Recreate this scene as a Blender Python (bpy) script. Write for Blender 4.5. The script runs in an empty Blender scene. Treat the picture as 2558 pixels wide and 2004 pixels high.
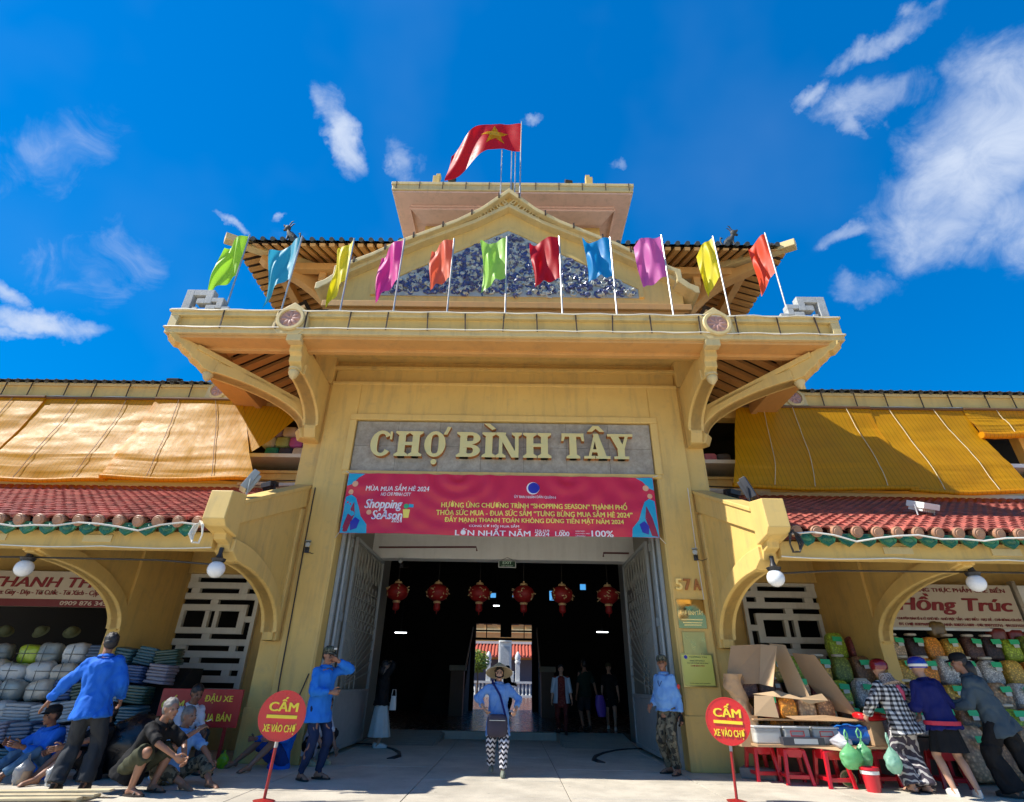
import bpy, bmesh, math, random
import numpy as np
from math import sin, cos, pi, radians as R_, sqrt, atan2
from mathutils import Vector as V, Matrix, noise
random.seed(7)
S = bpy.context.scene
COL = S.collection

# ------------------------------------------------------------------ camera, sky, sun, exposure
PITCH, ROLL, YAW = R_(28.058), R_(1.002), R_(-0.517)
cam = bpy.data.cameras.new('camera'); camo = bpy.data.objects.new('camera', cam); COL.objects.link(camo)
F = V((sin(YAW)*cos(PITCH), cos(YAW)*cos(PITCH), sin(PITCH))); Rt = V((cos(YAW), -sin(YAW), 0)); Up = Rt.cross(F)
r2 = Rt*cos(ROLL)+Up*sin(ROLL); u2 = Up*cos(ROLL)-Rt*sin(ROLL)
camo.matrix_world = Matrix(((r2.x, u2.x, -F.x, .274), (r2.y, u2.y, -F.y, -10.2), (r2.z, u2.z, -F.z, 1.2), (0, 0, 0, 1)))
cam.sensor_width = 36; cam.lens = 18.65; cam.clip_start = .05; cam.clip_end = 3000
S.camera = camo
SUN = V((-.643, -.1135, .757)).normalized()
sl = bpy.data.lights.new('sun', 'SUN'); sl.energy = 4.2; sl.angle = R_(.5); sl.color = (1, .95, .86)
so = bpy.data.objects.new('sun', sl); COL.objects.link(so); so.rotation_euler = SUN.to_track_quat('Z', 'Y').to_euler()
S.view_settings.view_transform = 'Standard'; S.view_settings.look = 'None'
S.view_settings.exposure = 0.92; S.view_settings.gamma = 1; S.view_settings.use_curve_mapping = False
S.render.engine = 'CYCLES'; S.cycles.use_denoising = True; S.cycles.max_bounces = 12; S.cycles.diffuse_bounces = 9
S.cycles.sample_clamp_indirect = 6

W = bpy.data.worlds.new('World'); S.world = W; W.use_nodes = True
def sky_nodes():
    nt = W.node_tree; N = nt.nodes; L = nt.links; N.clear()
    out = N.new('ShaderNodeOutputWorld'); bg = N.new('ShaderNodeBackground'); bg.inputs[1].default_value = .086
    sk = N.new('ShaderNodeTexSky'); sk.sky_type = 'NISHITA'; sk.sun_disc = False
    sk.sun_elevation = math.asin(SUN.z); sk.sun_rotation = atan2(SUN.x, SUN.y)
    sk.air_density = 1.0; sk.dust_density = .3; sk.ozone_density = 2.5
    gm = N.new('ShaderNodeHueSaturation'); gm.inputs['Saturation'].default_value = 1.62; gm.inputs['Hue'].default_value = .497; gm.inputs['Value'].default_value = 1.25
    L.new(sk.outputs[0], gm.inputs['Color'])
    fl = N.new('ShaderNodeMix'); fl.data_type = 'RGBA'; fl.inputs[0].default_value = .5; L.new(gm.outputs[0], fl.inputs[6]); fl.inputs[7].default_value = (.0, 1.1, 4.1, 1)
    tc = N.new('ShaderNodeTexCoord')
    def mth(op, a, b=None):
        m = N.new('ShaderNodeMath'); m.operation = op
        for i, q in enumerate((a, b)):
            if q is None: continue
            if isinstance(q, (int, float)): m.inputs[i].default_value = q
            else: L.new(q, m.inputs[i])
        return m.outputs[0]
    # clouds: soft ellipses in the sky dome broken up by turbulent noise (direction, tangent axis, half sizes in radians, weight)
    CL = CLOUDS
    wn = N.new('ShaderNodeTexNoise'); wn.inputs['Scale'].default_value = 9; wn.inputs['Detail'].default_value = 7; wn.inputs['Roughness'].default_value = .6; L.new(tc.outputs['Generated'], wn.inputs['Vector'])
    w1 = N.new('ShaderNodeVectorMath'); w1.operation = 'MULTIPLY_ADD'; L.new(wn.outputs['Color'], w1.inputs[0]); w1.inputs[1].default_value = (.12,)*3; w1.inputs[2].default_value = (-.06,)*3
    w2 = N.new('ShaderNodeVectorMath'); w2.operation = 'ADD'; L.new(w1.outputs[0], w2.inputs[0]); L.new(tc.outputs['Generated'], w2.inputs[1]); wv = w2.outputs[0]
    tot = None
    for d, tx, a, b, w in CL:
        c = V(d).normalized(); e1 = (V(tx) - c*V(tx).dot(c)).normalized(); e2 = c.cross(e1)
        M = Matrix((e1, e2, c)).transposed()
        mp = N.new('ShaderNodeMapping'); mp.vector_type = 'TEXTURE'
        mp.inputs['Location'].default_value = c; mp.inputs['Rotation'].default_value = M.to_euler(); mp.inputs['Scale'].default_value = (a*1.3, b*1.45, .6)
        L.new(wv, mp.inputs[0])
        ln = N.new('ShaderNodeVectorMath'); ln.operation = 'LENGTH'; L.new(mp.outputs[0], ln.inputs[0])
        mr = N.new('ShaderNodeMapRange'); mr.interpolation_type = 'SMOOTHSTEP'
        mr.inputs[1].default_value = 1.25; mr.inputs[2].default_value = .1; mr.inputs[3].default_value = 0; mr.inputs[4].default_value = w
        L.new(ln.outputs['Value'], mr.inputs[0])
        tot = mr.outputs[0] if tot is None else mth('MAXIMUM', tot, mr.outputs[0])
    n1 = N.new('ShaderNodeTexNoise'); n1.inputs['Scale'].default_value = 13; n1.inputs['Detail'].default_value = 9; n1.inputs['Roughness'].default_value = .62; n1.inputs['Distortion'].default_value = .9
    L.new(tc.outputs['Generated'], n1.inputs['Vector'])
    s = mth('ADD', tot, mth('MULTIPLY', mth('SUBTRACT', n1.outputs[0], .5), 1.3))
    s = mth('MULTIPLY', s, mth('MINIMUM', mth('MULTIPLY', tot, 4), 1))
    mr = N.new('ShaderNodeMapRange'); mr.interpolation_type = 'SMOOTHSTEP'
    mr.inputs[1].default_value = .06; mr.inputs[2].default_value = 1.3; mr.inputs[3].default_value = 0; mr.inputs[4].default_value = .93
    L.new(s, mr.inputs[0])
    # thin veil of faint high cloud
    n2 = N.new('ShaderNodeTexNoise'); n2.inputs['Scale'].default_value = 2.2; n2.inputs['Detail'].default_value = 4; L.new(tc.outputs['Generated'], n2.inputs['Vector'])
    vr = N.new('ShaderNodeMapRange'); vr.inputs[1].default_value = .52; vr.inputs[2].default_value = .8; vr.inputs[3].default_value = 0; vr.inputs[4].default_value = .06; L.new(n2.outputs[0], vr.inputs[0])
    mx = N.new('ShaderNodeMix'); mx.data_type = 'RGBA'
    L.new(mth('MAXIMUM', mr.outputs[0], vr.outputs[0]), mx.inputs[0]); L.new(fl.outputs[2], mx.inputs[6]); mx.inputs[7].default_value = (4.3, 4.9, 6.0, 1)
    L.new(mx.outputs[2], bg.inputs[0]); L.new(bg.outputs[0], out.inputs[0])
CLOUDS = [((0.624,0.467,0.627),(0.54,-0.94,0.15),0.133,0.080,1.0),
 ((0.594,0.551,0.587),(0.78,-0.69,-0.16),0.077,0.053,0.8),
 ((0.620,0.401,0.674),(0.12,-0.92,0.43),0.055,0.060,0.8),
 ((0.674,0.505,0.540),(0.66,-0.42,-0.43),0.063,0.058,0.7),
 ((0.488,0.403,0.774),(0.77,-0.71,-0.12),0.061,0.017,0.78),
 ((0.498,0.459,0.735),(0.90,-0.53,-0.29),0.070,0.025,0.75),
 ((0.431,0.474,0.768),(0.93,-0.85,-0.01),0.026,0.015,0.7),
 ((0.489,0.484,0.725),(0.02,-1.00,0.65),0.023,0.014,0.6),
 ((0.504,0.602,0.619),(1.00,-0.72,-0.13),0.040,0.015,0.55),
 ((0.530,0.643,0.552),(1.01,-0.59,-0.30),0.047,0.019,0.45),
 ((-0.287,0.551,0.783),(0.32,1.16,-0.71),0.057,0.023,0.95),
 ((-0.195,0.595,0.780),(1.05,1.26,-0.72),0.045,0.023,0.8),
 ((-0.462,0.607,0.646),(1.09,0.99,-0.17),0.021,0.008,0.75),
 ((-0.391,0.632,0.669),(1.40,-0.04,0.84),0.015,0.007,0.55),
 ((0.022,0.565,0.825),(1.55,-0.38,0.20),0.019,0.010,0.6),
 ((0.172,0.604,0.778),(1.49,-0.52,0.06),0.017,0.009,0.5),
 ((-0.677,0.598,0.429),(0.71,0.59,0.29),0.068,0.017,0.9),
 ((-0.689,0.562,0.457),(0.61,0.91,-0.21),0.030,0.015,0.8),
 ((-0.699,0.592,0.402),(0.66,0.52,0.37),0.038,0.010,0.6),
 ((-0.598,0.594,0.538),(0.95,0.24,0.78),0.093,0.056,0.35),
 ((-0.625,0.475,0.620),(0.94,-0.11,1.02),0.110,0.050,0.33),
 ((-0.397,0.678,0.619),(1.35,0.41,0.40),0.075,0.053,0.3)]
sky_nodes()

# ------------------------------------------------------------------ materials
MATS = {}
def mat(name, col, rough=.6, metal=0, spec=.5, var=.0, vs=3, bump=0, bs=40, trans=0, stain=0, coat=0, pat=None, sub=0, streak=0, emit=0, nz=6):
    if name in MATS: return MATS[name]
    m = bpy.data.materials.new(name); MATS[name] = m; m.use_nodes = True
    nt = m.node_tree; N = nt.nodes; L = nt.links; b = N['Principled BSDF']; outn = N['Material Output']
    b.inputs['Roughness'].default_value = rough; b.inputs['Metallic'].default_value = metal; b.inputs['Specular IOR Level'].default_value = spec
    if coat: b.inputs['Coat Weight'].default_value = coat; b.inputs['Coat Roughness'].default_value = .12
    if sub: b.inputs['Subsurface Weight'].default_value = sub; b.inputs['Subsurface Radius'].default_value = (.02, .008, .004); b.inputs['Subsurface Scale'].default_value = .5
    c = None
    tc = N.new('ShaderNodeTexCoord'); geo = N.new('ShaderNodeNewGeometry')
    if pat: c = pat(N, L, tc, geo)
    def mixc(fac, A, B, mode='MIX'):
        x = N.new('ShaderNodeMix'); x.data_type = 'RGBA'; x.blend_type = mode
        for i, q in ((0, fac), (6, A), (7, B)):
            if isinstance(q, (int, float)): x.inputs[i].default_value = q
            elif isinstance(q, tuple): x.inputs[i].default_value = (*q[:3], 1)
            else: L.new(q, x.inputs[i])
        return x.outputs[2]
    def noi(scale, det=4, vec=None, rgh=.6):
        n = N.new('ShaderNodeTexNoise'); n.inputs['Scale'].default_value = scale; n.inputs['Detail'].default_value = det; n.inputs['Roughness'].default_value = rgh
        L.new(vec if vec else geo.outputs['Position'], n.inputs['Vector']); return n.outputs[0]
    def ramp(x, a, bb, lo=0, hi=1):
        r = N.new('ShaderNodeMapRange'); r.inputs[1].default_value = a; r.inputs[2].default_value = bb; r.inputs[3].default_value = lo; r.inputs[4].default_value = hi
        L.new(x, r.inputs[0]); return r.outputs[0]
    if c is None: c = col
    if var:
        k = mixc(ramp(noi(vs), .3, .7), (1-var,)*3, (1+var*.6,)*3)
        c = mixc(1, c, k, 'MULTIPLY')
        oi = N.new('ShaderNodeObjectInfo')
        c = mixc(1, c, mixc(oi.outputs['Random'], (1-var*.5,)*3, (1+var*.5,)*3), 'MULTIPLY')
    if stain:
        mp = N.new('ShaderNodeMapping'); mp.inputs['Scale'].default_value = (3.0, 3.0, .35); L.new(geo.outputs['Position'], mp.inputs[0])
        d = ramp(noi(1.4, 6, mp.outputs[0], .7), .50, .76, 0, stain)
        c = mixc(d, c, (.16, .13, .09))
        d2 = ramp(noi(5, 8), .55, .74, 0, stain*.6); c = mixc(d2, c, (.25, .21, .14))
    if isinstance(c, tuple): b.inputs['Base Color'].default_value = (*c[:3], 1)
    else: L.new(c, b.inputs['Base Color'])
    if bump:
        bp = N.new('ShaderNodeBump'); bp.inputs['Strength'].default_value = bump; bp.inputs['Distance'].default_value = .02
        L.new(noi(bs, nz), bp.inputs['Height']); L.new(bp.outputs[0], b.inputs['Normal'])
    if rough < .9:
        L.new(ramp(noi(6), .3, .7, max(.02, rough-.08), min(1, rough+.1)), b.inputs['Roughness'])
    if trans:
        t = N.new('ShaderNodeBsdfTranslucent'); ms = N.new('ShaderNodeMixShader'); ms.inputs[0].default_value = trans
        if isinstance(c, tuple): t.inputs[0].default_value = (*c[:3], 1)
        else: L.new(c, t.inputs[0])
        L.new(b.outputs[0], ms.inputs[1]); L.new(t.outputs[0], ms.inputs[2]); L.new(ms.outputs[0], outn.inputs[0])
    if emit: b.inputs['Emission Color'].default_value = (*col, 1); b.inputs['Emission Strength'].default_value = emit
    return m
def glassy(name, col, alpha=.5, rough=.25):
    m = mat(name, col, rough)
    m.node_tree.nodes['Principled BSDF'].inputs['Alpha'].default_value = alpha; return m

# ------------------------------------------------------------------ mesh helpers
class MB:
    def __init__(s): s.v = []; s.f = []; s.m = []
    def add(s, vs, fs, mi=0):
        o = len(s.v); s.v += [tuple(p) for p in vs]; s.f += [tuple(i+o for i in f) for f in fs]; s.m += [mi]*len(fs); return s
    def box(s, x0, y0, z0, x1, y1, z1, mi=0):
        if x0 > x1: x0, x1 = x1, x0
        if y0 > y1: y0, y1 = y1, y0
        if z0 > z1: z0, z1 = z1, z0
        return s.add([(x0,y0,z0),(x1,y0,z0),(x1,y1,z0),(x0,y1,z0),(x0,y0,z1),(x1,y0,z1),(x1,y1,z1),(x0,y1,z1)],
              [(0,3,2,1),(4,5,6,7),(0,1,5,4),(1,2,6,5),(2,3,7,6),(3,0,4,7)], mi)
    def bar(s, a, b, w, h, up=(0,0,1), mi=0):
        a = V(a); b = V(b); d = (b-a).normalized(); x = d.cross(V(up)); x = (V((1,0,0)) if x.length < 1e-4 else x).normalized(); u = x.cross(d)
        vs = [p + x*sx*w/2 + u*su*h/2 for p in (a, b) for sx, su in ((-1,-1),(1,-1),(1,1),(-1,1))]
        return s.add(vs, [(0,1,2,3),(7,6,5,4),(0,4,5,1),(1,5,6,2),(2,6,7,3),(3,7,4,0)], mi)
    def prism(s, pts, ax, a, b, mi=0):
        n = len(pts); P = {'x': lambda p, t: (t, p[0], p[1]), 'y': lambda p, t: (p[0], t, p[1]), 'z': lambda p, t: (p[0], p[1], t)}[ax]
        vs = [P(p, a) for p in pts] + [P(p, b) for p in pts]
        return s.add(vs, [tuple(range(n))[::-1], tuple(range(n, 2*n))] + [(i, (i+1) % n, n+(i+1) % n, n+i) for i in range(n)], mi)
    def loft(s, rings, cap=True, closed=True, mi=0):
        n = len(rings[0]); vs = [p for r in rings for p in r]; fs = []
        for k in range(len(rings)-1):
            for i in range(n if closed else n-1):
                j = (i+1) % n; fs.append((k*n+i, k*n+j, (k+1)*n+j, (k+1)*n+i))
        if cap and closed: fs += [tuple(range(n))[::-1], tuple((len(rings)-1)*n+i for i in range(n))]
        return s.add(vs, fs, mi)
    def tube(s, pts, r, n=8, mi=0, cap=True):
        pts = [V(p) for p in pts]; m = len(pts); rr = r if isinstance(r, (list, tuple)) else [r]*m
        t0 = (pts[1]-pts[0]).normalized(); x = t0.orthogonal().normalized(); rings = []
        for i in range(m):
            t = (pts[min(i+1, m-1)]-pts[max(i-1, 0)]).normalized(); x = (x - t*x.dot(t)).normalized(); y = t.cross(x)
            rings.append([pts[i] + (x*cos(2*pi*k/n) + y*sin(2*pi*k/n))*rr[i] for k in range(n)])
        return s.loft(rings, cap, mi=mi)
    def ell(s, c, r, M=None, nu=14, nv=9, mi=0):
        c = V(c); r = (r, r, r) if isinstance(r, (int, float)) else r; rings = []
        for j in range(nv+1):
            ph = -pi/2 + pi*j/nv; q = max(cos(ph), .002)
            ring = [V((r[0]*q*cos(2*pi*i/nu), r[1]*q*sin(2*pi*i/nu), r[2]*sin(ph))) for i in range(nu)]
            rings.append([(M @ p if M else p) + c for p in ring])
        return s.loft(rings, True, mi=mi)
    def lathe(s, prof, c=(0,0,0), n=16, M=None, mi=0, cap=True):
        c = V(c); rings = []
        for r, z in prof:
            ring = [V((r*cos(2*pi*i/n), r*sin(2*pi*i/n), z)) for i in range(n)]
            rings.append([(M @ p if M else p) + c for p in ring])
        return s.loft(rings, cap, mi=mi)
    def grid(s, fn, nu, nv, mi=0):
        vs = [fn(i/nu, j/nv) for j in range(nv+1) for i in range(nu+1)]
        return s.add(vs, [(j*(nu+1)+i, j*(nu+1)+i+1, (j+1)*(nu+1)+i+1, (j+1)*(nu+1)+i) for j in range(nv) for i in range(nu)], mi)
    def mirror(s, sg):
        if sg < 0: s.v = [(-p[0], p[1], p[2]) for p in s.v]; s.f = [f[::-1] for f in s.f]
        return s
    def mesh(s, name, m=None, smooth=None, recalc=True):
        me = bpy.data.meshes.new(name); me.from_pydata(s.v, [], s.f)
        for q in (m if isinstance(m, (list, tuple)) else [m]):
            if q: me.materials.append(q)
        if max(s.m or [0]) > 0: me.polygons.foreach_set('material_index', s.m)
        if recalc:
            bm = bmesh.new(); bm.from_mesh(me); bmesh.ops.recalc_face_normals(bm, faces=bm.faces[:]); bm.to_mesh(me); bm.free()
        if smooth is not None:
            me.polygons.foreach_set('use_smooth', [True]*len(me.polygons))
            if smooth < 180: me.set_sharp_from_angle(angle=R_(smooth))
        me.update(); return me
    def build(s, name, m, parent=None, smooth=None, bev=0, thick=0, **k):
        o = link(name, s.mesh(name, m, smooth), parent, **k)
        if thick: md = o.modifiers.new('solid', 'SOLIDIFY'); md.thickness = thick; md.offset = 0
        if bev: md = o.modifiers.new('bevel', 'BEVEL'); md.width = bev; md.segments = 2; md.limit_method = 'ANGLE'; md.angle_limit = R_(35)
        return o
def tag(o, label=None, cat=None, group=None, kind=None):
    for k, q in (('label', label), ('category', cat), ('group', group), ('kind', kind)):
        if q: o[k] = q
    return o
def link(name, data, parent=None, loc=None, rot=None, scale=None, **k):
    o = bpy.data.objects.new(name, data); COL.objects.link(o)
    if parent: o.parent = parent
    if loc is not None: o.location = loc
    if rot is not None: o.rotation_euler = rot
    if scale is not None: o.scale = scale if isinstance(scale, (tuple, list)) else (scale,)*3
    return tag(o, **k)
def thing(name, label, cat, loc=(0,0,0), rz=0, group=None):
    return link(name, None, None, loc, (0,0,rz), label=label, cat=cat, group=group)
def copy_tree(o, parent=None):
    c = o.copy(); COL.objects.link(c)
    if parent: c.parent = parent
    for ch in list(o.children): copy_tree(ch, c)
    return c
def text(body, w=None, h=None, bold=0, ext=.004, shear=0, space=1):
    """lettering standing in the XZ plane, facing -Y, centred; scaled to width w or to height h"""
    c = bpy.data.curves.new('lettering', 'FONT'); c.body = body; c.extrude = .02; c.shear = shear; c.space_character = space; c.resolution_u = 3
    o = bpy.data.objects.new('lettering', c); me = bpy.data.meshes.new_from_object(o); bpy.data.objects.remove(o); bpy.data.curves.remove(c)
    if bold:   # heavier weight: the same glyphs laid a hair apart sideways, each a fraction of a millimetre deeper
        bm = bmesh.new()
        for k, (dx, dz) in enumerate(((0, 0), (-bold*.7, bold*.2), (bold*.7, -bold*.2), (-bold*.35, -bold*.25), (bold*.35, bold*.25))):
            m2 = me.copy(); m2.transform(Matrix.Translation((dx, dz, -.0022*k))); bm.from_mesh(m2); bpy.data.meshes.remove(m2)
        bm.to_mesh(me); bm.free()
    n = len(me.vertices); a = np.empty(n*3); me.vertices.foreach_get('co', a); a = a.reshape(-1, 3)
    lo, hi = a.min(0), a.max(0); a -= (lo+hi)/2; sz = hi-lo
    sx = sz2 = None
    if w: sx = w/sz[0]
    if h: sz2 = h/sz[1]
    sx = sx or sz2; sz2 = sz2 or sx
    b = np.stack([a[:, 0]*sx, -a[:, 2]/.02*ext, a[:, 1]*sz2], 1)
    me.vertices.foreach_set('co', b.ravel()); me.update(); return me
def put_text(body, m, parent, loc, w=None, h=None, name='lettering', rot=None, **k):
    me = text(body, w, h, **k); me.materials.clear(); me.materials.append(m); return link(name, me, parent, loc, rot)
# ------------------------------------------------------------------ palette
def M_(): pass
paint = mat('ochre_paint', (.68, .46, .135), .62, var=.08, vs=1.3, bump=.12, bs=55, stain=.42)
paint2 = mat('ochre_paint_clean', (.69, .475, .15), .6, var=.06, vs=2, bump=.08, bs=60, stain=.3)
pale = mat('pale_ochre_trim', (.64, .50, .23), .6, var=.06, vs=2, bump=.1, bs=50, stain=.35)
pinkm = mat('pink_plaster', (.70, .46, .36), .7, var=.06, vs=1.5, bump=.1, stain=.25)
orangep = mat('orange_bounce_plaster', (.62, .33, .10), .65, var=.07, vs=2, bump=.1, stain=.25)  # orange plaster; on soffits and rafters it paints in the warm bounced light
white = mat('white_paint', (.74, .74, .68), .55, var=.05, bump=.06, stain=.15)
lattice_m = mat('pale_grey_paint', (.72, .73, .66), .55, var=.05, bump=.08, stain=.25)
grey_con = mat('grey_cement', (.42, .43, .42), .8, var=.15, vs=8, bump=.3, stain=.3)
black_m = mat('black_metal', (.02, .02, .022), .45)
dark_in = mat('interior_shade_black', (.012, .011, .010), .9)  # near-black colour stands in for deep shade inside hall, shops and openings
steel = mat('grey_enamel_steel', (.33, .36, .35), .4, spec=.5, var=.08, vs=9, bump=.05, stain=.2)
greyleaf = mat('weathered_iron', (.30, .30, .25), .5, var=.12, vs=12)
redpaint = mat('red_sign_paint', (.62, .012, .014), .3, coat=.4, stain=.1)
yellowp = mat('yellow_sign_paint', (.85, .66, .04), .4)
rednose = mat('dark_red_paint', (.30, .012, .012), .4, stain=.15)
brass = mat('polished_brass', (.90, .70, .26), .36, metal=.35)
letter_side = mat('rusty_letter_edge', (.42, .16, .04), .6)
cable_w = mat('white_cable', (.66, .64, .56), .5)
cable_k = mat('dark_cable', (.035, .03, .025), .6)
strap_m = mat('rusty_strap', (.06, .035, .02), .7)
tile_dk = mat('dark_green_glazed_tile', (.05, .055, .05), .3, var=.3, vs=6, coat=.3)
rose = mat('pink_rosette', (.46, .26, .21), .6, bump=.2)
def slabpat(N, L, tc, geo):
    n = N.new('ShaderNodeTexNoise'); n.inputs['Scale'].default_value = 9; n.inputs['Detail'].default_value = 8; n.inputs['Roughness'].default_value = .75
    L.new(geo.outputs['Position'], n.inputs['Vector'])
    r = N.new('ShaderNodeValToRGB'); r.color_ramp.elements[0].position = .3; r.color_ramp.elements[0].color = (.25, .22, .17, 1)
    r.color_ramp.elements[1].position = .72; r.color_ramp.elements[1].color = (.46, .42, .34, 1); L.new(n.outputs[0], r.inputs[0]); return r.outputs[0]
slate = mat('mottled_grey_stone', (0, 0, 0), .65, pat=slabpat, var=.12, vs=2, bump=.06)

# ------------------------------------------------------------------ ground and paving
def pavepat(N, L, tc, geo):
    n = N.new('ShaderNodeTexNoise'); n.inputs['Scale'].default_value = 60; n.inputs['Detail'].default_value = 6; L.new(geo.outputs['Position'], n.inputs['Vector'])
    m = N.new('ShaderNodeTexNoise'); m.inputs['Scale'].default_value = 1.3; m.inputs['Detail'].default_value = 7; m.inputs['Roughness'].default_value = .7; L.new(geo.outputs['Position'], m.inputs['Vector'])
    r = N.new('ShaderNodeValToRGB'); r.color_ramp.elements[0].position = .25; r.color_ramp.elements[0].color = (.46, .415, .33, 1)
    r.color_ramp.elements[1].position = .75; r.color_ramp.elements[1].color = (.66, .60, .49, 1); L.new(n.outputs[0], r.inputs[0])
    q = N.new('ShaderNodeMapRange'); q.inputs[1].default_value = .32; q.inputs[2].default_value = .6; q.inputs[3].default_value = .72; q.inputs[4].default_value = 1.05; L.new(m.outputs[0], q.inputs[0])
    sp = N.new('ShaderNodeTexVoronoi'); sp.inputs['Scale'].default_value = 3.1; L.new(geo.outputs['Position'], sp.inputs['Vector']); sr = N.new('ShaderNodeMapRange'); sr.inputs[1].default_value = .045; sr.inputs[2].default_value = .075; sr.inputs[3].default_value = .55; sr.inputs[4].default_value = 1; L.new(sp.outputs['Distance'], sr.inputs[0]); qm = N.new('ShaderNodeMath'); qm.operation = 'MULTIPLY'; L.new(q.outputs[0], qm.inputs[0]); L.new(sr.outputs[0], qm.inputs[1])
    x = N.new('ShaderNodeMix'); x.data_type = 'RGBA'; x.blend_type = 'MULTIPLY'; x.inputs[0].default_value = 1; L.new(r.outputs[0], x.inputs[6]); L.new(qm.outputs[0], x.inputs[7]); return x.outputs[2]
granite = mat('pale_granite', (0, 0, 0), .55, pat=pavepat, var=.05, vs=.7, bump=.05, bs=90)
joint = mat('dark_joint', (.10, .095, .08), .9)
asphalt = mat('asphalt', (.05, .05, .05), .9, var=.15, bump=.3)
kerbst = mat('pale_kerb_stone', (.50, .46, .37), .8, var=.12, vs=5, bump=.4, bs=30, stain=.3)
g = MB().grid(lambda u, v: (-600+1200*u, -600+1200*v, -.16), 1, 1).build('ground', mat('bounce_plaza', (.52, .46, .35), .85, var=.12, vs=.4, bump=.2), kind='structure')  # unseen plaza, made this pale to bounce warm light onto the facade
pv = MB().box(-30, -3.6, -.15, 30, 5.6, -.012).build('pavement', joint, kind='structure')
k = 0
xs = [-30, -20, -14.1, -11.4, -8.7, -6.55, -4.35, -2.9, -.98, .98, 2.9, 4.6, 7.4, 10.2, 13, 20, 30]
for i in range(len(xs)-1):
    for y0, y1 in ((-3.6, -2.35), (-2.35, -1.12), (-1.12, .1), (.1, 1.6), (1.6, 3.2), (3.2, 5.6)):
        a = .006; MB().box(xs[i]+a, y0+a, -.1, xs[i+1]-a, y1-a, random.uniform(-.0015, .0015)).build('paving_slab', granite, pv, bev=.004)
# stone kerb along the street edge, left of the gate
kb = MB().box(-30, -3.95, -.155, 30, -3.6, -.14).build('kerb', kerbst, kind='structure')
x = -16
while x < 16:
    w = random.uniform(.9, 1.15); MB().box(x+.006, -3.93, -.14, x+w-.006, -3.605, random.uniform(-.004, .006)).build('kerb_stone', kerbst, kb, bev=.02); x += w

# ------------------------------------------------------------------ gatehouse
G = thing('gatehouse', 'tall ochre market gatehouse with a wide canopy, gable and stacked tiled roofs', 'gatehouse', (0, 1, 0))
G.location = (0, 0, 0)
def part(mb, name, m, parent=None, **k):
    return mb.build(name, m, parent or G, **k)
def arch(cy, cz, ry, rz, n=14, t0=0, t1=pi/2):  # points of a quarter arch, crown first
    return [(cy+ry*sin(t0+(t1-t0)*i/n), cz+rz*cos(t0+(t1-t0)*i/n)) for i in range(n+1)]
for s in (-1, 1):
    part(MB().box(3.2, .96, .0, 3.24, 5.18, 4.9).mirror(s), 'passage_shade_sheet', mat('passage_shade_grey', (.26, .25, .21), .8))  # added sheet hiding the ochre wall; its grey stands in for passage shade
    pil = part(MB().prism([(3.14, .9), (3.14, .02), (3.17, 0), (3.80, 0), (3.82, .08), (4.2, .08), (4.2, 5.2), (3.25, 5.2), (3.25, .9)], 'z', 0, 7.06).mirror(s), 'pillar', paint, bev=.012)
    MB().prism([(3.12, .8), (3.12, -.02), (3.84, -.02), (3.84, .06), (4.23, .06), (4.23, .8)], 'z', 0, .78).mirror(s).build('plinth', paint, pil, bev=.012)
    MB().prism([(3.14+.03, -.012), (3.21, -.012), (3.21, 0.02), (3.17, .02)], 'z', .8, 4.9).mirror(s).build('edge_moulding', paint2, pil)
# wall above the opening with a recessed panel
wl = MB(); wl.box(-3.138, .0, 6.24, 3.138, .6, 7.058); wl.box(-3.138, .1, 4.95, 3.138, .6, 6.24)
part(wl, 'front_wall', paint, bev=.01)
fr = MB(); fr.box(-3.27, -.035, 6.13, 3.27, .05, 6.27); fr.box(-3.24, -.03, 4.9, 3.24, .05, 4.985)
for s in (-1, 1): fr.box(s*3.27, -.032, 4.985, s*3.12, .05, 6.13)
part(fr, 'panel_frame', paint2, bev=.015)
fb = MB(); fb.box(-3.80, -.02, 7.0, 3.80, .03, 7.07); part(fb, 'wall_moulding', paint2, bev=.01)
slab = part(MB().box(-3.118, .06, 4.99, 3.118, .098, 6.125), 'stone_panel', joint)
for i in range(7):
    for j in range(2):
        x0 = -3.112+i*6.224/7; z0 = 4.995+j*.563
        MB().box(x0+.003, .045, z0+.003, x0+6.224/7-.003, .09, z0+.56).build('stone_slab', slate, slab)
# recess between wall and soffit
part(MB().box(-3.8, .12, 7.06, 3.8, .5, 7.44).box(-3.9, .02, 7.42, 3.9, .5, 7.5).box(-3.95, .2, 7.5, 3.95, .5, 7.9), 'upper_wall_band', paint, bev=.01)
for s in (-1, 1): part(MB().box(s*3.82, .0, 7.05, s*4.3, .55, 7.8), 'corner_block', paint, bev=.01)
# canopy: fascia, rails, panels, soffit
WC, YF = 6.52, -1.81
can = part(MB().box(-WC+.06, YF+.07, 7.12, WC-.06, YF+.2, 7.52), 'canopy_fascia', paint2)
rl = MB(); rl.box(-WC, YF-.02, 7.48, WC, YF+.25, 7.58); rl.box(-WC-.04, YF-.05, 7.56, WC+.04, YF+.3, 7.61); rl.box(-WC, YF-.03, 7.055, WC, YF+.2, 7.2); rl.box(-WC-.03, YF-.06, 7.16, WC+.03, YF+.1, 7.2)
for s in (-1, 1): rl.box(s*(WC), YF-.015, 7.2, s*(WC-.17), YF+.2, 7.48); rl.box(s*WC, YF+.2, 7.05, s*(WC-.2), 1.35, 7.6); rl.box(s*(WC+.03), YF-.02, 7.56, s*(WC-.2), 1.4, 7.61)
rl.build('fascia_rail', pale, can, bev=.012)
sf = MB(); sf.box(-WC+.05, YF+.04, 6.99, WC-.05, -1.36, 7.054); sf.box(-WC+.6, -1.42, 6.93, WC-.6, -1.3, 7.72)
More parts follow.
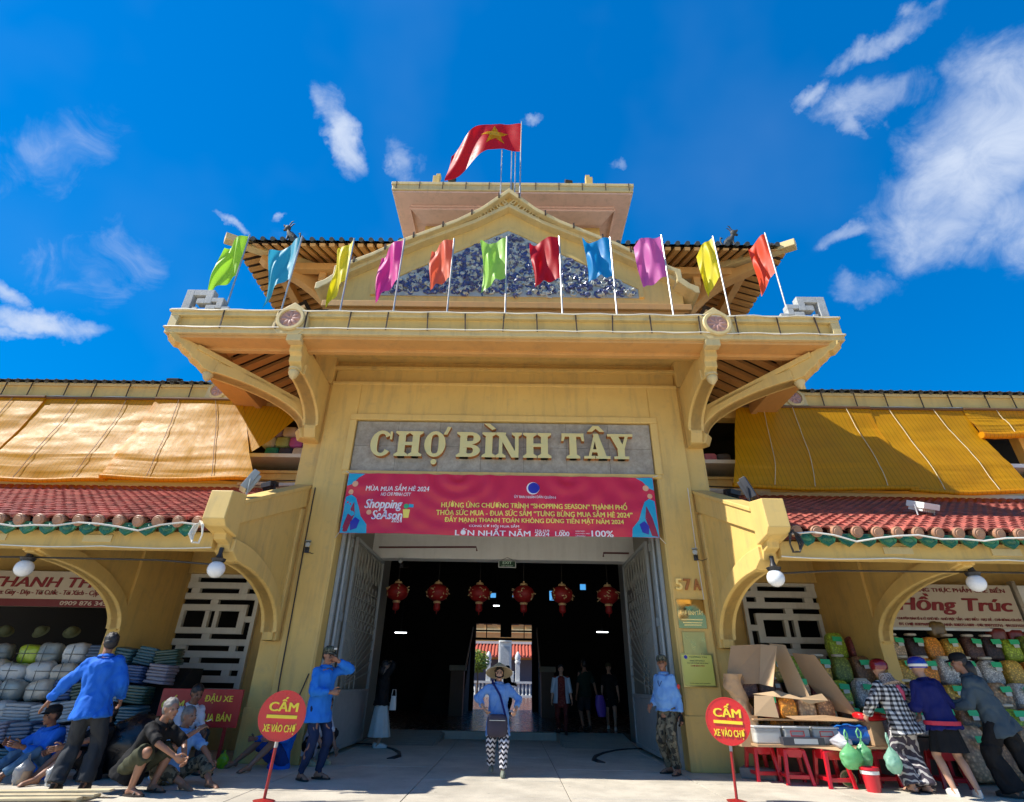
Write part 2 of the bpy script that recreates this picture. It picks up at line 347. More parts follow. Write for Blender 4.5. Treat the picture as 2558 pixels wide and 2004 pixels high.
for s in (-1, 1): sf.box(s*(WC-.05), -1.36, 6.99, s*(WC-.62), 1.5, 7.054); sf.box(s*(WC-.55), -1.3, 6.93, s*(WC-.68), 1.5, 7.6)
sf.build('soffit', orangep, can, bev=.01)
MB().box(-4.3, -1.3, 7.7, 4.3, .3, 7.78).build('ceiling_panel', paint, can)
rf = MB(); rf.prism([(-1.75, 7.6), (-1.75, 7.66), (.45, 9.0), (.45, 8.9)], 'x', -WC+.3, WC-.3)
for s in (-1, 1): rf.add([(s*(WC-.1), -1.6, 7.63), (s*(WC-.1), 2.2, 7.63), (s*4.2, 2.2, 9.4), (s*4.2, .4, 9.4)], [(0, 1, 2, 3)])
rf.build('canopy_roof', tile_dk, can)
MB().box(-4.5, .45, 7.6, 4.5, .75, 9.03).build('gable_base', orangep, can)
# tile noses along the foot of the gable
me = MB().tube([(0, 0, 0), (0, .3, .06)], .055, 8).mesh('roof_ridge_tile', tile_dk, 40)
for i in range(28): link('ridge_tile', me, can, (-3.65+i*7.3/27, .25, 8.93))
# open rafters under the side canopies
for s in (-1, 1):
    for i in range(9):
        y = -1.2+i*.34
        MB().bar((s*(WC-.7), y, 7.22), (s*4.2, y, 8.15), .19, .08).build('rafter', orangep, can)
    MB().add([(s*(WC-.7), -1.3, 7.32), (s*(WC-.7), 2.2, 7.32), (s*4.2, 2.2, 8.3), (s*4.2, -1.3, 8.3)], [(0, 1, 2, 3)]).build('roof_boarding', strap_m, can)
# rusty straps and cables on the fascia
cr = random.Random(3)
sx = [-5.45, -4.38, -3.82, -2.98, -2.25, -1.45, -.72, .0, .66, 1.42, 2.1, 2.85, 3.78, 4.5, 5.3, 6.05]
me = MB().box(-.012, 0, 0, .012, .015, .42).mesh('strap', strap_m)
for x in sx: link('strap', me, can, (x, YF-.066, 7.15), (0, cr.uniform(-.06, .06), 0))
for zz, am in ((7.17, .02), (7.58, .03)):
    pts = []
    for i in range(49):
        x = -WC+.02+i*(2*WC-.04)/48; pts.append((x, YF-.075, zz+am*sin(i*1.7)*.6-.012*abs(sin(i*.9))))
    tag(MB().tube(pts, .011, 5).build('string_cable', cable_w), 'thin white cable strung along the ' + ('lower' if zz < 7.3 else 'upper') + ' rail of the canopy front', 'cable')
# medallions
for s in (-1, 1):
    X = s*4.12; q = MB()
    hexa = [(.36*cos(a)*1.02, .34*sin(a)) for a in [R_(30+60*i) for i in range(6)]]
    oc = [(-.34, -.2), (-.2, -.36), (.2, -.36), (.34, -.2), (.3, .17), (0, .4), (-.3, .17)]
    q.prism([(X+p[0], 7.4+p[1]) for p in oc], 'y', YF-.05, YF+.1)
    md = part(q, 'medallion', pale, bev=.015)
    MB().lathe([(.26, 0), (.28, .03), (.26, .06), (.21, .06), (.2, .02), (.2, 0)], (X, YF-.05, 7.38), 24, Matrix.Rotation(pi/2, 3, 'X')).build('ring', pale, md, smooth=40)
    q = MB(); q.lathe([(.21, 0), (.2, .02)], (X, YF-.05, 7.38), 20, Matrix.Rotation(pi/2, 3, 'X'))
    for i in range(8):
        a = i*pi/4; q.ell((X+.1*cos(a), YF-.07, 7.38+.1*sin(a)), (.09, .025, .035), Matrix.Rotation(-a, 3, 'Y'), 8, 6)
    q.build('rosette', rose, md, smooth=50)
# knee and corner brackets
def bracket(prof, thick, parent=None, name='bracket'):
    return MB().prism(prof, 'x', -thick/2, thick/2)
knee = [(.1, 7.0)] + [(-1.62, 7.07), (-1.76, 7.07), (-1.76, 6.95), (-1.66, 6.9), (-1.66, 6.78), (-1.58, 6.72), (-1.58, 6.6), (-1.5, 6.55), (-1.46, 6.42)] + [(p[0], p[1]) for p in arch(-1.45, 5.85, 1.17, .57, 14, .05)] + [(-.28, 5.8), (-.2, 5.62), (-.12, 5.6), (.1, 5.6)]
for s in (-1, 1):
    b = bracket(knee, .24); b.v = [(p[0]+s*3.99, p[1], p[2]) for p in b.v]; br = part(b, 'knee_bracket', paint2, bev=.015)
    q = MB(); ar = arch(-1.45, 5.85, 1.17, .57, 14, .05); ao = [(p[0]+.12*(.2+i/15), p[1]+.24-.1*i/15) for i, p in enumerate(ar)]
    q.prism(ar+ao[::-1], 'x', s*3.99-.16, s*3.99+.16); q.build('arch_rib', paint2, br, bev=.012)
    MB().lathe([(.001, -.17), (.06, -.12), (.1, -.03), (.1, .0), (.08, .03), (.11, .04), (.11, .07)], (s*3.99, -1.5, 6.4), 14).build('knob', pale, br, smooth=40)
    MB().box(s*3.85, YF-.04, 6.9, s*4.13, YF+.12, 7.05).build('bracket_cap', pale, br, bev=.01)
    # diagonal bracket to the canopy corner
    L = sqrt(2.35**2+1.78**2); ar = arch(-2.1, 5.85, 1.9, .62, 16, .02)
    prof = [(.05, 6.32), (-L+.02, 7.08), (-L-.02, 7.0), (-L+.12, 6.88), (-L+.2, 6.88), (-L+.28, 6.8), (-L+.4, 6.74), (-L+.46, 6.66), (-L+.58, 6.6), (-L+.7, 6.5)] + ar + [(-.28, 5.8), (-.2, 5.62), (.05, 5.6)]
    b = bracket(prof, .26); M = Matrix.Translation((s*4.08, .02, 0)) @ Matrix.Rotation(s*atan2(2.35, 1.78), 4, 'Z')
    b.v = [tuple(M @ V(p)) for p in b.v]; br = part(b, 'corner_bracket', paint2, bev=.015)
    q = MB(); ao = [(p[0]+.1*(.2+i/17), p[1]+.22-.08*i/17) for i, p in enumerate(ar)]; q.prism(ar+ao[::-1], 'x', -.17, .17); q.v = [tuple(M @ V(p)) for p in q.v]; q.build('arch_rib', paint2, br, bev=.012)
    q = MB(); q.prism([(.05, 6.2), (.05, 6.33), (-L+.5, 6.96), (-L+.5, 6.85)], 'x', -.17, .17); q.v = [tuple(M @ V(p)) for p in q.v]; q.build('top_rib', paint2, br, bev=.01)
    q = MB().lathe([(.001, -.17), (.06, -.12), (.1, -.03), (.1, .0), (.08, .03), (.11, .04), (.11, .07)], (0, -2.13, 6.47), 14); q.v = [tuple(M @ V(p)) for p in q.v]; q.build('knob', pale, br, smooth=40)
    # stepped fret ornament on the canopy end
    q = MB(); y0, y1 = -1.72, -1.56
    for a, b_, c, d in ((-6.46, 7.6, -6.3, 8.2), (-6.3, 8.06, -5.9, 8.2), (-6.04, 7.86, -5.9, 8.06), (-6.2, 7.86, -6.04, 7.98), (-5.9, 7.9, -5.66, 8.0), (-5.78, 7.74, -5.66, 7.9), (-5.98, 7.72, -5.78, 7.82), (-5.98, 7.6, -5.88, 7.72), (-6.3, 7.6, -6.14, 7.7), (-6.24, 7.7, -6.14, 7.76), (-5.66, 7.68, -5.5, 7.78), (-5.58, 7.6, -5.42, 7.69), (-5.8, 7.6, -5.7, 7.66), (-5.42, 7.6, -5.25, 7.64)):
        q.box(-s*a if s > 0 else a, y0+cr.uniform(-.002, .002), b_, -s*c if s > 0 else c, y1, d)
    part(q, 'fret_ornament', grey_con, bev=.008)

# gable
def gab(pts, y0, y1):  # closed band symmetric about x=0 from outer/inner half polylines (x, z)
    return MB().prism(pts, 'y', y0, y1)
def band(o, i): return [(-x, z) for x, z in o[::-1]] + o[1:] + i[::-1] + [(-x, z) for x, z in i[1:]]
O = [(0, 13.5), (.75, 12.74), (1.4, 12.28), (2.1, 11.9), (2.85, 11.5), (3.5, 11.06), (4.3, 10.62), (4.42, 10.58), (4.42, 10.3), (4.6, 10.12), (4.8, 10.02), (4.8, 9.82)]
Oi = [(0, 13.33), (.75, 12.6), (1.4, 12.15), (2.1, 11.77), (2.85, 11.37), (3.5, 10.93), (4.25, 10.5), (4.28, 10.4), (4.28, 10.2), (4.5, 9.98), (4.62, 9.9), (4.7, 9.82)]
Mo = [(0, 13.04), (.94, 12.4), (2.3, 11.7), (4.0, 10.66), (4.55, 10.25)]; Mi = [(0, 12.9), (.94, 12.26), (2.3, 11.56), (4.0, 10.52), (4.5, 10.15)]
gb = part(gab([(-4.45, 9.0), (4.45, 9.0), (4.5, 10.2), (4.0, 10.6), (2.3, 11.65), (.94, 12.35), (0, 13.0), (-.94, 12.35), (-2.3, 11.65), (-4.0, 10.6), (-4.5, 10.2)], .5, 4.2), 'gable_wall', paint2)
gab(band(O, Oi), .14, 4.2).build('gable_cornice', pale, gb, bev=.02)
gab(band([(x, z+.02) for x, z in Oi[:7]], [(0, 12.95), (.94, 12.3), (2.3, 11.6), (4.0, 10.55), (4.22, 10.4)]), .36, 4.1).build('gable_cove', paint2, gb)
gab(band(Mo, Mi), .27, .6).build('gable_moulding', pale, gb, bev=.02)
t_out = [(0, 12.36), (3.36, 10.36), (3.5, 10.26), (3.5, 9.9)]; t_in = [(0, 12.19), (3.24, 10.26), (3.36, 10.18), (3.36, 9.9)]
gab(band(t_out, t_in), .44, .58).build('tympanum_frame', paint2, gb, bev=.02)
lg = MB(); lg.box(-4.55, .18, 9.32, 4.55, .6, 9.5); lg.box(-4.48, .26, 9.17, 4.48, .6, 9.32); lg.box(-4.4, .34, 9.02, 4.4, .6, 9.17); lg.build('gable_ledge', orangep, gb, bev=.015)
# blue and grey ceramic relief in the tympanum: generic scrolls, waves and leaves in high relief
cer_g = mat('grey_ceramic', (.44, .47, .42), .3, var=.15, vs=6, bump=.3, coat=.3)
cer_b = mat('blue_ceramic', (.05, .07, .20), .3, var=.35, vs=5, coat=.4)
MB().prism([(-3.37, 9.9), (3.37, 9.9), (3.37, 10.16), (3.25, 10.26), (0, 12.2), (-3.25, 10.26), (-3.37, 10.16)], 'y', .47, .5).build('relief_ground', cer_g, gb)
rr = random.Random(11); q = MB(); cnt = 0
while cnt < 820:
    x = rr.uniform(-3.2, 3.2); z = rr.uniform(9.98, 12.05)
    if z > 12.1-abs(x)*.6: continue
    cnt += 1; k = rr.random(); mi = 0 if rr.random() < .62 else 1; sc = rr.uniform(.06, .15)
    if k < .5:      # scroll
        a0 = rr.uniform(0, 6.3); d = rr.choice((-1, 1)); pts = []
        for i in range(9):
            t = i/8; r = sc*(1-.85*t); a = a0+d*t*6.5; pts.append((x+r*cos(a), .475-.06*t, z+r*sin(a)))
        q.tube(pts, [.012+.018*sin(pi*min(1, i/8+.15)) for i in range(9)], 5, mi)
    elif k < .85:   # leaf or flame
        a = rr.uniform(0, 6.3)
        for j in range(3):
            b = a+(j-1)*.5; q.tube([(x, .48, z), (x+sc*.6*cos(b), .41, z+sc*.6*sin(b)), (x+sc*1.2*cos(b+.3), .45, z+sc*1.2*sin(b+.3))], [.03, .03, .004], 5, mi)
    else: q.ell((x, .46, z), (sc*.6, .05, sc*.5), None, 8, 6, 1-mi)
o = q.build('relief', [cer_b, cer_g], gb, smooth=60); o['kind'] = 'stuff'
# fret work in the peak
q = MB()
for s in (-1, 1):
    for a in range(5):
        d = .1+a*.165; k_ = 1-.1*a; M = Matrix.Translation((s*d, .29, 13.16-d*.86)) @ Matrix.Rotation(s*.68, 4, 'Y')
        for b_ in ((-.07, -.14*k_, -.035, .14*k_), (-.035, .1*k_, .055, .14*k_), (.02, -.02, .055, .1*k_), (-.035, -.05, .055, -.015), (.02, -.14*k_, .055, -.08)):
            t = MB().box(b_[0], 0, b_[1], b_[2], .08, b_[3]); q.add([tuple(M @ V(p)) for p in t.v], t.f)
q.build('peak_fret', pale, gb)
# clips on the gable rake
for s in (-1, 1):
    for x, z in ((.28, 13.23), (1.0, 12.57), (1.75, 12.1), (2.5, 11.7), (3.2, 11.27), (3.95, 10.82)):
        MB().box(s*x-.02, .1, z-.14, s*x+.02, .14, z+.03).build('clip', strap_m, gb)

# upper roof
uw = part(MB().box(-5.0, 4.2, 8.0, 5.0, 12, 13.7), 'upper_wall', orangep)
EX, EY, EZ = 8.38, 1.6, 12.72
ur = part(MB().add([(-EX, EY, EZ+.16), (EX, EY, EZ+.16), (EX, 14, EZ+.16), (-EX, 14, EZ+.16), (-4, 6, 15.6), (4, 6, 15.6), (4, 10, 15.6), (-4, 10, 15.6)], [(0, 1, 5, 4), (1, 2, 6, 5), (2, 3, 7, 6), (3, 0, 4, 7), (4, 5, 6, 7)]), 'upper_roof', tile_dk)
MB().add([(-EX+.05, EY+.05, EZ+.1), (EX-.05, EY+.05, EZ+.1), (5, 4.4, EZ+1.35), (-5, 4.4, EZ+1.35), (-EX+.05, 13, EZ+.1), (-5, 11, EZ+1.35), (EX-.05, 13, EZ+.1), (5, 11, EZ+1.35)], [(0, 1, 2, 3), (4, 0, 3, 5), (1, 6, 7, 2)]).build('roof_boarding', strap_m, ur)
m1 = MB().bar((0, 0, 0), (0, 2.6, 1.19), .165, .1).mesh('rafter', orangep); m2 = MB().bar((0, 0, 0), (2.9, 0, 1.07), .165, .1).mesh('rafter', orangep); m3 = MB().bar((0, 0, 0), (-2.9, 0, 1.07), .165, .1).mesh('rafter', orangep)
for i in range(58):
    x = -8.2+i*16.4/57
    f = min(1, (EX-abs(x))*.92/2.6)
    if abs(x) > 2.2: link('rafter', m1, ur, (x, EY+.04, EZ+.02), None, (1, f, f))
for i in range(30):
    y = EY+.3+i*.3
    f = min(1, (y-EY)*1.08/2.9)
    link('rafter', m2, ur, (-EX+.06, y, EZ+.02), None, (f, 1, f)); link('rafter', m3, ur, (EX-.06, y, EZ+.02), None, (f, 1, f))
tm = MB().tube([(0, 0, 0), (0, .5, .2)], .075, 8).mesh('eave_tile', tile_dk, 40); tn = MB().tube([(0, 0, 0), (.5, 0, .2)], .075, 8).mesh('eave_tile', tile_dk, 40); to_ = MB().tube([(0, 0, 0), (-.5, 0, .2)], .075, 8).mesh('eave_tile', tile_dk, 40)
for i in range(57):
    x = -8.3+i*16.6/56
    if abs(x) > 2: link('eave_tile', tm, ur, (x, EY-.04, EZ+.17))
for i in range(26): link('eave_tile', tn, ur, (-EX-.03, EY+.2+i*.3, EZ+.17)); link('eave_tile', to_, ur, (EX+.03, EY+.2+i*.3, EZ+.17))
bm_ = MB(); bm_.box(-7.2, 2.55, 12.6, 7.2, 2.8, 12.86)
for s in (-1, 1): bm_.box(s*7.2, 2.81, 12.6, s*7.45, 12, 12.88)
bm_.build('purlin', orangep, ur, bev=.01)
for s in (-1, 1):
    prof = [(.1, 13.0), (-3.35, 12.75), (-3.35, 12.62), (-3.2, 12.5)] + arch(-2.9, 10.3, 2.5, 2.15, 14, .05) + [(-.42, 10.2), (-.3, 9.9), (.1, 9.9)]
    b = bracket(prof, .3); M = Matrix.Translation((s*5.0, 4.2, 0)) @ Matrix.Rotation(s*atan2(EX-5.3, 2.3), 4, 'Z')
    b.v = [tuple(M @ V(p)) for p in b.v]; part(b, 'eave_bracket', orangep, ur, bev=.02)
    q = MB().bar((s*5.2, 4.0, 13.3), (s*(EX+.12), EY-.1, EZ+.12), .3, .24); q.build('hip_beam', pale, ur, bev=.02)
    prof = [(.1, 12.7), (-1.5, 12.62), (-1.5, 12.3), (-1.3, 12.2)] + arch(-1.2, 10.9, 1.0, 1.2, 10, .05) + [(.1, 10.9)]
    b = bracket(prof, .22); b.v = [(p[0]+s*5.9, p[1]+4.2, p[2]) for p in b.v]; b.build('wall_bracket', orangep, ur, bev=.02)
    MB().box(s*5.0, 4.05, 9.9, s*6.05, 4.4, 12.6).build('upper_pier', orangep, ur)
# stone beasts on the roof hips
beast = mat('weathered_black_stone', (.045, .05, .048), .7, var=.3, vs=9, bump=.5)
for s in (-1, 1):
    a = thing('roof_beast', 'small dark stone guardian beast on the %s roof corner' % ('left' if s < 0 else 'right'), 'statue', (s*6.95, 2.2, 13.4), group='stone beasts on the roof hips'); a.scale = (.5, .6, .85)
    b = MB()   # crouching creature: body, neck, big head with open jaws, curled tail
    b.tube([(-.5*s, 0, -.05), (-.28*s, 0, .16), (0, 0, .26), (.18*s, 0, .42), (.26*s, 0, .56)], [.06, .15, .17, .13, .1], 9)
    b.ell((.34*s, 0, .68), (.2, .13, .14)); b.bar((.42*s, 0, .74), (.62*s, 0, .8), .12, .07); b.bar((.4*s, 0, .6), (.58*s, 0, .58), .1, .05)
    b.tube([(.24*s, .06, .78), (.12*s, .08, .95), (.0, .09, .98)], [.035, .03, .01], 6); b.tube([(.24*s, -.06, .78), (.12*s, -.08, .95), (0, -.09, .98)], [.035, .03, .01], 6)
    b.tube([(-.48*s, 0, 0), (-.62*s, 0, .2), (-.55*s, 0, .42), (-.42*s, 0, .4)], [.07, .06, .05, .02], 7)
    for j, (x, y) in enumerate(((.12, .1), (.12, -.1), (-.25, .1), (-.25, -.1))): b.tube([(x*s, y, .2), (x*s*1.2, y*1.3, 0), (x*s*1.2, y*1.3, -.2)], [.07, .05, .06], 7)
    b.build('body', beast, a, smooth=60)
    q = MB()
    for i in range(7): q.ell((-.4*s+i*.1*s, 0, .1+.3*sin(i*.25)+.08), (.05, .03, .09), None, 7, 5)
    q.build('mane', beast, a, smooth=60)
# tower
tw = part(MB().box(-3.85, 6.9, 13, 3.85, 12, 19.3), 'tower_wall', paint2)
tf = MB(); tf.box(-4.98, 5.0, 19.12, 4.98, 12, 19.5); tf.box(-5.02, 4.96, 19.4, 5.02, 12, 19.56); tf.build('tower_fascia', pale, tw, bev=.02)
ts = MB(); ts.box(-4.94, 5.06, 19.04, 4.94, 12, 19.119); ts.prism([(-4.3, 5.8), (4.3, 5.8), (3.86, 6.6), (-3.86, 6.6)], 'z', 18.86, 19.04); ts.box(-4.3, 5.72, 18.96, 4.3, 5.8, 19.039)
for s in (-1, 1): ts.box(s*4.3, 5.8, 18.9, s*4.36, 11, 19.039)
ts.build('tower_soffit', pinkm, tw, bev=.015)
for s in (-1, 1):
    q = MB(); q.box(s*3.22-.14, 5.1, 19.55, s*3.22+.14, 5.4, 20.12); q.box(s*3.22-.06*s-.08, 5.15, 20.12, s*3.22-.06*s+.1, 5.35, 20.3); q.build('parapet_post', paint, tw, bev=.01)
me = MB().box(-.015, -.02, 0, .015, 0, .42).mesh('strap', strap_m)
for i in range(11): link('strap', me, tw, (-4.8+i*.96, 4.955, 19.13))
MB().box(-2.2, 6.86, 15, -1.1, 6.9, 18.0).box(1.1, 6.86, 15, 2.2, 6.9, 18.0).build('tower_window', dark_in, tw)
# ------------------------------------------------------------------ the two shop wings
tile_r = mat('red_clay_tile', (.36, .085, .06), .6, var=.45, vs=3, bump=.25, spec=.35, stain=.4)
tile_u = mat('dark_red_under_tile', (.12, .03, .025), .8)
cap_m = mat('buff_tile_cap', (.40, .20, .11), .5, var=.2, vs=7, bump=.3, stain=.3)
drip_m = mat('green_glazed_drip_tile', (.03, .15, .06), .3, var=.35, vs=9, bump=.5, bs=25, coat=.2)
mortar = mat('white_mortar', (.62, .60, .52), .8, bump=.3)
SL = atan2(1.75, 3.85)                                    # slope of the low tiled roof
def wing(s):
    lab = 'ochre shop wing left of the gate, tan blinds over a red tiled lean-to' if s < 0 else 'two-storey ochre shop wing right of the gate above the dried food stall'
    w = thing('shop_wing', lab, 'market wing', (s*9, 2, 0), group='shop wings either side of the gate'); w.location = (0, 0, 0)
    def P(mb, name, m, parent=None, **k): return mb.mirror(s).build(name, m, parent or w, **k)
    XO = 16
    up = MB(); up.box(4.21, 1.3, 4.75, XO, 1.6, 5.43); up.box(4.21, 1.25, 5.36, XO, 1.3, 5.43); up.box(4.21, 1.3, 6.95, XO, 1.6, 7.2)
    for x in (4.21, 8.35, 12.2, 14.5): up.box(x, 1.34, 5.43, x+.2, 1.58, 6.95)
    up.box(4.21, 1.6, 3.2, XO, 1.9, 4.9)
    P(up, 'upper_wall', paint, bev=.01)
    q = MB(); q.box(4.4, 1.24, 4.86, 6.2, 1.32, 4.9); q.box(4.4, 1.24, 5.2, 6.2, 1.32, 5.24); P(q, 'sill_moulding', paint2)
    P(MB().box(4.21, 3.2, 3.1, XO, 3.3, 7.6).box(4.21, 1.7, 5.3, XO, 3.2, 5.4), 'room_back', dark_in)
    P(MB().box(4.21, 1.22, 5.74, XO, 3.1, 5.83), 'shelf', white); P(MB().box(4.21, 1.45, 7.2, XO, 3.3, 7.3), 'room_ceiling', dark_in)
    rt = P(MB().add([(4.2, 1.0, 7.6), (XO, 1.0, 7.6), (XO, 6, 9.0), (4.2, 6, 9.0)], [(0, 1, 2, 3)]), 'upper_roof', tile_dk)
    tm = MB().tube([(0, 0, 0), (0, .5, .14)], .06, 7).mesh('roof_tile', tile_dk, 40)
    for i in range(34): link('roof_tile', tm, rt, (s*(7.5+i*.24), 1.12, 7.63))
    pr = P(MB().box(6.35, 1.2, 7.2, XO, 1.4, 7.56), 'parapet', paint2)
    q = MB(); q.box(6.3, 1.15, 7.52, XO, 1.45, 7.6); q.box(6.3, 1.16, 7.16, XO, 1.4, 7.24); P(q, 'parapet_rail', pale, pr, bev=.01)
    oc = [(-.3, -.22), (-.2, -.3), (.2, -.3), (.3, -.22), (.27, .15), (0, .34), (-.27, .15)]
    md = P(MB().prism([(7.0+a, 7.4+b) for a, b in oc], 'y', 1.1, 1.3), 'medallion', pale, pr, bev=.015)
    P(MB().lathe([(.2, 0), (.23, .03), (.17, .05), (.16, 0)], (7.0, 1.1, 7.4), 20, Matrix.Rotation(pi/2, 3, 'X')), 'ring', pale, md, smooth=40)
    q = MB().lathe([(.165, .0), (.16, .02)], (7.0, 1.1, 7.4), 18, Matrix.Rotation(pi/2, 3, 'X'))
    for i in range(6): a = i*pi/3; q.ell((7+.08*cos(a), 1.08, 7.4+.08*sin(a)), (.07, .02, .03), Matrix.Rotation(-a, 3, 'Y'), 8, 5)
    P(q, 'rosette', rose, md, smooth=50)
    if s > 0:
        q = MB(); q.box(7.2, 1.25, 7.6, 7.45, 1.42, 7.95); q.box(7.02, 1.25, 7.6, 7.2, 1.42, 7.75); P(q, 'fret_block', paint2, pr, bev=.01)
    me = MB().box(-.01, -.015, 0, .01, 0, .42).mesh('strap', strap_m)
    for i in range(10): link('strap', me, pr, (s*(7.7+i*.78+.1*sin(i*3)), 1.145, 7.16))
    # low roof
    y0, z0, y1, z1 = -2.5, 3.2, 1.35, 4.95
    rf = P(MB().prism([(y0, z0), (y1, z1), (y1, z1-.1), (y0, z0-.1)], 'x', 4.12, XO), 'lean_to_roof', tile_u)
    P(MB().box(4.2, 1.1, 4.9, XO, 1.32, 5.0).tube([(4.2, 1.2, 4.98), (7, 1.18, 5.0), (XO, 1.2, 4.98)], .07, 7), 'roof_flashing', mortar, rf)
    n = 6; arc = [(.083*cos(pi-pi*i/n), .058*sin(pi*i/n)) for i in range(n+1)]
    tb = MB(); tb.loft([[V((a, 0, b+.022)) for a, b in arc] + [V((a*.82, 0, b*.72+.012)) for a, b in arc[::-1]], [V((a*.84, .27, b*.84)) for a, b in arc] + [V((a*.66, .27, b*.6-.01)) for a, b in arc[::-1]]])
    tme = tb.mesh('roof_tile', tile_r, 50)
    rnd = random.Random(5); rest = MB(); pitch = .172; step = .2; rows = 21; cols = int((XO-4.2)/pitch)
    for j in range(rows):
        for i in range(cols):
            t = j*step; x = 4.24+pitch*i+rnd.uniform(-.006, .006); loc = V((s*x, y0-.06+t*cos(SL), z0+.015+t*sin(SL)+rnd.uniform(0, .008)))
            if i < 25 and j < 12: link('roof_tile', tme, rf, loc, (SL+rnd.uniform(-.02, .02), 0, rnd.uniform(-.03, .03)))
            else:
                M = Matrix.Translation(loc) @ Matrix.Rotation(SL, 4, 'X'); rest.add([M @ V(p) for p in tb.v], tb.f)
    o = rest.build('far_roof_tiles', tile_r, rf, smooth=50); o['kind'] = 'stuff'
    cm = MB().lathe([(.001, -.015), (.05, -.02), (.06, -.008), (.075, -.012), (.085, 0), (.08, .1)], (0, 0, 0), 14, Matrix.Rotation(-pi/2, 3, 'X')).mesh('tile_cap', cap_m, 40)
    dp = [(-.125, .03), (-.135, -.02), (-.09, -.1), (0, -.155), (.09, -.1), (.135, -.02), (.125, .03)]
    db = MB(); nn = len(dp); db.prism([(a, b) for a, b in dp], 'y', -.02, .015); db.ell((0, -.02, -.04), (.07, .02, .05), None, 8, 5)
    dm = db.mesh('drip_tile', drip_m, 30)
    for i in range(34):
        x = 4.32+i*.29; link('tile_cap', cm, rf, (s*x, y0-.1, z0+.0), (.2, 0, rnd.uniform(-.1, .1))); link('drip_tile', dm, rf, (s*(x+.145), y0-.04, z0-.05), (-.12, rnd.uniform(-.06, .06), 0))
    q = MB(); q.box(4.12, -2.42, 2.86, XO, -2.2, 3.1); q.box(4.12, -2.3, 3.0, XO, -2.15, 3.16); P(q, 'eave_beam', paint, bev=.012)
    q = MB()
    for i in range(6): x = 5.6+i*1.55; q.box(x, -2.435, 2.93, x+.42, -2.42, 3.03)
    P(q, 'beam_panel', pale)
    # lower wall, lattice window, pilasters
    wlm = MB(); wlm.box(4.2, 1.8, 0, 5.12, 2.1, 4.9); wlm.box(7.05, 1.8, 0, 7.75, 2.1, 4.9); wlm.box(5.12, 1.8, 3.68, 7.05, 2.1, 4.9); wlm.box(5.12, 1.8, 0, 7.05, 2.1, .48); wlm.box(7.75, 1.8, 3.5, XO, 2.1, 4.9)
    P(wlm, 'lower_wall', paint, bev=.01)
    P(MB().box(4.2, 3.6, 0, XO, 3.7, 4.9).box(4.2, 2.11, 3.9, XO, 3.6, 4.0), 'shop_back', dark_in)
    for x in (6.73, 11.91, 14.71): P(MB().box(x, .05, 0, x+.24, 1.798, 3.9).box(x-.03, .02, 0, x+.27, 1.79, .5), 'pilaster', paint, bev=.012)
    lw = P(MB().box(5.121, 1.70, .48, 5.165, 1.86, 3.68), 'lattice_window', lattice_m); P(MB().box(7.0, 1.70, .48, 7.049, 1.86, 3.68), 'lattice_bar', lattice_m, lw)
    X0, X1 = 7.0, 5.165; U = lambda u: X0+(X1-X0)*u; gp, pt, zt = .098, .223, 3.58
    rowsO = {0: ((.08, .17), (.27, .95)), 1: ((.06, .45), (.56, .96)), 2: ((.06, .15), (.25, .82), (.9, .97)), 3: ((.06, .2), (.3, .76), (.86, .97)), 4: ((.05, .46), (.55, .97)), 7: ((.05, .46), (.55, .97)),
             8: ((.05, .2), (.32, .8), (.88, .97)), 9: ((.05, .4), (.5, .95)), 10: ((.05, .2), (.3, .78), (.87, .96)), 11: ((.05, .3), (.42, .95)), 12: ((.05, .7), (.8, .96)), 13: ((.05, .45), (.55, .96))}
    def bar(a, b, zb, z2, y0=1.735, y1=1.83): P(MB().box(U(a), y0, zb, U(b), y1, z2), 'lattice_bar', lattice_m, lw, bev=.006)
    for r, op in rowsO.items():
        zb = zt-pt*r-gp; e = 0
        for a, b in op+((1, 1),):
            if a-e > .001: bar(e, a, zb, zb+gp)
            e = b
    for r in list(range(0, 5))+list(range(7, 14)):
        bar(0, 1, zt-pt*(r+1) if r != 13 else .48, zt-pt*r-gp-.0005, 1.733, 1.832) if r != 4 else None
    bar(0, 1, zt, 3.68, 1.733, 1.832)
    za, zb = zt-pt*4-gp, zt-pt*7      # the framed motif
    bar(.11, .9, za-.128, za-.0005); bar(.11, .9, zb+.0005, zb+.12)
    for a, b in ((.11, .19), (.43, .48), (.54, .59), (.82, .9)): bar(a, b, zb+.1205, za-.1285)
    zm = (za+zb)/2
    bar(0, .11, zm-.06, zm+.06); bar(.9, 1, zm-.06, zm+.06); bar(0, .05, zb, zm-.0605); bar(0, .05, zm+.0605, za); bar(.97, 1, zb, zm-.0605); bar(.97, 1, zm+.0605, za)
    # fins carrying the lean-to
    top = [(.08, 4.62), (-2.32, 3.56), (-2.36, 3.7), (-2.76, 3.62), (-2.8, 3.2), (-2.72, 3.12), (-2.52, 3.06), (-2.5, 2.98), (-2.36, 2.94), (-2.3, 2.84), (-2.12, 2.8), (-2.1, 2.74), (-2.0, 2.74)]
    ar = arch(-1.98, 1.92, 1.8, .82, 14, .03)
    foot = [(-.18, 1.9), (-.16, 1.8), (.08, 1.8)]
    f = P(MB().prism(top+ar+foot, 'x', 3.9, 4.08), 'end_fin', paint, bev=.012)
    q = MB(); q.prism([(.08, 4.62), (-2.33, 3.556), (-2.33, 3.25), (.08, 4.25)], 'x', 3.85, 4.13); q.prism([(-2.345, 3.7), (-2.765, 3.625), (-2.805, 3.2), (-2.72, 3.115), (-2.345, 3.05)], 'x', 3.83, 4.15)
    q.prism([(.08, 4.7), (-2.34, 3.62), (-2.34, 3.55), (.08, 4.615)], 'x', 3.82, 4.16)
    P(q, 'coping', paint2, f, bev=.012)
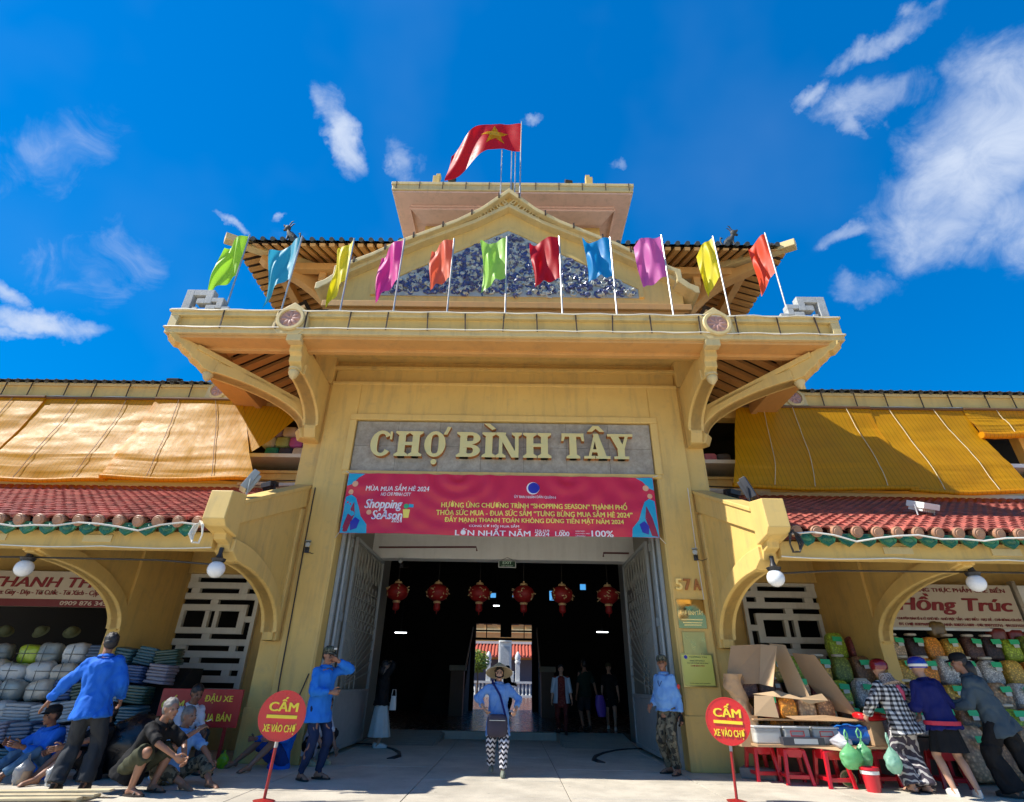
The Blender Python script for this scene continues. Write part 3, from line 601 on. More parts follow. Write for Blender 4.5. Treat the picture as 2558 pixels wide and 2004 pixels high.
    ao = [(p[0]+.14*(i/15), p[1]+.3-.2*i/15) for i, p in enumerate(ar)]
    P(MB().prism([(-2.3, 3.04), (-2.3, 2.85), (-2.1, 2.75)]+ar+ao[::-1], 'x', 3.85, 4.13), 'arch_rib', paint2, f, bev=.012)
    P(MB().prism([(.08, 1.8), (.08, 4.2), (-.1, 4.15), (-.1, 1.8)], 'x', 3.86, 4.12), 'fin_post', paint2, f, bev=.01)
    for xx in (6.72, 11.9, 14.7):
        ar2 = arch(-1.98, 1.95, 2.0, .82, 14, .03)
        p2 = [(.06, 3.95), (-2.25, 3.0), (-2.3, 2.8), (-2.12, 2.77)] + ar2 + [(.06, 1.9)]
        f = P(MB().prism(p2, 'x', xx+.06, xx+.2), 'eave_fin', paint, bev=.01)
        ao = [(p[0]+.14*(i/15), p[1]+.26-.16*i/15) for i, p in enumerate(ar2)]
        P(MB().prism([(-2.28, 2.95), (-2.28, 2.83)]+ar2+ao[::-1], 'x', xx, xx+.26), 'arch_rib', paint2, f, bev=.01)
        P(MB().prism([(.06, 3.97), (-2.3, 3.02), (-2.3, 2.9), (.06, 3.75)], 'x', xx, xx+.26), 'top_rib', paint2, f, bev=.01)
    return w
WL, WR = wing(-1), wing(1)

# ------------------------------------------------------------------ reed blinds
def reedpat(c0, c1):
    def f(N, L, tc, geo):
        mp = N.new('ShaderNodeMapping'); mp.inputs['Scale'].default_value = (1, 1, 1); L.new(tc.outputs['Object'], mp.inputs[0])
        w = N.new('ShaderNodeTexWave'); w.bands_direction = 'Z'; w.inputs['Scale'].default_value = 18; w.inputs['Distortion'].default_value = 1.5; w.inputs['Detail'].default_value = 3; L.new(mp.outputs[0], w.inputs['Vector'])
        w2 = N.new('ShaderNodeTexWave'); w2.bands_direction = 'X'; w2.inputs['Scale'].default_value = 3.2; w2.inputs['Distortion'].default_value = .3; L.new(mp.outputs[0], w2.inputs['Vector'])
        nz = N.new('ShaderNodeTexNoise'); nz.inputs['Scale'].default_value = 2; nz.inputs['Detail'].default_value = 5; L.new(geo.outputs['Position'], nz.inputs['Vector'])
        r = N.new('ShaderNodeMapRange'); r.inputs[1].default_value = 0; r.inputs[2].default_value = 1; r.inputs[3].default_value = .72; r.inputs[4].default_value = 1.05; L.new(w.outputs['Fac'], r.inputs[0])
        r2 = N.new('ShaderNodeMapRange'); r2.inputs[1].default_value = .9; r2.inputs[2].default_value = 1; r2.inputs[3].default_value = 1; r2.inputs[4].default_value = .72; L.new(w2.outputs['Fac'], r2.inputs[0])
        x = N.new('ShaderNodeMix'); x.data_type = 'RGBA'; x.inputs[6].default_value = (*c0, 1); x.inputs[7].default_value = (*c1, 1); L.new(nz.outputs[0], x.inputs[0])
        m = N.new('ShaderNodeMath'); m.operation = 'MULTIPLY'; L.new(r.outputs[0], m.inputs[0]); L.new(r2.outputs[0], m.inputs[1])
        y = N.new('ShaderNodeMix'); y.data_type = 'RGBA'; y.blend_type = 'MULTIPLY'; y.inputs[0].default_value = 1; L.new(x.outputs[2], y.inputs[6]); L.new(m.outputs[0], y.inputs[7])
        return y.outputs[2]
    return f
reed = mat('varnished_reed', (0, 0, 0), .4, spec=.26, pat=reedpat((.95, .50, .012), (.85, .38, .008)), trans=.5, bump=.25, bs=60)
cordm = mat('cream_cord', (.62, .52, .30), .7); cordd = mat('brown_cord', (.16, .08, .03), .7)
def blind(label, xt0, xt1, xb0, xb1, yb=.3, zb=4.87, yk=.5, zk=5.5, roll=.05, cords=(.3, .7), cm=None, yt=1.1, zt=7.14, seed=1):
    t = thing('reed_blind', label, 'bamboo blind', ((xt0+xt1)/2, yt, zt), group='reed blinds hung from the parapets'); t.location = (0, 0, 0)
    rn = random.Random(seed); ph = rn.uniform(0, 9)
    def fn(u, v):
        if v < .7: a = v/.7; y = yt+(yk-yt)*a+.05*sin(pi*a); z = zt+(zk-zt)*a
        else: a = (v-.7)/.3; y = yk+(yb-yk)*a; z = zk+(zb-zk)*a
        x = (xt0+(xt1-xt0)*u)*(1-v)+(xb0+(xb1-xb0)*u)*v
        e = min(1, v*4)
        y += e*(.02*sin(u*5+ph+v*2)+.03*noise.noise((u*4+seed, v*3, 0))+.016*noise.noise((u*3+seed, v*11, 2))+(.010 if v > .68 else .003)*noise.noise((u*2, v*55, seed))+.006*noise.noise((u*22, v*6, seed)))
        z += .03*sin(u*pi*2+ph)*v*e
        return (x, y, z)
    MB().grid(fn, 40, 60).build('reed_sheet', reed, t, smooth=180)
    MB().tube([fn(u/8, 1) for u in range(9)], roll, 9).build('bottom_roll', reed, t, smooth=50)
    MB().tube([(xt0, yt-.02, zt+.02), (xt1, yt-.02, zt+.02)], .035, 7).build('top_batten', cordd, t)
    for c in cords:
        MB().tube([V(fn(c+.03*sin(v*.2), v/12)) + V((0, -.03, .012)) for v in range(13)], .007, 5).build('cord', cm or cordm, t)
    return t
blind('tan reed blind nearest the gate on the left wing, shining in the sun', -8.45, -6.35, -8.37, -5.15, cords=(.28, .7), cm=cordd, seed=2)
blind('glaring sunlit reed blind second from the gate on the left wing', -11.2, -8.36, -11.1, -8.27, zb=4.82, yt=1.135, yk=.54, yb=.34, cords=(.3, .72), cm=cordd, seed=4)
blind('reed blind at the far left edge of the left wing', -13.7, -11.12, -13.6, -11.03, cords=(.3, .7), cm=cordd, seed=6)
blind('yellow reed blind beside the gate on the right wing, half in diagonal shadow', 5.55, 8.72, 4.78, 8.58, cords=(.2, .42, .82), seed=3)
blind('sunny yellow reed blind in the middle of the right wing', 8.6, 10.95, 8.42, 11.0, zb=4.84, yb=.335, yt=1.13, yk=.54, cords=(.25, .7), seed=8)
blind('short reed blind rolled half way up at the right edge', 10.95, 13.5, 10.9, 13.4, yb=.86, zb=6.4, yk=.95, zk=6.7, roll=.08, cords=(.3, .7), seed=9)
# return flap of the blind by the gate
t = thing('blind_flap', 'darker triangular reed flap folded behind the left blind beside the gate bracket', 'bamboo blind'); 
MB().add([(-6.3, 1.12, 7.05), (-4.75, 1.15, 6.95), (-5.25, .75, 5.95), (-5.55, .62, 5.6)], [(0, 1, 2, 3)]).build('reed_sheet', reed, t)
# bundles of cloth on the upstairs shelves beside the gate
cl = [(.30, .62, .05), (.62, .55, .50), (.05, .06, .12), (.02, .25, .26), (.55, .50, .44), (.5, .12, .45), (.42, .55, .25), (.55, .6, .62), (.6, .3, .34), (.5, .08, .06), (.65, .62, .58), (.35, .3, .5)]
cn = ['lime green', 'cream', 'black', 'teal', 'beige', 'purple', 'pale green', 'white', 'pink', 'red', 'ivory', 'lilac']
k = 0
for s, xs_ in ((-1, 12), (1, 3)):
    for i in range(xs_):
        c = cl[k % 12] if s < 0 else [(.1, .45, .4), (.6, .2, .3), (.1, .1, .12)][i]; nmc = cn[k % 12] if s < 0 else ['turquoise', 'rose', 'black'][i]
        col, row = i % 4, i//4; x = s*(4.55+col*.33+(row % 2)*.12); z = 5.84+row*.27
        b = MB()
        def fb(u, v, x=x, z=z):
            a = 2*pi*u; p = -pi/2+pi*v; e = .42
            g = lambda q: (abs(q)**e)*(1 if q > 0 else -1)
            return (x+.165*g(cos(a))*g(max(cos(p), 0))+.01*sin(p*9), 1.62+.16*g(sin(a))*g(max(cos(p), 0)), z+.135+.13*g(sin(p)))
        b.grid(fb, 16, 10)
        o = tag(b.build('cloth_bundle', mat('cloth_'+nmc.replace(' ', '_')+('_l' if s < 0 else '_r'), c, .8, var=.15, vs=12, bump=.6, bs=16), smooth=60), '%s cloth bundle on the upstairs shelf, %s' % (nmc, ('%s layer, left of the gate' % ['lowest', 'middle', 'top'][row]) if s < 0 else 'beside the right blind'), 'cloth bundle', 'cloth bundles stored upstairs')
        k += 1
# ------------------------------------------------------------------ gate lettering, banner, plaques
def slabtext(): pass
brl = thing('market_name_sign', 'large brass letters CHỢ BÌNH TÂY standing on the grey stone panel', 'sign', (0, 0, 5)); brl.location = (0, 0, 0)
TH = .066
def LP(polys, holes=()): return polys
def letter(ch, x, z, w, h, parent):
    """slab serif capital built from bars: main strokes T wide, thin strokes t wide, serifs"""
    T, t, sf = .145*h/.56, .075*h/.56, .06*h/.56
    q = MB(); y1 = .04
    class _Y:
        n = 0
    def yy(): _Y.n += 1; return -.075-.0009*_Y.n
    def rect(a, b, c, d): q.box(x+a, yy(), z+b, x+c, y1, z+d)
    def poly(p, y0=None): q.prism([(x+a, z+b) for a, b in p], 'y', y0 or yy(), y1)
    def stem(cx, T=T, lo=0, hi=h, s1=True, s2=True, sw=.07*h/.56):
        rect(cx-T/2, lo, cx+T/2, hi)
        if s1: poly([(cx-T/2-sw, lo), (cx+T/2+sw, lo), (cx+T/2+sw, lo+sf*.7), (cx+T/2, lo+sf*1.5), (cx-T/2, lo+sf*1.5), (cx-T/2-sw, lo+sf*.7)])
        if s2: poly([(cx-T/2-sw, hi), (cx+T/2+sw, hi), (cx+T/2+sw, hi-sf*.7), (cx+T/2, hi-sf*1.5), (cx-T/2, hi-sf*1.5), (cx-T/2-sw, hi-sf*.7)])
    def bowl(cx, cz, rx, rz, Tm, a0, a1, n=20, tm=t):
        o, i_ = [], []
        for k in range(n+1):
            a = a0+(a1-a0)*k/n; wdt = tm+(Tm-tm)*abs(cos(a))
            o.append((cx+rx*cos(a), cz+rz*sin(a))); i_.append((cx+(rx-wdt)*cos(a), cz+(rz-(tm*1.0))*sin(a)))
        y_ = yy()
        for k in range(n): poly([o[k], o[k+1], i_[k+1], i_[k]], y_)
    if ch == 'C':
        bowl(w/2, h/2, w/2, h/2+.01, T, R_(38), R_(322)); rect(w-.07, h*.66, w-.02, h*.98); 
    elif ch == 'O': bowl(w/2, h/2, w/2, h/2+.01, T, 0, 2*pi, 28)
    elif ch == 'H': stem(T*.9); stem(w-T*.9); rect(T*.9, h/2-t/2, w-T*.9, h/2+t/2)
    elif ch == 'I': stem(w/2)
    elif ch == 'N': stem(t*1.1, t); stem(w-t*1.1, t, s1=False); poly([(0, h), (T*1.05, h), (w-t*.6, 0), (w-t*.6-T*1.0, 0)])
    elif ch == 'B':
        stem(T*.9)
        for cz, rz, rx in ((h*.75, h*.25, w*.44), (h*.255, h*.255, w*.5)):
            bowl(w-rx-.01*0, cz, rx, rz, T, -pi/2, pi/2, 14); rect(T*.9, cz+rz-t, w-rx, cz+rz); rect(T*.9, cz-rz, w-rx, cz-rz+t)
    elif ch == 'T': stem(w/2, s2=False); rect(0, h-t, w, h); poly([(0, h-t), (t*.9, h-t), (t*.55, h-t-.1), (-.01, h-t-.1)]); poly([(w, h-t), (w-t*.9, h-t), (w-t*.55, h-t-.1), (w+.01, h-t-.1)])
    elif ch == 'A':
        poly([(t*.9, 0), (t*1.7, 0), (w*.52, h), (w*.42, h)]); poly([(w-T*1.6, 0), (w-T*.35, 0), (w*.58, h), (w*.38, h)]); rect(w*.25, h*.25, w*.68, h*.25+t*.9)
        rect(-.01, 0, t*2.9, sf); rect(w-T*2.0, 0, w+.01, sf)
    elif ch == 'Y':
        rect(w/2-T/2, 0, w/2+T/2, h*.45); rect(w/2-T*1.05, 0, w/2+T*1.05, sf); poly([(T*.15, h), (T*1.3, h), (w/2+T/2, h*.4), (w/2-T/2, h*.4)]); poly([(w-t*1.8, h), (w-t*.9, h), (w/2+T/2, h*.4), (w/2, h*.4)])
        rect(-.02, h-sf, T*1.75, h); rect(w-t*3.3, h-sf, w+.01, h)
    return q
bz, bh = 5.285, .56
lay = [('C', -2.74, .46), ('H', -2.22, .55), ('O', -1.62, .44), ('B', -.94, .48), ('I', -.4, .24), ('N', -.12, .5), ('H', .44, .56), ('T', 1.23, .46), ('A', 1.69, .52), ('Y', 2.2, .5)]
for ch, x, w in lay:
    q = letter(ch, x, bz, w, bh, brl); o = q.build('letter', [brass, letter_side], brl)
    for p in o.data.polygons:
        if p.normal.y > -.5: p.material_index = 1
def accent(pts, z=0): 
    o = MB().prism(pts, 'y', -.075, .04).build('accent', [brass, letter_side], brl)
    for p in o.data.polygons:
        if p.normal.y > -.5: p.material_index = 1
accent([(-1.24, 5.78), (-1.16, 5.78), (-1.08, 5.96), (-1.16, 5.96), (-1.19, 5.88)]); accent([(-1.4+.06*cos(a), 5.17+.06*sin(a)) for a in [i*pi/6 for i in range(12)]])
accent([(-.4, 6.05), (-.28, 6.05), (-.14, 5.93), (-.22, 5.9)]); accent([(1.77, 5.89), (1.87, 5.89), (1.95, 5.96), (2.03, 5.89), (2.13, 5.89), (2.01, 6.03), (1.89, 6.03)])

# red promotional banner under the panel
banner_red = mat('banner_red_vinyl', (.58, .016, .05), .38, spec=.5, bump=0, var=.04, vs=2)
w_ink = mat('white_ink', (.78, .76, .78), .45); y_ink = mat('yellow_ink', (.80, .68, .12), .45); b_ink = mat('deep_blue_ink', (.03, .03, .36), .4); c_ink = mat('cyan_ink', (.02, .35, .55), .4); p_ink = mat('purple_ink', (.16, .04, .40), .4); g_ink = mat('green_ink', (.04, .42, .16), .45); o_ink = mat('peach_ink', (.75, .38, .22), .45); m_ink = mat('maroon_ink', (.28, .01, .05), .45)
bn = thing('promotional_banner', 'wide red shopping season banner tied across the top of the gate opening', 'banner', (0, -.1, 4.3)); bn.location = (0, 0, 0)
BX0, BX1, BZ0, BZ1, BY = -3.07, 3.03, 3.68, 4.89, -.10
def by(x, z):
    u = (x-BX0)/(BX1-BX0); v = (z-BZ0)/(BZ1-BZ0)
    f = 0
    for c, d, a in ((.36, 1.5, .02), (.72, 1.3, .016), (.05, 1.2, .016), (.93, 1.1, .012)):   # swags hung from tie points
        r = sqrt((u-c)**2*9+(1-v)**2*.5); f += a*sin(r*24*d)*math.exp(-r*1.5)
    return BY-.02*sin(pi*v)*sin(pi*u)+f+.006*sin(u*60+v*9)+.012*sin(v*5+u*3)
MB().grid(lambda u, v: (BX0+(BX1-BX0)*u, by(BX0+(BX1-BX0)*u, BZ0+(BZ1-BZ0)*v), BZ0+(BZ1-BZ0)*v+.015*sin(u*pi*3)*(1-v)), 150, 34).build('sheet', banner_red, bn, smooth=180)
def on_banner(me, cx, cz, lift=.006, name='lettering', m=w_ink):
    n = len(me.vertices); a = np.empty(n*3); me.vertices.foreach_get('co', a); a = a.reshape(-1, 3); a[:, 0] += cx; a[:, 2] += cz
    for i in range(n): a[i, 1] = by(a[i, 0], a[i, 2])-lift+a[i, 1]*.05
    me.vertices.foreach_set('co', a.ravel()); me.materials.clear(); me.materials.append(m); me.update(); return link(name, me, bn)
def bt(s_, x0, x1, z, h, m=w_ink, bold=.012, shear=0): on_banner(text(s_, x1-x0, h, bold, .002, shear), (x0+x1)/2, z, m=m)
bt('MÙA MUA SẮM HÈ 2024', -2.68, -1.42, 4.60, .15, bold=.03, shear=.12)
bt('HO CHI MINH CITY', -2.37, -1.77, 4.46, .07, bold=.03, shear=.2)
bt('Shopping', -2.66, -1.92, 4.24, .23, w_ink, .05, .25); bt('Shopping', -2.65, -1.93, 4.243, .2, p_ink, .0, .25)
bt('SeAson', -2.5, -1.9, 4.05, .18, w_ink, .05, .2); bt('SeAson', -2.49, -1.91, 4.053, .155, p_ink, 0, .2); bt('2024', -2.1, -1.9, 3.94, .07, bold=.03)
bt('ỦY BAN NHÂN DÂN QUẬN 6', .26, 1.08, 4.44, .085, bold=.02)
bt('HƯỞNG ỨNG CHƯƠNG TRÌNH “SHOPPING SEASON” THÀNH PHỐ', -1.16, 2.46, 4.285, .15, y_ink, .045)
bt('THỎA SỨC MUA - ĐUA SỨC SẮM “TƯNG BỪNG MUA SẮM HÈ 2024”', -1.25, 2.55, 4.135, .155, y_ink, .045)
bt('ĐẨY MẠNH THANH TOÁN KHÔNG DÙNG TIỀN MẶT NĂM 2024', -1.08, 2.37, 3.985, .155, y_ink, .045)
bt('CÙNG CƠ HỘI MUA SẮM', -.6, .36, 3.865, .075, bold=.03)
bt('LỚN NHẤT NĂM', -.86, .58, 3.755, .16, bold=.03)
bt('15/6-15/9', .67, .94, 3.785, .05, bold=.03); bt('2024', .66, .94, 3.72, .075, bold=.03); bt('1.000', 1.05, 1.32, 3.735, .085, bold=.03); bt('HƠN', 1.14, 1.23, 3.795, .03); bt('THƯƠNG HIỆU', 1.06, 1.31, 3.68+.015, .025)
bt('HẠN MỨC', 1.44, 1.62, 3.79, .035); bt('KHUYẾN MẠI', 1.44, 1.71, 3.748, .035); bt('LÊN ĐẾN', 1.44, 1.62, 3.705, .035); bt('100%', 1.74, 2.16, 3.745, .12, bold=.03)
def bshape(pts, m, name='print', lift=.0045): 
    # subdivided flat shape so that it follows the folds
    me = MB().prism(pts, 'y', 0, -.001).mesh(name, m); bm = bmesh.new(); bm.from_mesh(me); bmesh.ops.triangulate(bm, faces=bm.faces[:]); bmesh.ops.subdivide_edges(bm, edges=bm.edges[:], cuts=4, use_grid_fill=True); bm.to_mesh(me); bm.free()
    return on_banner(me, 0, 0, lift, name, m)
circ = lambda cx, cz, r, n=18: [(cx+r*cos(2*pi*i/n), cz+r*sin(2*pi*i/n)) for i in range(n)]
bshape(circ(.63, 4.62, .13), w_ink, 'emblem', .005); bshape(circ(.645, 4.625, .115), b_ink, 'emblem', .0075)
bt('⌂', .58, .70, 4.63, .1, c_ink, .01)
for s, x0 in ((1, BX0), (-1, BX1)):
    X = lambda d: x0+s*d
    bshape([(X(.005), 3.69), (X(.52), 3.69), (X(.5), 3.86), (X(.36), 4.02), (X(.3), 4.2), (X(.22), 4.38), (X(.12), 4.45), (X(.02), 4.4)], c_ink, 'print', .004)
    bshape([(X(.005), 4.62), (X(.12), 4.66), (X(.22), 4.8), (X(.34), 4.88), (X(.01), 4.88)], c_ink, 'print', .004)
    bshape([(X(.02), 3.7), (X(.14), 3.72), (X(.24), 4.05), (X(.2), 4.3), (X(.1), 4.05)], m_ink, 'print', .0055); bshape([(X(.2), 3.74), (X(.32), 3.78), (X(.36), 3.94), (X(.26), 4.0), (X(.18), 3.9)], b_ink, 'print', .0062)
    bshape(circ(X(.17), 4.66, .06), o_ink, 'print', .0065); bshape(circ(X(.1), 4.5, .05), o_ink, 'print', .0065)
bshape([(-1.88, 4.0), (-1.78, 4.0), (-1.76, 4.16), (-1.9, 4.16)], y_ink, 'print'); bshape(circ(-1.84, 4.22, .05, 10), g_ink, 'print'); bshape([(-1.79, 4.2), (-1.7, 4.2), (-1.7, 4.26), (-1.79, 4.27)], c_ink, 'print'); bshape(circ(-2.56, 4.1, .05, 10), o_ink, 'print', .008)
for a, b in (((BX0, BY-.02, BZ1), (-3.16, -.02, 4.96)), ((BX1, BY-.02, BZ1), (3.16, -.02, 4.96)), ((BX0, BY-.02, BZ0), (-3.16, .0, 3.62)), ((BX1, BY-.02, BZ0), (3.16, 0, 3.6))): MB().tube([a, b], .008, 5).build('tie', cable_w, bn)

# house number and brass plates on the right pillar
num = thing('house_number', 'rusting gold house number 57A on the right pillar', 'number', (3.46, 0, 2.86)); num.location = (0, 0, 0)
for ch, x in (('5', 3.3), ('7', 3.46), ('A', 3.63)): put_text(ch, letter_side if ch != '5' else brass, num, (x, -.02, 2.86), h=.2, w=.13, bold=.06, ext=.02, name='digit')
def plate(label, x0, x1, z0, z1, m, fm=None, cat='plaque'):
    t = thing('plaque', label, cat, ((x0+x1)/2, -.01, (z0+z1)/2), group='plates on the right gate pillar'); t.location = (0, 0, 0)
    MB().box(x0, -.025, z0, x1, -.002, z1).build('plate', m, t, bev=.004)
    if fm: q = MB(); q.box(x0-.012, -.032, z0-.012, x1+.012, -.02, z0+.012); q.box(x0-.012, -.032, z1-.012, x1+.012, -.02, z1+.012); q.box(x0-.012, -.031, z0+.012, x0+.012, -.02, z1-.012); q.box(x1-.012, -.031, z0+.012, x1+.012, -.02, z1-.012); q.build('frame', fm, t)
    return t
mirror_br = mat('mirror_brass', (.55, .36, .13), .06, metal=1); dull_br = mat('dull_brass', (.45, .38, .14), .32, metal=1); lemon = mat('yellow_plate', (.62, .60, .12), .35, coat=.2)
ink_d = mat('dark_ink', (.03, .05, .03), .5); ink_r = mat('red_ink', (.45, .05, .02), .5)
t = plate('mirror polished brass plate engraved CHỢ BÌNH TÂY below the house number', 3.21, 3.71, 2.11, 2.6, mirror_br)
put_text('CHỢ BÌNH TÂY', brass, t, (3.46, -.027, 2.37), w=.42, h=.11, bold=.03, ext=.003)
for i, z in enumerate((2.25, 2.2, 2.16)): MB().box(3.27+.02*i, -.0275, z, 3.65-.02*i, -.025, z+.018).build('engraved_line', brass, t)
t = plate('plain dull brass plate between two other plates', 3.25, 3.65, 1.71, 2.06, dull_br)
t = plate('yellow framed information plate lowest on the right pillar', 3.18, 3.72, 1.21, 1.70, lemon, dull_br, 'notice')
put_text('THÔNG TIN', ink_d, t, (3.47, -.028, 1.66), w=.3, h=.025, ext=.002)
for z, wd, hh in ((1.60, .26, .026), (1.565, .36, .022)): put_text('TRUNG TÂM QUẢN LÝ' if wd < .3 else 'TRA CỨU THÔNG TIN DI TÍCH', ink_d, t, (3.45, -.028, z), w=wd, h=hh, ext=.002)
put_text('CHỢ BÌNH TÂY', ink_r, t, (3.45, -.028, 1.52), w=.24, h=.032, ext=.002, bold=.02)
put_text('PHIÊN BẢN THỬ NGHIỆM', ink_d, t, (3.45, -.028, 1.255), w=.34, h=.02, ext=.002)
MB().lathe([(.03, 0), (.03, .003)], (3.26, -.025, 1.655), 14, Matrix.Rotation(pi/2, 3, 'X')).build('emblem', b_ink, t)

# ------------------------------------------------------------------ flags
def flagmat(n, c): return mat('flag_'+n, c, .5, trans=.45, bump=.1, bs=8)
FC = {'lime': (.42, .78, .05), 'turquoise': (.05, .44, .62), 'yellow': (.88, .74, .02), 'pink': (.80, .06, .36), 'coral': (.92, .17, .08), 'pale_lime': (.42, .78, .12), 'red': (.58, .005, .012), 'sky_blue': (.01, .30, .68), 'orchid': (.70, .14, .46), 'orange': (.90, .08, .02)}
pole_m = mat('galvanised_pole', (.50, .48, .44), .35, metal=.6)
# x, top z, colour, fly length sideways, drop of the free corner, forward blow, label
FL = [(-5.72, 9.92, 'lime', -.42, .75, -.1, 'lime green flag at the left end of the row on the canopy'), (-4.54, 9.9, 'turquoise', -.6, .8, .1, 'turquoise flag second from the left on the canopy'), (-3.37, 9.85, 'yellow', -.42, .6, .2, 'yellow flag third from the left beside the gable foot'),
      (-2.25, 9.86, 'pink', -.52, .6, .15, 'hot pink flag over the left slope of the gable'), (-1.15, 9.88, 'coral', -.5, .35, .1, 'coral flag left of the blue relief centre'), (.02, 9.94, 'pale_lime', -.56, .3, .05, 'pale lime flag in the centre of the row'),
      (1.18, 9.98, 'red', -.64, .25, .05, 'plain dark red flag right of the centre'), (2.31, 9.97, 'sky_blue', -.6, .1, .05, 'sky blue flag over the right slope of the gable'), (3.46, 10.05, 'orchid', -.62, .25, .1, 'orchid pink flag at the right foot of the gable'),
      (4.6, 10.03, 'yellow', -.34, .5, .2, 'narrow yellow flag above the right medallion'), (5.78, 10.15, 'orange', -.34, .45, .25, 'orange red flag at the right end of the row')]
for i, (x, zt, c, dx, drop, fwd, lab) in enumerate(FL):
    t = thing('coloured_flag', lab, 'flag', (x, -1.5, 7.7), group='coloured flags along the canopy'); t.location = (0, 0, 0); rn = random.Random(i)
    lean = rn.uniform(-.06, .06)
    MB().tube([(x+lean*.4, -1.5, 7.6), (x, -1.5, zt+.03)], .018, 7).build('pole', pole_m, t)
    H = rn.uniform(1.06, 1.18); ph = rn.uniform(0, 6)
    def fn(u, v, x=x, zt=zt, dx=dx, drop=drop, fwd=fwd, H=H, ph=ph):
        s_ = u; z = zt-H*v-drop*s_**1.3*(.55+.45*v); xx = x+dx*(s_**.9)*(1-.12*v)+.03*sin(s_*7+v*5+ph)*s_
        y = -1.5+fwd*s_+.09*sin(s_*6.5+v*3.4+ph)*min(1, s_*2.5)+.05*sin(s_*13-v*5+ph)*s_
        return (xx, y, z)
    MB().grid(fn, 26, 26).build('cloth', flagmat(c, FC[c]), t, smooth=180)
# national flag and the bare poles over the gable
nf = thing('national_flag', 'large red flag with a yellow star flying above the gable on a tall pole', 'flag', (.3, 1.2, 13.9)); nf.location = (0, 0, 0)
PX, PY, PT = .33, 1.2, 17.98
MB().tube([(PX-.04, PY, 13.6), (PX, PY, PT+.02)], [.03, .018], 8).build('pole', pole_m, nf)
def nfn(u, v):
    x = PX-2.3*u+.12*sin(u*5)*v; sag = .9*max(0, u-.3)**1.2*2.2
    z = PT-.08-1.42*v*(1-.42*max(0, u-.45))-.06*u-sag*(1+.25*v)+.12*sin(u*3.2)
    y = PY+.22*sin(u*7.5+v*1.2)*min(1, u*2)+.08*sin(u*15-v*4)*u
    return V((x, y, z))
fr_ = flagmat('national_red', (.62, .004, .006)); fy = flagmat('star_yellow', (.88, .55, .0))
MB().grid(nfn, 60, 34).build('cloth', fr_, nf, smooth=180)
star = []
for i in range(10):
    a = pi/2+i*pi/5; r = .4 if i % 2 == 0 else .155; star.append((.40+r*cos(a)/2.3*1.42*.8, .47-r*sin(a)*.95))
for sg in (-1, 1):
    me = MB().prism([(a, b) for a, b in star], 'y', 0, .0001).mesh('star', fy); bm = bmesh.new(); bm.from_mesh(me); bmesh.ops.triangulate(bm, faces=bm.faces[:]); bmesh.ops.subdivide_edges(bm, edges=bm.edges[:], cuts=5, use_grid_fill=True)
    for vv in bm.verts:
        u, v = vv.co.x, vv.co.z; e = .01; p = nfn(u, v); nrm = (nfn(u+e, v)-p).cross(nfn(u, v+e)-p).normalized(); vv.co = p+nrm*.006*sg
    bm.to_mesh(me); bm.free(); link('star', me, nf)
for i, (x, z1) in enumerate(((-.3, 16.6), (.02, 17.0), (.14, 16.75))):
    tag(MB().tube([(x, 1.25+.1*i, 13.4), (x, 1.25+.1*i, z1)], .02, 6).build('flagpole', pole_m), ['short bare pole left of the gable tip', 'bare pole just behind the gable tip', 'thin bare pole close beside the flag'][i], 'flagpole', 'bare poles behind the gable')

# ------------------------------------------------------------------ lamps, floodlights, cameras
globe_m = mat('white_opal_glass', (.74, .76, .77), .25, spec=.5)
for x, y, lab in ((-6.9, -2.2, 'white globe lamp over the clothing shop at the left edge'), (-4.0, -2.35, 'white globe lamp under the left roof bracket'), (4.0, -2.35, 'bright white globe lamp under the right roof bracket'), (6.95, -2.2, 'white globe lamp in front of the food shop sign')):
    t = thing('globe_lamp', lab, 'lamp', (x, y, 2.75), group='globe lamps under the eaves')
    MB().ell((0, 0, -.165), .119, None, 20, 14).build('globe', globe_m, t, smooth=180)
    MB().lathe([(.085, -.06), (.1, -.02), (.05, .0), (.03, .06), (.03, .14)], (0, 0, 0), 14).build('holder', black_m, t, smooth=40)
lens = mat('dark_glass', (.02, .022, .025), .08, spec=.8)
def flood(label, loc, rz, tilt, w=.3, h=.36, m=black_m, face=lens):
    t = thing('floodlight', label, 'floodlight', loc, rz, 'floodlights on the roofs')
    M = Matrix.Rotation(tilt, 4, 'X')
    q = MB().box(-w/2, -.05, -h/2, w/2, .05, h/2)
    for i in range(7): q.box(-w/2+.02+i*(w-.04)/7, .05, -h/2+.03, -w/2+.03+i*(w-.04)/7, .1, h/2-.03)
    q.v = [tuple(M @ V(p)) for p in q.v]; q.build('housing', m, t, bev=.008)
    q = MB().box(-w/2+.02, -.058, -h/2+.02, w/2-.02, -.049, h/2-.02); q.v = [tuple(M @ V(p)) for p in q.v]; q.build('front_glass', face, t)
    MB().tube([(-w/2-.02, 0, 0), (-w/2-.02, .0, -h/2-.1), (w/2+.02, 0, -h/2-.1), (w/2+.02, 0, 0)], .012, 6).build('yoke', m, t)
    return t
flood('grey floodlight on top of the left bracket end', (-3.98, -2.1, 4.0), R_(-60), R_(-25), .26, .34, steel, steel)
flood('black floodlight on top of the right bracket end', (4.0, -2.1, 3.98), R_(55), R_(-20), .3, .36)
flood('flat white framed solar floodlight lying on the right tiled roof', (7.25, -1.35, 4.0), R_(20), R_(-65), .38, .3, white, lens)
flood('small black floodlight on the parapet of the right wing', (8.6, 1.3, 7.72), 0, R_(-60), .34, .22)
flood('small black floodlight on the parapet of the left wing', (-8.3, 1.3, 7.78), 0, R_(-65), .3, .2)
flood('black floodlight on the tower top', (2.35, 5.15, 19.9), R_(10), R_(-35), .3, .26)
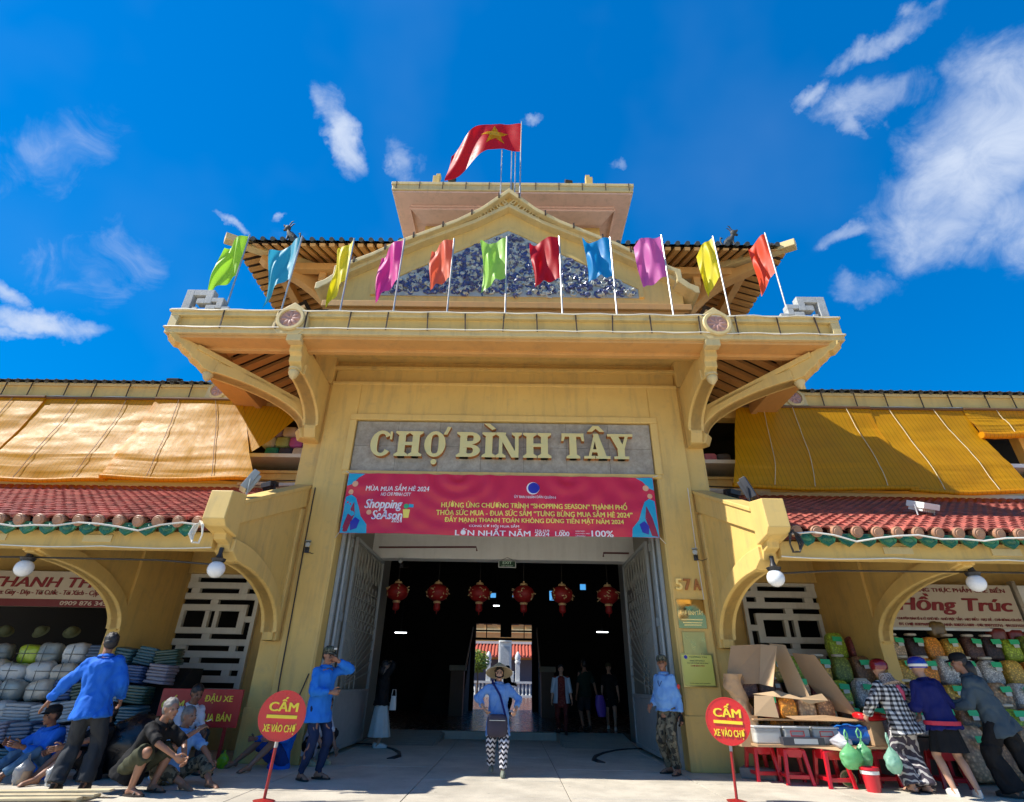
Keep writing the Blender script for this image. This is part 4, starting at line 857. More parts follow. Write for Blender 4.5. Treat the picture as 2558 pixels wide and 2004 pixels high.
flood('black floodlight on the tower top behind the flag', (-2.55, 5.15, 19.9), R_(-15), R_(-35), .3, .26)
flood('dark floodlight on the canopy beside the left fret', (-5.15, -1.4, 7.85), R_(20), R_(-60), .3, .24); flood('dark floodlight on the canopy beside the right fret', (4.98, -1.4, 7.85), R_(-20), R_(-60), .3, .24)
flood('black lamp lying on the tiles by the right bracket', (4.75, .35, 4.75), R_(30), R_(-80), .3, .2); flood('black lamp lying on the tiles by the left bracket', (-4.8, .3, 4.75), R_(-30), R_(-80), .3, .2)
def cctv(label, loc, rz):
    t = thing('security_camera', label, 'camera', loc, rz, 'security cameras')
    q = MB().tube([(0, 0, 0), (0, -.09, -.03)], .045, 10); q.tube([(0, -.09, -.03), (0, -.1, -.033)], .03, 10); q.box(-.05, -.1, .035, .05, .03, .045); q.build('body', steel, t, smooth=40)
    MB().tube([(0, -.02, -.05), (0, .02, -.1), (0, .08, -.1)], .015, 6).box(-.04, .06, -.15, .04, .09, -.05).build('bracket', black_m, t)
    MB().tube([(0, .08, -.12), (.1, .06, -.16), (.2, .07, -.13)], .006, 5).build('wire', cable_k, t)
cctv('small bullet camera on the left pillar', (-3.62, -.1, 3.47), R_(20)); cctv('small bullet camera on the right pillar', (3.66, -.1, 3.44), R_(-20))
# cables
def cable(label, pts, m=cable_k, r=.012): tag(MB().tube(pts, r, 5).build('cable', m), label, 'cable')
cable('dark cable clipped down the left pillar and looping at its foot', [(-3.72, -.03, 4.6), (-3.71, -.03, 3.4), (-3.69, -.03, 2.2), (-3.68, -.03, 1.2), (-3.66, -.04, .9), (-3.5, -.05, .82), (-3.3, -.04, .95), (-3.2, -.03, 1.3)])
cable('thin cable clipped down the right pillar', [(3.72, -.03, 4.7), (3.71, -.03, 3.4), (3.72, -.03, 2.6)], cable_w, .008)
for s in (-1, 1):
    sd = 'left' if s < 0 else 'right'; rn = random.Random(20+s)
    pts = [(s*(4.2+i*.3), -2.66-.01*(i % 3), 3.14+.05*sin(i*1.3)*(i < 12)-.02*(i % 4)) for i in range(38)]
    cable('white cable draped over the tile ends of the %s eave' % sd, pts, cable_w, .013)
    cable('bundle of pale wires along the bottom of the %s eave beam' % sd, [(s*(4.1+i*.4), -2.45, 2.87-.025*abs(sin(i*.8))) for i in range(28)], cable_w, .01)
    cable('dark conduit under the %s eave' % sd, [(s*4.15, -2.2, 2.68), (s*5, -2.15, 2.74), (s*7, -2.1, 2.76), (s*10, -2.1, 2.76)], cable_k, .014)
    cable('string cable along the %s parapet' % sd, [(s*(6.4+i*.45), 1.13, 7.2+.02*sin(i*2.1)) for i in range(22)], cable_w, .011)
    cable('dark cable along the wall above the %s tiled roof' % sd, [(s*(4.3+i*.6), 1.0, 5.12-.05*abs(sin(i*.7))) for i in range(18)], cable_k, .012)
    q = [(s*4.2+s*.1*sin(i*.9)*(1-.02*i), -2.72+.04*cos(i*1.7), 3.02+.16*cos(i*.9)) for i in range(26)]
    cable('tangle of wires looped at the end of the %s eave' % sd, q, cable_w if s < 0 else cable_k, .011)
    cable('ragged white cloth strip at the foot of the %s blinds' % sd, [(s*(4.35+.5*i), .95+.05*(i % 2), 5.0) for i in range(4)], mortar, .05)

# ------------------------------------------------------------------ gates and passage
part(MB().box(-3.25, 3.0, 3.86, 3.25, 3.35, 5.2).box(-3.25, .6, 5.02, 3.25, 3.0, 5.2), 'lintel_beam', white, bev=.01)
for s in (-1, 1):
    fp = MB(); fp.box(3.06, .3, 0, 3.13, .38, 4.9); fp.box(3.06, .52, 0, 3.14, .6, 4.9); fp.box(3.05, .72, 0, 3.14, .86, 4.9)
    fp.tube([(3.03, .46, .05), (3.03, .46, 4.6)], .03, 8)
    for z in (.8, 2.2, 3.6): fp.box(3.0, .66, z, 3.1, .74, z+.16)
    fp.mirror(s); part(fp, 'gate_frame', steel, bev=.006)
    lf = part(MB().box(-.0, 0, 0, 0.001, .001, .001), 'gate_leaf', steel); lf.location = (0, 0, 0)
    Y0, Y1, XL = .9, 3.45, 3.0
    q = MB(); 
    for a in (Y0, Y1-.07): q.box(XL-.03, a, .06, XL+.03, a+.07, 3.86)
    for z in (.06, .98, 3.79): q.box(XL-.028, Y0+.07, z, XL+.028, Y1-.07, z+.07)
    q.mirror(s).build('leaf_frame', steel, lf, bev=.006)
    MB().box(XL-.012, Y0+.07, .13, XL+.012, Y1-.07, .98).mirror(s).build('kick_panel', steel, lf)
    q = MB(); yc, zc = Y0+.1, 1.06
    for i in range(17):   # fan of rays from the hinge foot
        a = R_(8+i*5); L = 2.7
        y1 = yc+L*cos(a); z1 = zc+L*sin(a)
        if y1 > Y1-.08: f_ = (Y1-.08-yc)/(L*cos(a)); y1 = yc+L*cos(a)*f_; z1 = zc+L*sin(a)*f_
        if z1 > 3.78: f_ = (3.78-zc)/(z1-zc); z1 = 3.78; y1 = yc+(y1-yc)*f_
        q.bar((XL, yc+.25*cos(a), zc+.25*sin(a)), (XL, y1, z1), .022, .022)
    for r in (.3, .55, .85, 1.2): q.tube([(XL, yc+r*cos(R_(t)), zc+r*sin(R_(t))) for t in range(0, 91, 10)], .013, 5)
    for j in range(5):    # bands of little rectangles
        for i in range(7): 
            y = Y0+.35+i*.3; z = 2.15+j*.2
            q.box(XL-.01, y, z, XL+.01, y+.24, z+.016); q.box(XL-.01, y, z, XL+.01, y+.016, z+.15)
    for i in range(9): y = Y0+.2+i*.27; q.tube([(XL, y, 3.2), (XL, y+.12, 3.45), (XL, y+.05, 3.78)], .012, 5); q.tube([(XL, y+.24, 3.2), (XL, y+.12, 3.45), (XL, y+.19, 3.78)], .012, 5)
    q.mirror(s).build('grille', greyleaf, lf)
    pts = [(s*x, y, .002) for x, y in ((3.1, 3.4), (2.75, 3.3), (2.4, 2.95), (2.1, 2.45), (1.86, 1.85), (1.76, 1.3), (1.82, 1.02), (1.92, .98))]
    tag(MB().tube(pts, [.022, .024, .026, .03, .038, .046, .04, .015], 6).build('gate_track', black_m, smooth=180), 'black curved gate track set in the paving on the %s' % ('left' if s < 0 else 'right'), 'gate track')
# raised floor, ramps
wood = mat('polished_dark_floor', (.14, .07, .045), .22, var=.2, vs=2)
stepm = mat('worn_cement', (.34, .33, .27), .7, var=.1, vs=4, bump=.2, stain=.3)
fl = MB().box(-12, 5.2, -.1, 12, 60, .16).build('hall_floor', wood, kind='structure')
st = tag(MB().box(-1.42, 4.98, -.05, 1.36, 5.199, .165).build('doorstep', stepm, bev=.01), 'long low cement step across the middle of the entrance', 'step')
for s in (-1, 1):
    r = thing('ramp', 'grooved cement ramp at the %s side of the entrance step' % ('left' if s < 0 else 'right'), 'ramp', (s*2.2, 4, 0), group='ramps up to the hall'); r.location = (0, 0, 0)
    for i in range(9):
        y0 = 3.3+i*.21; z0 = .165*i/9; z1 = .165*(i+1)/9
        MB().prism([(y0, -.02), (y0, z0+.004), (y0+.2, z1), (y0+.2, -.02)], 'x', s*1.42, s*3.0).build('tread', stepm, r, bev=.006)
    MB().prism([(3.3, -.02), (5.19, -.02), (5.19, .15)], 'x', s*1.36, s*1.42).build('side', stepm, r)

# ------------------------------------------------------------------ dark hall, far doorway, courtyard
hall = thing('market_hall', 'dark covered market hall behind the gate with a bright far doorway', 'hall', (0, 12, 0)); hall.location = (0, 0, 0)
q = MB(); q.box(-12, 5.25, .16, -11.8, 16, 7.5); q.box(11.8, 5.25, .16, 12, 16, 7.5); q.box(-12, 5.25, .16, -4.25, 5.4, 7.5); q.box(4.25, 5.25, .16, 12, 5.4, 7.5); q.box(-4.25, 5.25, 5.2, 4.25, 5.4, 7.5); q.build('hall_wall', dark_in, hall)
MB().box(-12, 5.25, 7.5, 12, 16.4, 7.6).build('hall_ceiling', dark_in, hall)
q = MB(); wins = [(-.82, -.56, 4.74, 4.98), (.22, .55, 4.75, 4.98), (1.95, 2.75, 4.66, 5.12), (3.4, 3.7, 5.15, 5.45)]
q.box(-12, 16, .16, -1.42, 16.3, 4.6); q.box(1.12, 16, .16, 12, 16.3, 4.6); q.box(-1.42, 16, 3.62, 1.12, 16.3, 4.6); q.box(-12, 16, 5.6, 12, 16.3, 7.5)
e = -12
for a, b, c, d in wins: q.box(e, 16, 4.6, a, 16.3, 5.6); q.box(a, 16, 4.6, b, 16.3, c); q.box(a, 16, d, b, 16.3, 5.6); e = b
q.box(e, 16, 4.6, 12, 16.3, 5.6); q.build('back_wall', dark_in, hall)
q = MB(); q.box(-1.42, 15.9, 2.92, 1.12, 15.99, 3.02); q.box(-1.42, 15.9, 3.28, 1.12, 15.99, 3.34); q.box(-.3, 15.85, 3.05, .2, 15.98, 3.62)
for x in (-.95, .75): q.box(x, 15.9, 2.95, x+.04, 15.98, 3.62)
q.build('door_transom', dark_in, hall)
rail = mat('rail_steel', (.45, .43, .38), .4)
for s, xx in ((-1, -1.5), (1, 1.3)):
    stw = thing('stair', 'dark stair with sloping handrail on the %s of the far doorway' % ('left' if s < 0 else 'right'), 'staircase', (xx+s*1.0, 12.5, .16), group='stairs in the hall'); stw.location = (0, 0, 0)
    for i in range(16): MB().box(xx+s*.1, 12.4+i*.25, .16, xx+s*1.6, 12.66+i*.25, .16+(i+1)*.17).build('tread', dark_in, stw)
    MB().bar((xx, 12.1, 1.7), (xx+s*.05, 16, 3.45), .05, .05).build('handrail', rail, stw)
    q = MB(); q.box(xx+s*.02, 11.7, .16, xx+s*.5, 12.2, 1.6); q.build('newel', mat('brown_stone', (.13, .07, .035), .5, var=.2), stw); MB().box(xx-s*.04, 11.64, 1.6, xx+s*.56, 12.26, 1.78).build('newel_cap', stepm, stw, bev=.02)
tube_l = mat('fluorescent_tube', (.9, .95, 1), .5, emit=5)
for i, (x, y, z) in enumerate(((-4.05, 12, 2.87), (3.7, 12, 3.01), (-.4, 12, 3.9))):
    t = thing('tube_light', ['short lit tube light in the dark on the left', 'short lit tube light in the dark on the right', 'tiny lit tube light under the lanterns'][i], 'tube light', (x, y, z), group='tube lights in the hall')
    w = .22 if i < 2 else .12; MB().box(-w, -.02, -.015, w, .02, .015).build('tube', tube_l, t); MB().tube([(0, 0, .015), (0, 0, 1.2)], .01, 5).build('hanger', black_m, t)
# red lanterns
lant = mat('red_lantern_silk', (.32, .012, .01), .5, trans=.3, bump=.3); lgold = mat('gold_print', (.55, .36, .16), .4)
for i, x in enumerate((-2.6, -1.6, -.57, .52, 1.47, 2.6)):
    t = thing('red_lantern', ['leftmost red lantern hanging in the gateway', 'red lantern second from the left in the gateway', 'red lantern left of the exit sign', 'red lantern right of the exit sign', 'red lantern second from the right in the gateway', 'rightmost red lantern hanging in the gateway'][i], 'lantern', (x, 3.6, 3.16), R_(37*i), 'red lanterns in a row')
    q = MB(); rings = []
    for j in range(11):
        ph = -pi/2*.86+pi*.86*j/10; rings.append([(.255*cos(ph)*(1+.05*(k % 2))*cos(2*pi*k/28), .255*cos(ph)*(1+.05*(k % 2))*sin(2*pi*k/28), .21*sin(ph)) for k in range(28)])
    q.loft(rings); q.build('shade', lant, t, smooth=60)
    MB().lathe([(.08, .19), (.1, .21), (.08, .25), (.02, .26), (.02, .3)], (0, 0, 0), 12).build('top_cap', lgold, t, smooth=40); MB().tube([(0, 0, .28), (0, 0, .95)], .006, 5).build('hanger', cable_k, t)
    q = MB().lathe([(.085, -.2), (.1, -.22), (.085, -.25)], (0, 0, 0), 12); q.build('collar', lgold, t, smooth=40)
    q = MB().lathe([(.075, -.25), (.085, -.38), (.06, -.42), (.012, -.43), (.008, -.5)], (0, 0, 0), 12); q.build('tassel', lant, t)
    rn = random.Random(i); q = MB()
    for a in range(5):
        th = a*2*pi/5
        for b in range(7):
            t2 = th+rn.uniform(-.3, .3); p2 = rn.uniform(-.55, .55); r = .262; c = V((r*cos(p2)*cos(t2), r*cos(p2)*sin(t2), .218*sin(p2))); q.bar(c, c+V((rn.uniform(-.05, .05), rn.uniform(-.05, .05), rn.uniform(-.05, .05))), .02, .02)
    q.build('gold_pattern', lgold, t)
ex = thing('exit_sign', 'green and white EXIT sign hanging from the white lintel', 'sign', (.11, 2.92, 3.73)); ex.location = (0, 0, 0)
MB().box(-.1, 2.9, 3.66, .32, 2.95, 3.82).build('case', white, ex); MB().box(-.085, 2.893, 3.672, .305, 2.9, 3.808).build('face', mat('exit_green', (.01, .05, .02), .4), ex)
egl = mat('exit_white', (.6, .8, .6), .5); put_text('EXIT', egl, ex, (.11, 2.89, 3.767), w=.22, h=.06, bold=.03); put_text('LỐI THOÁT', egl, ex, (.11, 2.89, 3.7), w=.26, h=.04, bold=.02)
MB().tube([(-.05, 2.92, 3.82), (.11, 2.92, 3.9), (.27, 2.92, 3.82)], .005, 5).build('wire', cable_k, ex)
pipe_r = mat('dark_red_pipe', (.10, .02, .02), .4)
tag(MB().tube([(-2.9, 2.4, 3.98), (-.62, 2.4, 4.02), (-.6, 2.4, 3.93)], .022, 7).build('pipe', pipe_r), 'dark red sprinkler pipe under the left of the lintel', 'pipe', 'sprinkler pipes'); tag(MB().tube([(2.35, 2.4, 3.84), (2.36, 2.4, 3.93), (2.95, 2.4, 3.93)], .022, 7).build('pipe', pipe_r), 'short dark red sprinkler pipe by the right gate leaf', 'pipe', 'sprinkler pipes')
cctv('small camera hanging under the left end of the lintel', (-2.45, 2.9, 3.78), 0)

# courtyard beyond
cstone = mat('white_carved_stone', (.62, .62, .58), .6, var=.1, vs=3, bump=.4, bs=20); redt = mat('red_roof_tile', (.45, .10, .06), .5, var=.15);  # plain roof red with slight random variation
MB().box(-40, 16.3, -.12, 40, 75, .14).build('courtyard', mat('courtyard_paving', (.45, .43, .38), .7, var=.1, bump=.1), kind='structure')
cb = thing('courtyard_building', 'ochre building with a red tiled lean-to across the sunny courtyard', 'building', (0, 52, .14)); cb.location = (0, 0, 0)
MB().box(-20, 54, .14, 20, 58, 9).build('wall', orangep, cb); MB().prism([(51, 3.7), (54, 5.0), (54, 4.9), (51, 3.6)], 'x', -20, 20).build('roof', redt, cb)
tb = MB().tube([(0, 50.95, 3.75), (0, 54, 5.07)], .1, 6).mesh('tile_rib', redt, 40)
for i in range(40): link('tile_rib', tb, cb, (-7.2+i*.36, 0, 0))
MB().box(-20, 53.7, 5.05, 20, 53.95, 5.3).build('flashing', mortar, cb); MB().box(-20, 53.9, 6.2, 20, 53.99, 6.6).box(-20, 53.9, 5.5, 20, 53.99, 5.6).build('cornice', pale, cb)
MB().box(-20, 53.9, .2, 20, 53.99, 3.5).build('shopfronts', mat('shop_dim', (.12, .12, .16), .8), cb)
for i in range(9): MB().box(-6+i*1.5, 53.88, 7, -5.1+i*1.5, 53.98, 8).build('window', dark_in, cb)
sl_ = thing('stone_stele', 'tall pale stone stele standing in the courtyard', 'monument', (-.5, 45, .14)); sl_.location = (0, 0, 0)
MB().box(-1.06, 44.7, 2.2, .14, 45.3, 4.75).build('slab', cstone, sl_, bev=.08); MB().box(-1.3, 44.5, .14, .4, 45.5, 2.2).build('pedestal', cstone, sl_, bev=.05); MB().box(-.85, 44.66, 2.5, -.05, 44.7, 4.3).build('tablet', grey_con, sl_); MB().lathe([(.62, 0), (.6, .2), (.3, .3), (.02, .34)], (-.46, 45, 4.7), 16).build('cap', cstone, sl_)
for i, x in enumerate((-1.9, .72, 2.3, -3.4)):
    p = thing('stone_post', ['carved stone post left of the stele', 'carved stone post right of the stele', 'carved stone post far right in the courtyard', 'carved stone post far left in the courtyard'][i], 'post', (x, 43, .14), group='carved courtyard posts')
    MB().box(-.2, -.2, 0, .2, .2, 2.7).build('shaft', cstone, p, bev=.03); MB().lathe([(.24, 2.7), (.26, 2.85), (.2, 2.9), (.26, 3.1), (.2, 3.4), (.08, 3.6), (.01, 3.65)], (0, 0, 0), 12).build('lion_knob', cstone, p, smooth=50)
bal = thing('stone_balustrade', 'white carved balustrade around the courtyard pond', 'balustrade', (0, 42.6, .14)); bal.location = (0, 0, 0)
for i in range(20): MB().lathe([(.1, .2), (.06, .4), (.12, .7), (.06, 1.0), (.1, 1.1)], (-3+i*.32, 42.8, .14), 8).build('baluster', cstone, bal, smooth=50)
MB().box(-3.3, 42.65, 1.22, 3.4, 42.95, 1.4).box(-3.3, 42.6, .14, 3.4, 43, .34).build('rail', cstone, bal)
tr = thing('small_tree', 'small yellow green tree at the left of the courtyard doorway view', 'tree', (-2.7, 40, .14)); leafm = mat('yellow_green_leaf', (.16, .22, .02), .5, trans=.3, var=.3, vs=4)  # yellow green leaf colour with random variation
MB().tube([(0, 0, 0), (.05, 0, 1.2), (0, .1, 2.2)], [.1, .08, .04], 7).build('trunk', mat('bark', (.1, .07, .05), .9), tr)
q = MB(); rn = random.Random(4)
for i in range(900):
    d = V((rn.gauss(0, 1), rn.gauss(0, 1), rn.gauss(0, 1))).normalized()*rn.uniform(.3, 1)**.5*.95; c = d+V((.0, 0, 2.7)); a = V((rn.gauss(0, 1), rn.gauss(0, 1), rn.gauss(0, 1))).normalized()*.11; b = a.orthogonal().normalized()*.07; q.add([c-a, c+b, c+a, c-b], [(0, 1, 2, 3)])
q.build('crown', leafm, tr)

# ------------------------------------------------------------------ round no-entry signs and the low red board
def round_sign(label, x, y, rz, lean):
    t = thing('round_sign', label, 'sign', (x, y, 0), rz, 'round red no vehicle signs')
    R = .262; zc = .83
    A = Matrix.Rotation(lean, 4, 'Y')
    def bd(mb, n, m, **k): mb.v = [tuple(A @ V(p)) for p in mb.v]; return mb.build(n, m, t, **k)
    bd(MB().lathe([(.001, 0), (R-.012, 0), (R-.012, -.004), (R, -.004), (R, .02), (.001, .02)], (0, -.03, zc), 48, Matrix.Rotation(-pi/2, 3, 'X')), 'disc', redpaint, smooth=40)
    bd(MB().tube([(0, .012, 0), (0, .012, zc-.1)], .017, 10), 'pole', rednose, smooth=50); bd(MB().tube([(0, .012, zc-R-.06), (0, .012, zc-R+.01)], .0195, 10), 'collar', grey_con)
    bd(MB().lathe([(.11, 0), (.12, .012), (.03, .03)], (0, .012, 0), 16), 'base', rednose)
    for s_, w, h, z in (('CẤM', .33, .15, .945), ('XE VÀO CHỢ', .36, .115, .70)):
        me = text(s_, w, h, .05, .003); me.materials.clear(); me.materials.append(yellowp); me.transform(A @ Matrix.Translation((0, -.0375, z))); link('lettering', me, t)
    bd(MB().box(-.17, -.041, .8, .17, -.033, .834), 'bar', yellowp)
round_sign('round red CẤM sign on a pole, left of the gate', -2.47, -2.92, R_(14), R_(2)); round_sign('round red CẤM sign on a pole, right of the gate', 2.96, -2.4, R_(-14), R_(2))
t = thing('red_board', 'low red board reading CẤM ĐẬU XE MUA BÁN behind the seated men', 'sign', (-4.7, -.45, 0), R_(4), 'low boards')
del t['group']
MB().box(-.63, -.02, .52, .63, .02, 1.05).build('board', rednose if False else mat('board_red', (.42, .015, .012), .4, stain=.2), t, bev=.004)
for s_, x, w, h, z in (('CẤM', -.42, .34, .2, .86), ('ĐẬU XE', .27, .44, .14, .92), ('MUA BÁN', .27, .5, .13, .67)): put_text(s_, yellowp, t, (x, -.023, z), w=w, h=h, bold=.03, ext=.002)
for x in (-.45, .45): MB().bar((x, .03, 0), (x, .03, 1.0), .05, .03).build('leg', rednose, t); MB().bar((x-.14, .03, .02), (x+.14, .03, .02), .05, .05, (0, 1, 0)).build('foot', rednose, t)
# shop boards
cream = mat('cream_board', (.55, .47, .34), .5, var=.05); dred = mat('dark_red_letters', (.22, .008, .012), .5); dredb = mat('maroon_strip', (.16, .01, .012), .5)
t = thing('shop_sign', 'cream shop board with dark red lettering over the clothing stall', 'shop sign', (-9, 1.2, 2.7), group='shop boards'); t.location = (0, 0, 0)
MB().box(-10.9, 1.1, 2.42, -7.35, 1.16, 3.1).build('board', cream, t); MB().box(-10.9, 1.09, 2.42, -7.35, 1.1, 2.56).build('strip', dredb, t)
put_text('THANH THỦY', dred, t, (-9.05, 1.092, 2.92), w=2.72, h=.27, bold=.035, shear=.15); put_text('Chuyên: Giày - Dép - Túi Cước - Túi Xách - Cặp Học Sinh', dred, t, (-9.05, 1.092, 2.68), w=2.8, h=.13, bold=.02); put_text('0909 876 345', mat('cream_letters', (.6, .5, .4), .5), t, (-8.35, 1.086, 2.49), w=.95, h=.08, bold=.03)
t = thing('shop_sign', 'cream shop board reading Hồng Trúc over the dried food stall', 'shop sign', (9, 1.2, 2.7), group='shop boards'); t.location = (0, 0, 0)
MB().box(7.35, 1.1, 2.3, 10.35, 1.16, 3.12).build('board', cream, t); MB().box(7.35, 1.07, 2.25, 10.35, 1.18, 2.3).box(10.38, 1.05, 2.25, 10.45, 1.18, 3.2).build('edge_strip', mat('worn_aluminium', (.5, .48, .42), .35, metal=.7), t); MB().box(10.5, 1.1, 2.3, 12.8, 1.16, 3.12).build('side_board', white, t)
put_text('CỬA HÀNG THỰC PHẨM CHẾ BIẾN', dred, t, (9.08, 1.092, 3.02), w=2.25, h=.14, bold=.02); put_text('Hồng Trúc', dred, t, (9.1, 1.092, 2.74), w=2.3, h=.4, bold=.05, shear=.2); put_text('CHUYÊN BÁN SỈ & LẺ KHÔ BÒ - KHÔ MỰC TẨM - HẠT ĐIỀU - HẠT DẺ - CHÀ BÔNG CÁ LÓC', dred, t, (9.1, 1.092, 2.47), w=2.45, h=.085, bold=.03); put_text('ĐT CHỢ: 02839605922 - ĐT NHÀ: 02837511009 - DĐ: 0907332715 - 0913271523', dred, t, (9.1, 1.092, 2.36), w=2.45, h=.075, bold=.03)
# ------------------------------------------------------------------ people
skinA = mat('tanned_skin', (.30, .145, .085), .5, sub=.08, var=.06, vs=8); skinB = mat('light_skin', (.46, .26, .17), .5, sub=.08, var=.05, vs=8); skinC = mat('dark_tanned_skin', (.20, .09, .05), .5, sub=.06, var=.06, vs=8)
hairk = mat('black_hair', (.012, .01, .01), .4, bump=.4, bs=120); hairg = mat('grey_hair', (.16, .15, .14), .5, bump=.4, bs=120, var=.3, vs=25)
eyem = mat('dark_eye', (.01, .008, .008), .2); lipm = mat('lip', (.22, .06, .05), .5)
def cloth(n, c, v=.1, bump=.25, pat=None): return mat(n, c, .78, spec=.25, var=v, vs=5, bump=bump, bs=22, pat=pat, nz=3)
def camopat(cols, sc=14):
    def f(N, L, tc, geo):
        c = None
        for i, (col, off) in enumerate(zip(cols[1:], (0, 5.3, 11.7))):
            mp = N.new('ShaderNodeMapping'); mp.inputs['Location'].default_value = (off, off*.7, off*.3); L.new(tc.outputs['Object'], mp.inputs[0])
            n = N.new('ShaderNodeTexNoise'); n.inputs['Scale'].default_value = sc; n.inputs['Detail'].default_value = 2; L.new(mp.outputs[0], n.inputs['Vector'])
            r = N.new('ShaderNodeMath'); r.operation = 'GREATER_THAN'; r.inputs[1].default_value = .54+.02*i; L.new(n.outputs[0], r.inputs[0])
            x = N.new('ShaderNodeMix'); x.data_type = 'RGBA'; L.new(r.outputs[0], x.inputs[0])
            if c is None: x.inputs[6].default_value = (*cols[0], 1)
            else: L.new(c, x.inputs[6])
            x.inputs[7].default_value = (*col, 1); c = x.outputs[2]
        return c
    return f
def wavepat(N, L, tc, a, b, scale, direction='Z', th=.5, dist=0, detail=0, rot=(0, 0, 0), src='Object'):
    mp = N.new('ShaderNodeMapping'); mp.inputs['Rotation'].default_value = rot; L.new(tc.outputs[src], mp.inputs[0])
    w = N.new('ShaderNodeTexWave'); w.bands_direction = direction; w.inputs['Scale'].default_value = scale; w.inputs['Distortion'].default_value = dist; w.inputs['Detail'].default_value = detail; L.new(mp.outputs[0], w.inputs['Vector'])
    r = N.new('ShaderNodeMath'); r.operation = 'GREATER_THAN'; r.inputs[1].default_value = th; L.new(w.outputs['Fac'], r.inputs[0]); return r.outputs[0]
def mixrgb(N, L, f, a, b):
    x = N.new('ShaderNodeMix'); x.data_type = 'RGBA'; L.new(f, x.inputs[0])
    for i, q in ((6, a), (7, b)):
        if isinstance(q, tuple): x.inputs[i].default_value = (*q, 1)
        else: L.new(q, x.inputs[i])
    return x.outputs[2]
def plaid(N, L, tc, geo):
    f1 = wavepat(N, L, tc, 0, 0, 5.2, 'Z', .52); f2 = wavepat(N, L, tc, 0, 0, 5.2, 'DIAGONAL', .52, rot=(0, 0, R_(0)))
    f2 = wavepat(N, L, tc, 0, 0, 5.2, 'X', .52)
    c = mixrgb(N, L, f1, (.62, .62, .60), (.16, .16, .17)); d = mixrgb(N, L, f1, (.16, .16, .17), (.012, .012, .014)); return mixrgb(N, L, f2, c, d)
def zigzag(N, L, tc, geo):
    s = N.new('ShaderNodeSeparateXYZ'); L.new(tc.outputs['Object'], s.inputs[0])
    pp = N.new('ShaderNodeMath'); pp.operation = 'PINGPONG'; pp.inputs[1].default_value = .038; a = N.new('ShaderNodeMath'); a.operation = 'ADD'; L.new(s.outputs[0], a.inputs[0]); a.inputs[1].default_value = 5; L.new(a.outputs[0], pp.inputs[0])
    b = N.new('ShaderNodeMath'); b.operation = 'MULTIPLY_ADD'; L.new(pp.outputs[0], b.inputs[0]); b.inputs[1].default_value = 1.0; L.new(s.outputs[2], b.inputs[2])
    m = N.new('ShaderNodeMath'); m.operation = 'FLOORED_MODULO'; L.new(b.outputs[0], m.inputs[0]); m.inputs[1].default_value = .074
    g = N.new('ShaderNodeMath'); g.operation = 'GREATER_THAN'; L.new(m.outputs[0], g.inputs[0]); g.inputs[1].default_value = .037
    return mixrgb(N, L, g.outputs[0], (.62, .60, .62), (.02, .02, .03))
def swirl(N, L, tc, geo):
    f = wavepat(N, L, tc, 0, 0, 5, 'DIAGONAL', .72, dist=9, detail=2); return mixrgb(N, L, f, (.055, .045, .06), (.45, .42, .40))
def spots(N, L, tc, geo):
    v = N.new('ShaderNodeTexVoronoi'); v.inputs['Scale'].default_value = 60; L.new(tc.outputs['Object'], v.inputs['Vector'])
    g = N.new('ShaderNodeMath'); g.operation = 'GREATER_THAN'; L.new(v.outputs['Distance'], g.inputs[0]); g.inputs[1].default_value = .42; return mixrgb(N, L, g.outputs[0], (.08, .05, .04), (.42, .36, .32))
def dots(N, L, tc, geo):
    v = N.new('ShaderNodeTexVoronoi'); v.inputs['Scale'].default_value = 40; L.new(tc.outputs['Object'], v.inputs['Vector'])
    g = N.new('ShaderNodeMath'); g.operation = 'GREATER_THAN'; L.new(v.outputs['Distance'], g.inputs[0]); g.inputs[1].default_value = .22; return mixrgb(N, L, g.outputs[0], (.35, .2, .12), (.13, .018, .015))
camo1 = cloth('camouflage_cloth', (0, 0, 0), pat=camopat(((.13, .12, .08), (.05, .045, .03), (.20, .17, .11), (.025, .025, .02)), 13)); camo2 = cloth('camouflage_cap_cloth', (0, 0, 0), pat=camopat(((.09, .095, .06), (.025, .025, .02), (.17, .16, .11), (.02, .02, .015)), 28))
blue1 = cloth('strong_blue_cloth', (.012, .13, .58)); blue2 = cloth('bright_blue_cloth', (.02, .18, .62)); lblue = cloth('light_blue_cloth', (.17, .36, .68)); denimb = cloth('denim_blue_cloth', (.13, .27, .56)); navyj = cloth('navy_cloth', (.008, .012, .10)); jeans = cloth('dark_jeans', (.012, .025, .07)); dgrey = cloth('charcoal_cloth', (.03, .034, .04)); blackc = cloth('black_cloth', (.008, .008, .009)); khaki = cloth('olive_khaki', (.05, .052, .028))
whitec = cloth('white_cloth', (.58, .57, .62)); skirtm = cloth('pale_skirt', (.52, .56, .54), bump=.1); paleb = cloth('pale_blue_cloth', (.36, .46, .54)); dotm = cloth('red_brown_dotted_dress', (0, 0, 0), pat=dots); dgreen = cloth('dark_green_cloth', (.012, .03, .02)); plaidm = cloth('black_white_plaid', (0, 0, 0), pat=plaid); zig = cloth('zigzag_print', (0, 0, 0), pat=zigzag); swirlm = cloth('swirl_print', (0, 0, 0), pat=swirl); leopm = cloth('leopard_print', (0, 0, 0), pat=spots); greyj = cloth('grey_blue_jacket', (.05, .075, .095)); jeansl = cloth('washed_jeans', (.07, .15, .25)); jeansb = cloth('blue_trousers', (.015, .05, .22)); brownp = cloth('dark_red_trousers', (.09, .015, .012))
sandal = mat('dark_sandal', (.025, .018, .016), .5); shoew = mat('white_shoe', (.62, .60, .55), .5, bump=.2); slipper = mat('grey_green_slipper', (.16, .18, .14), .5)
PENDING = []
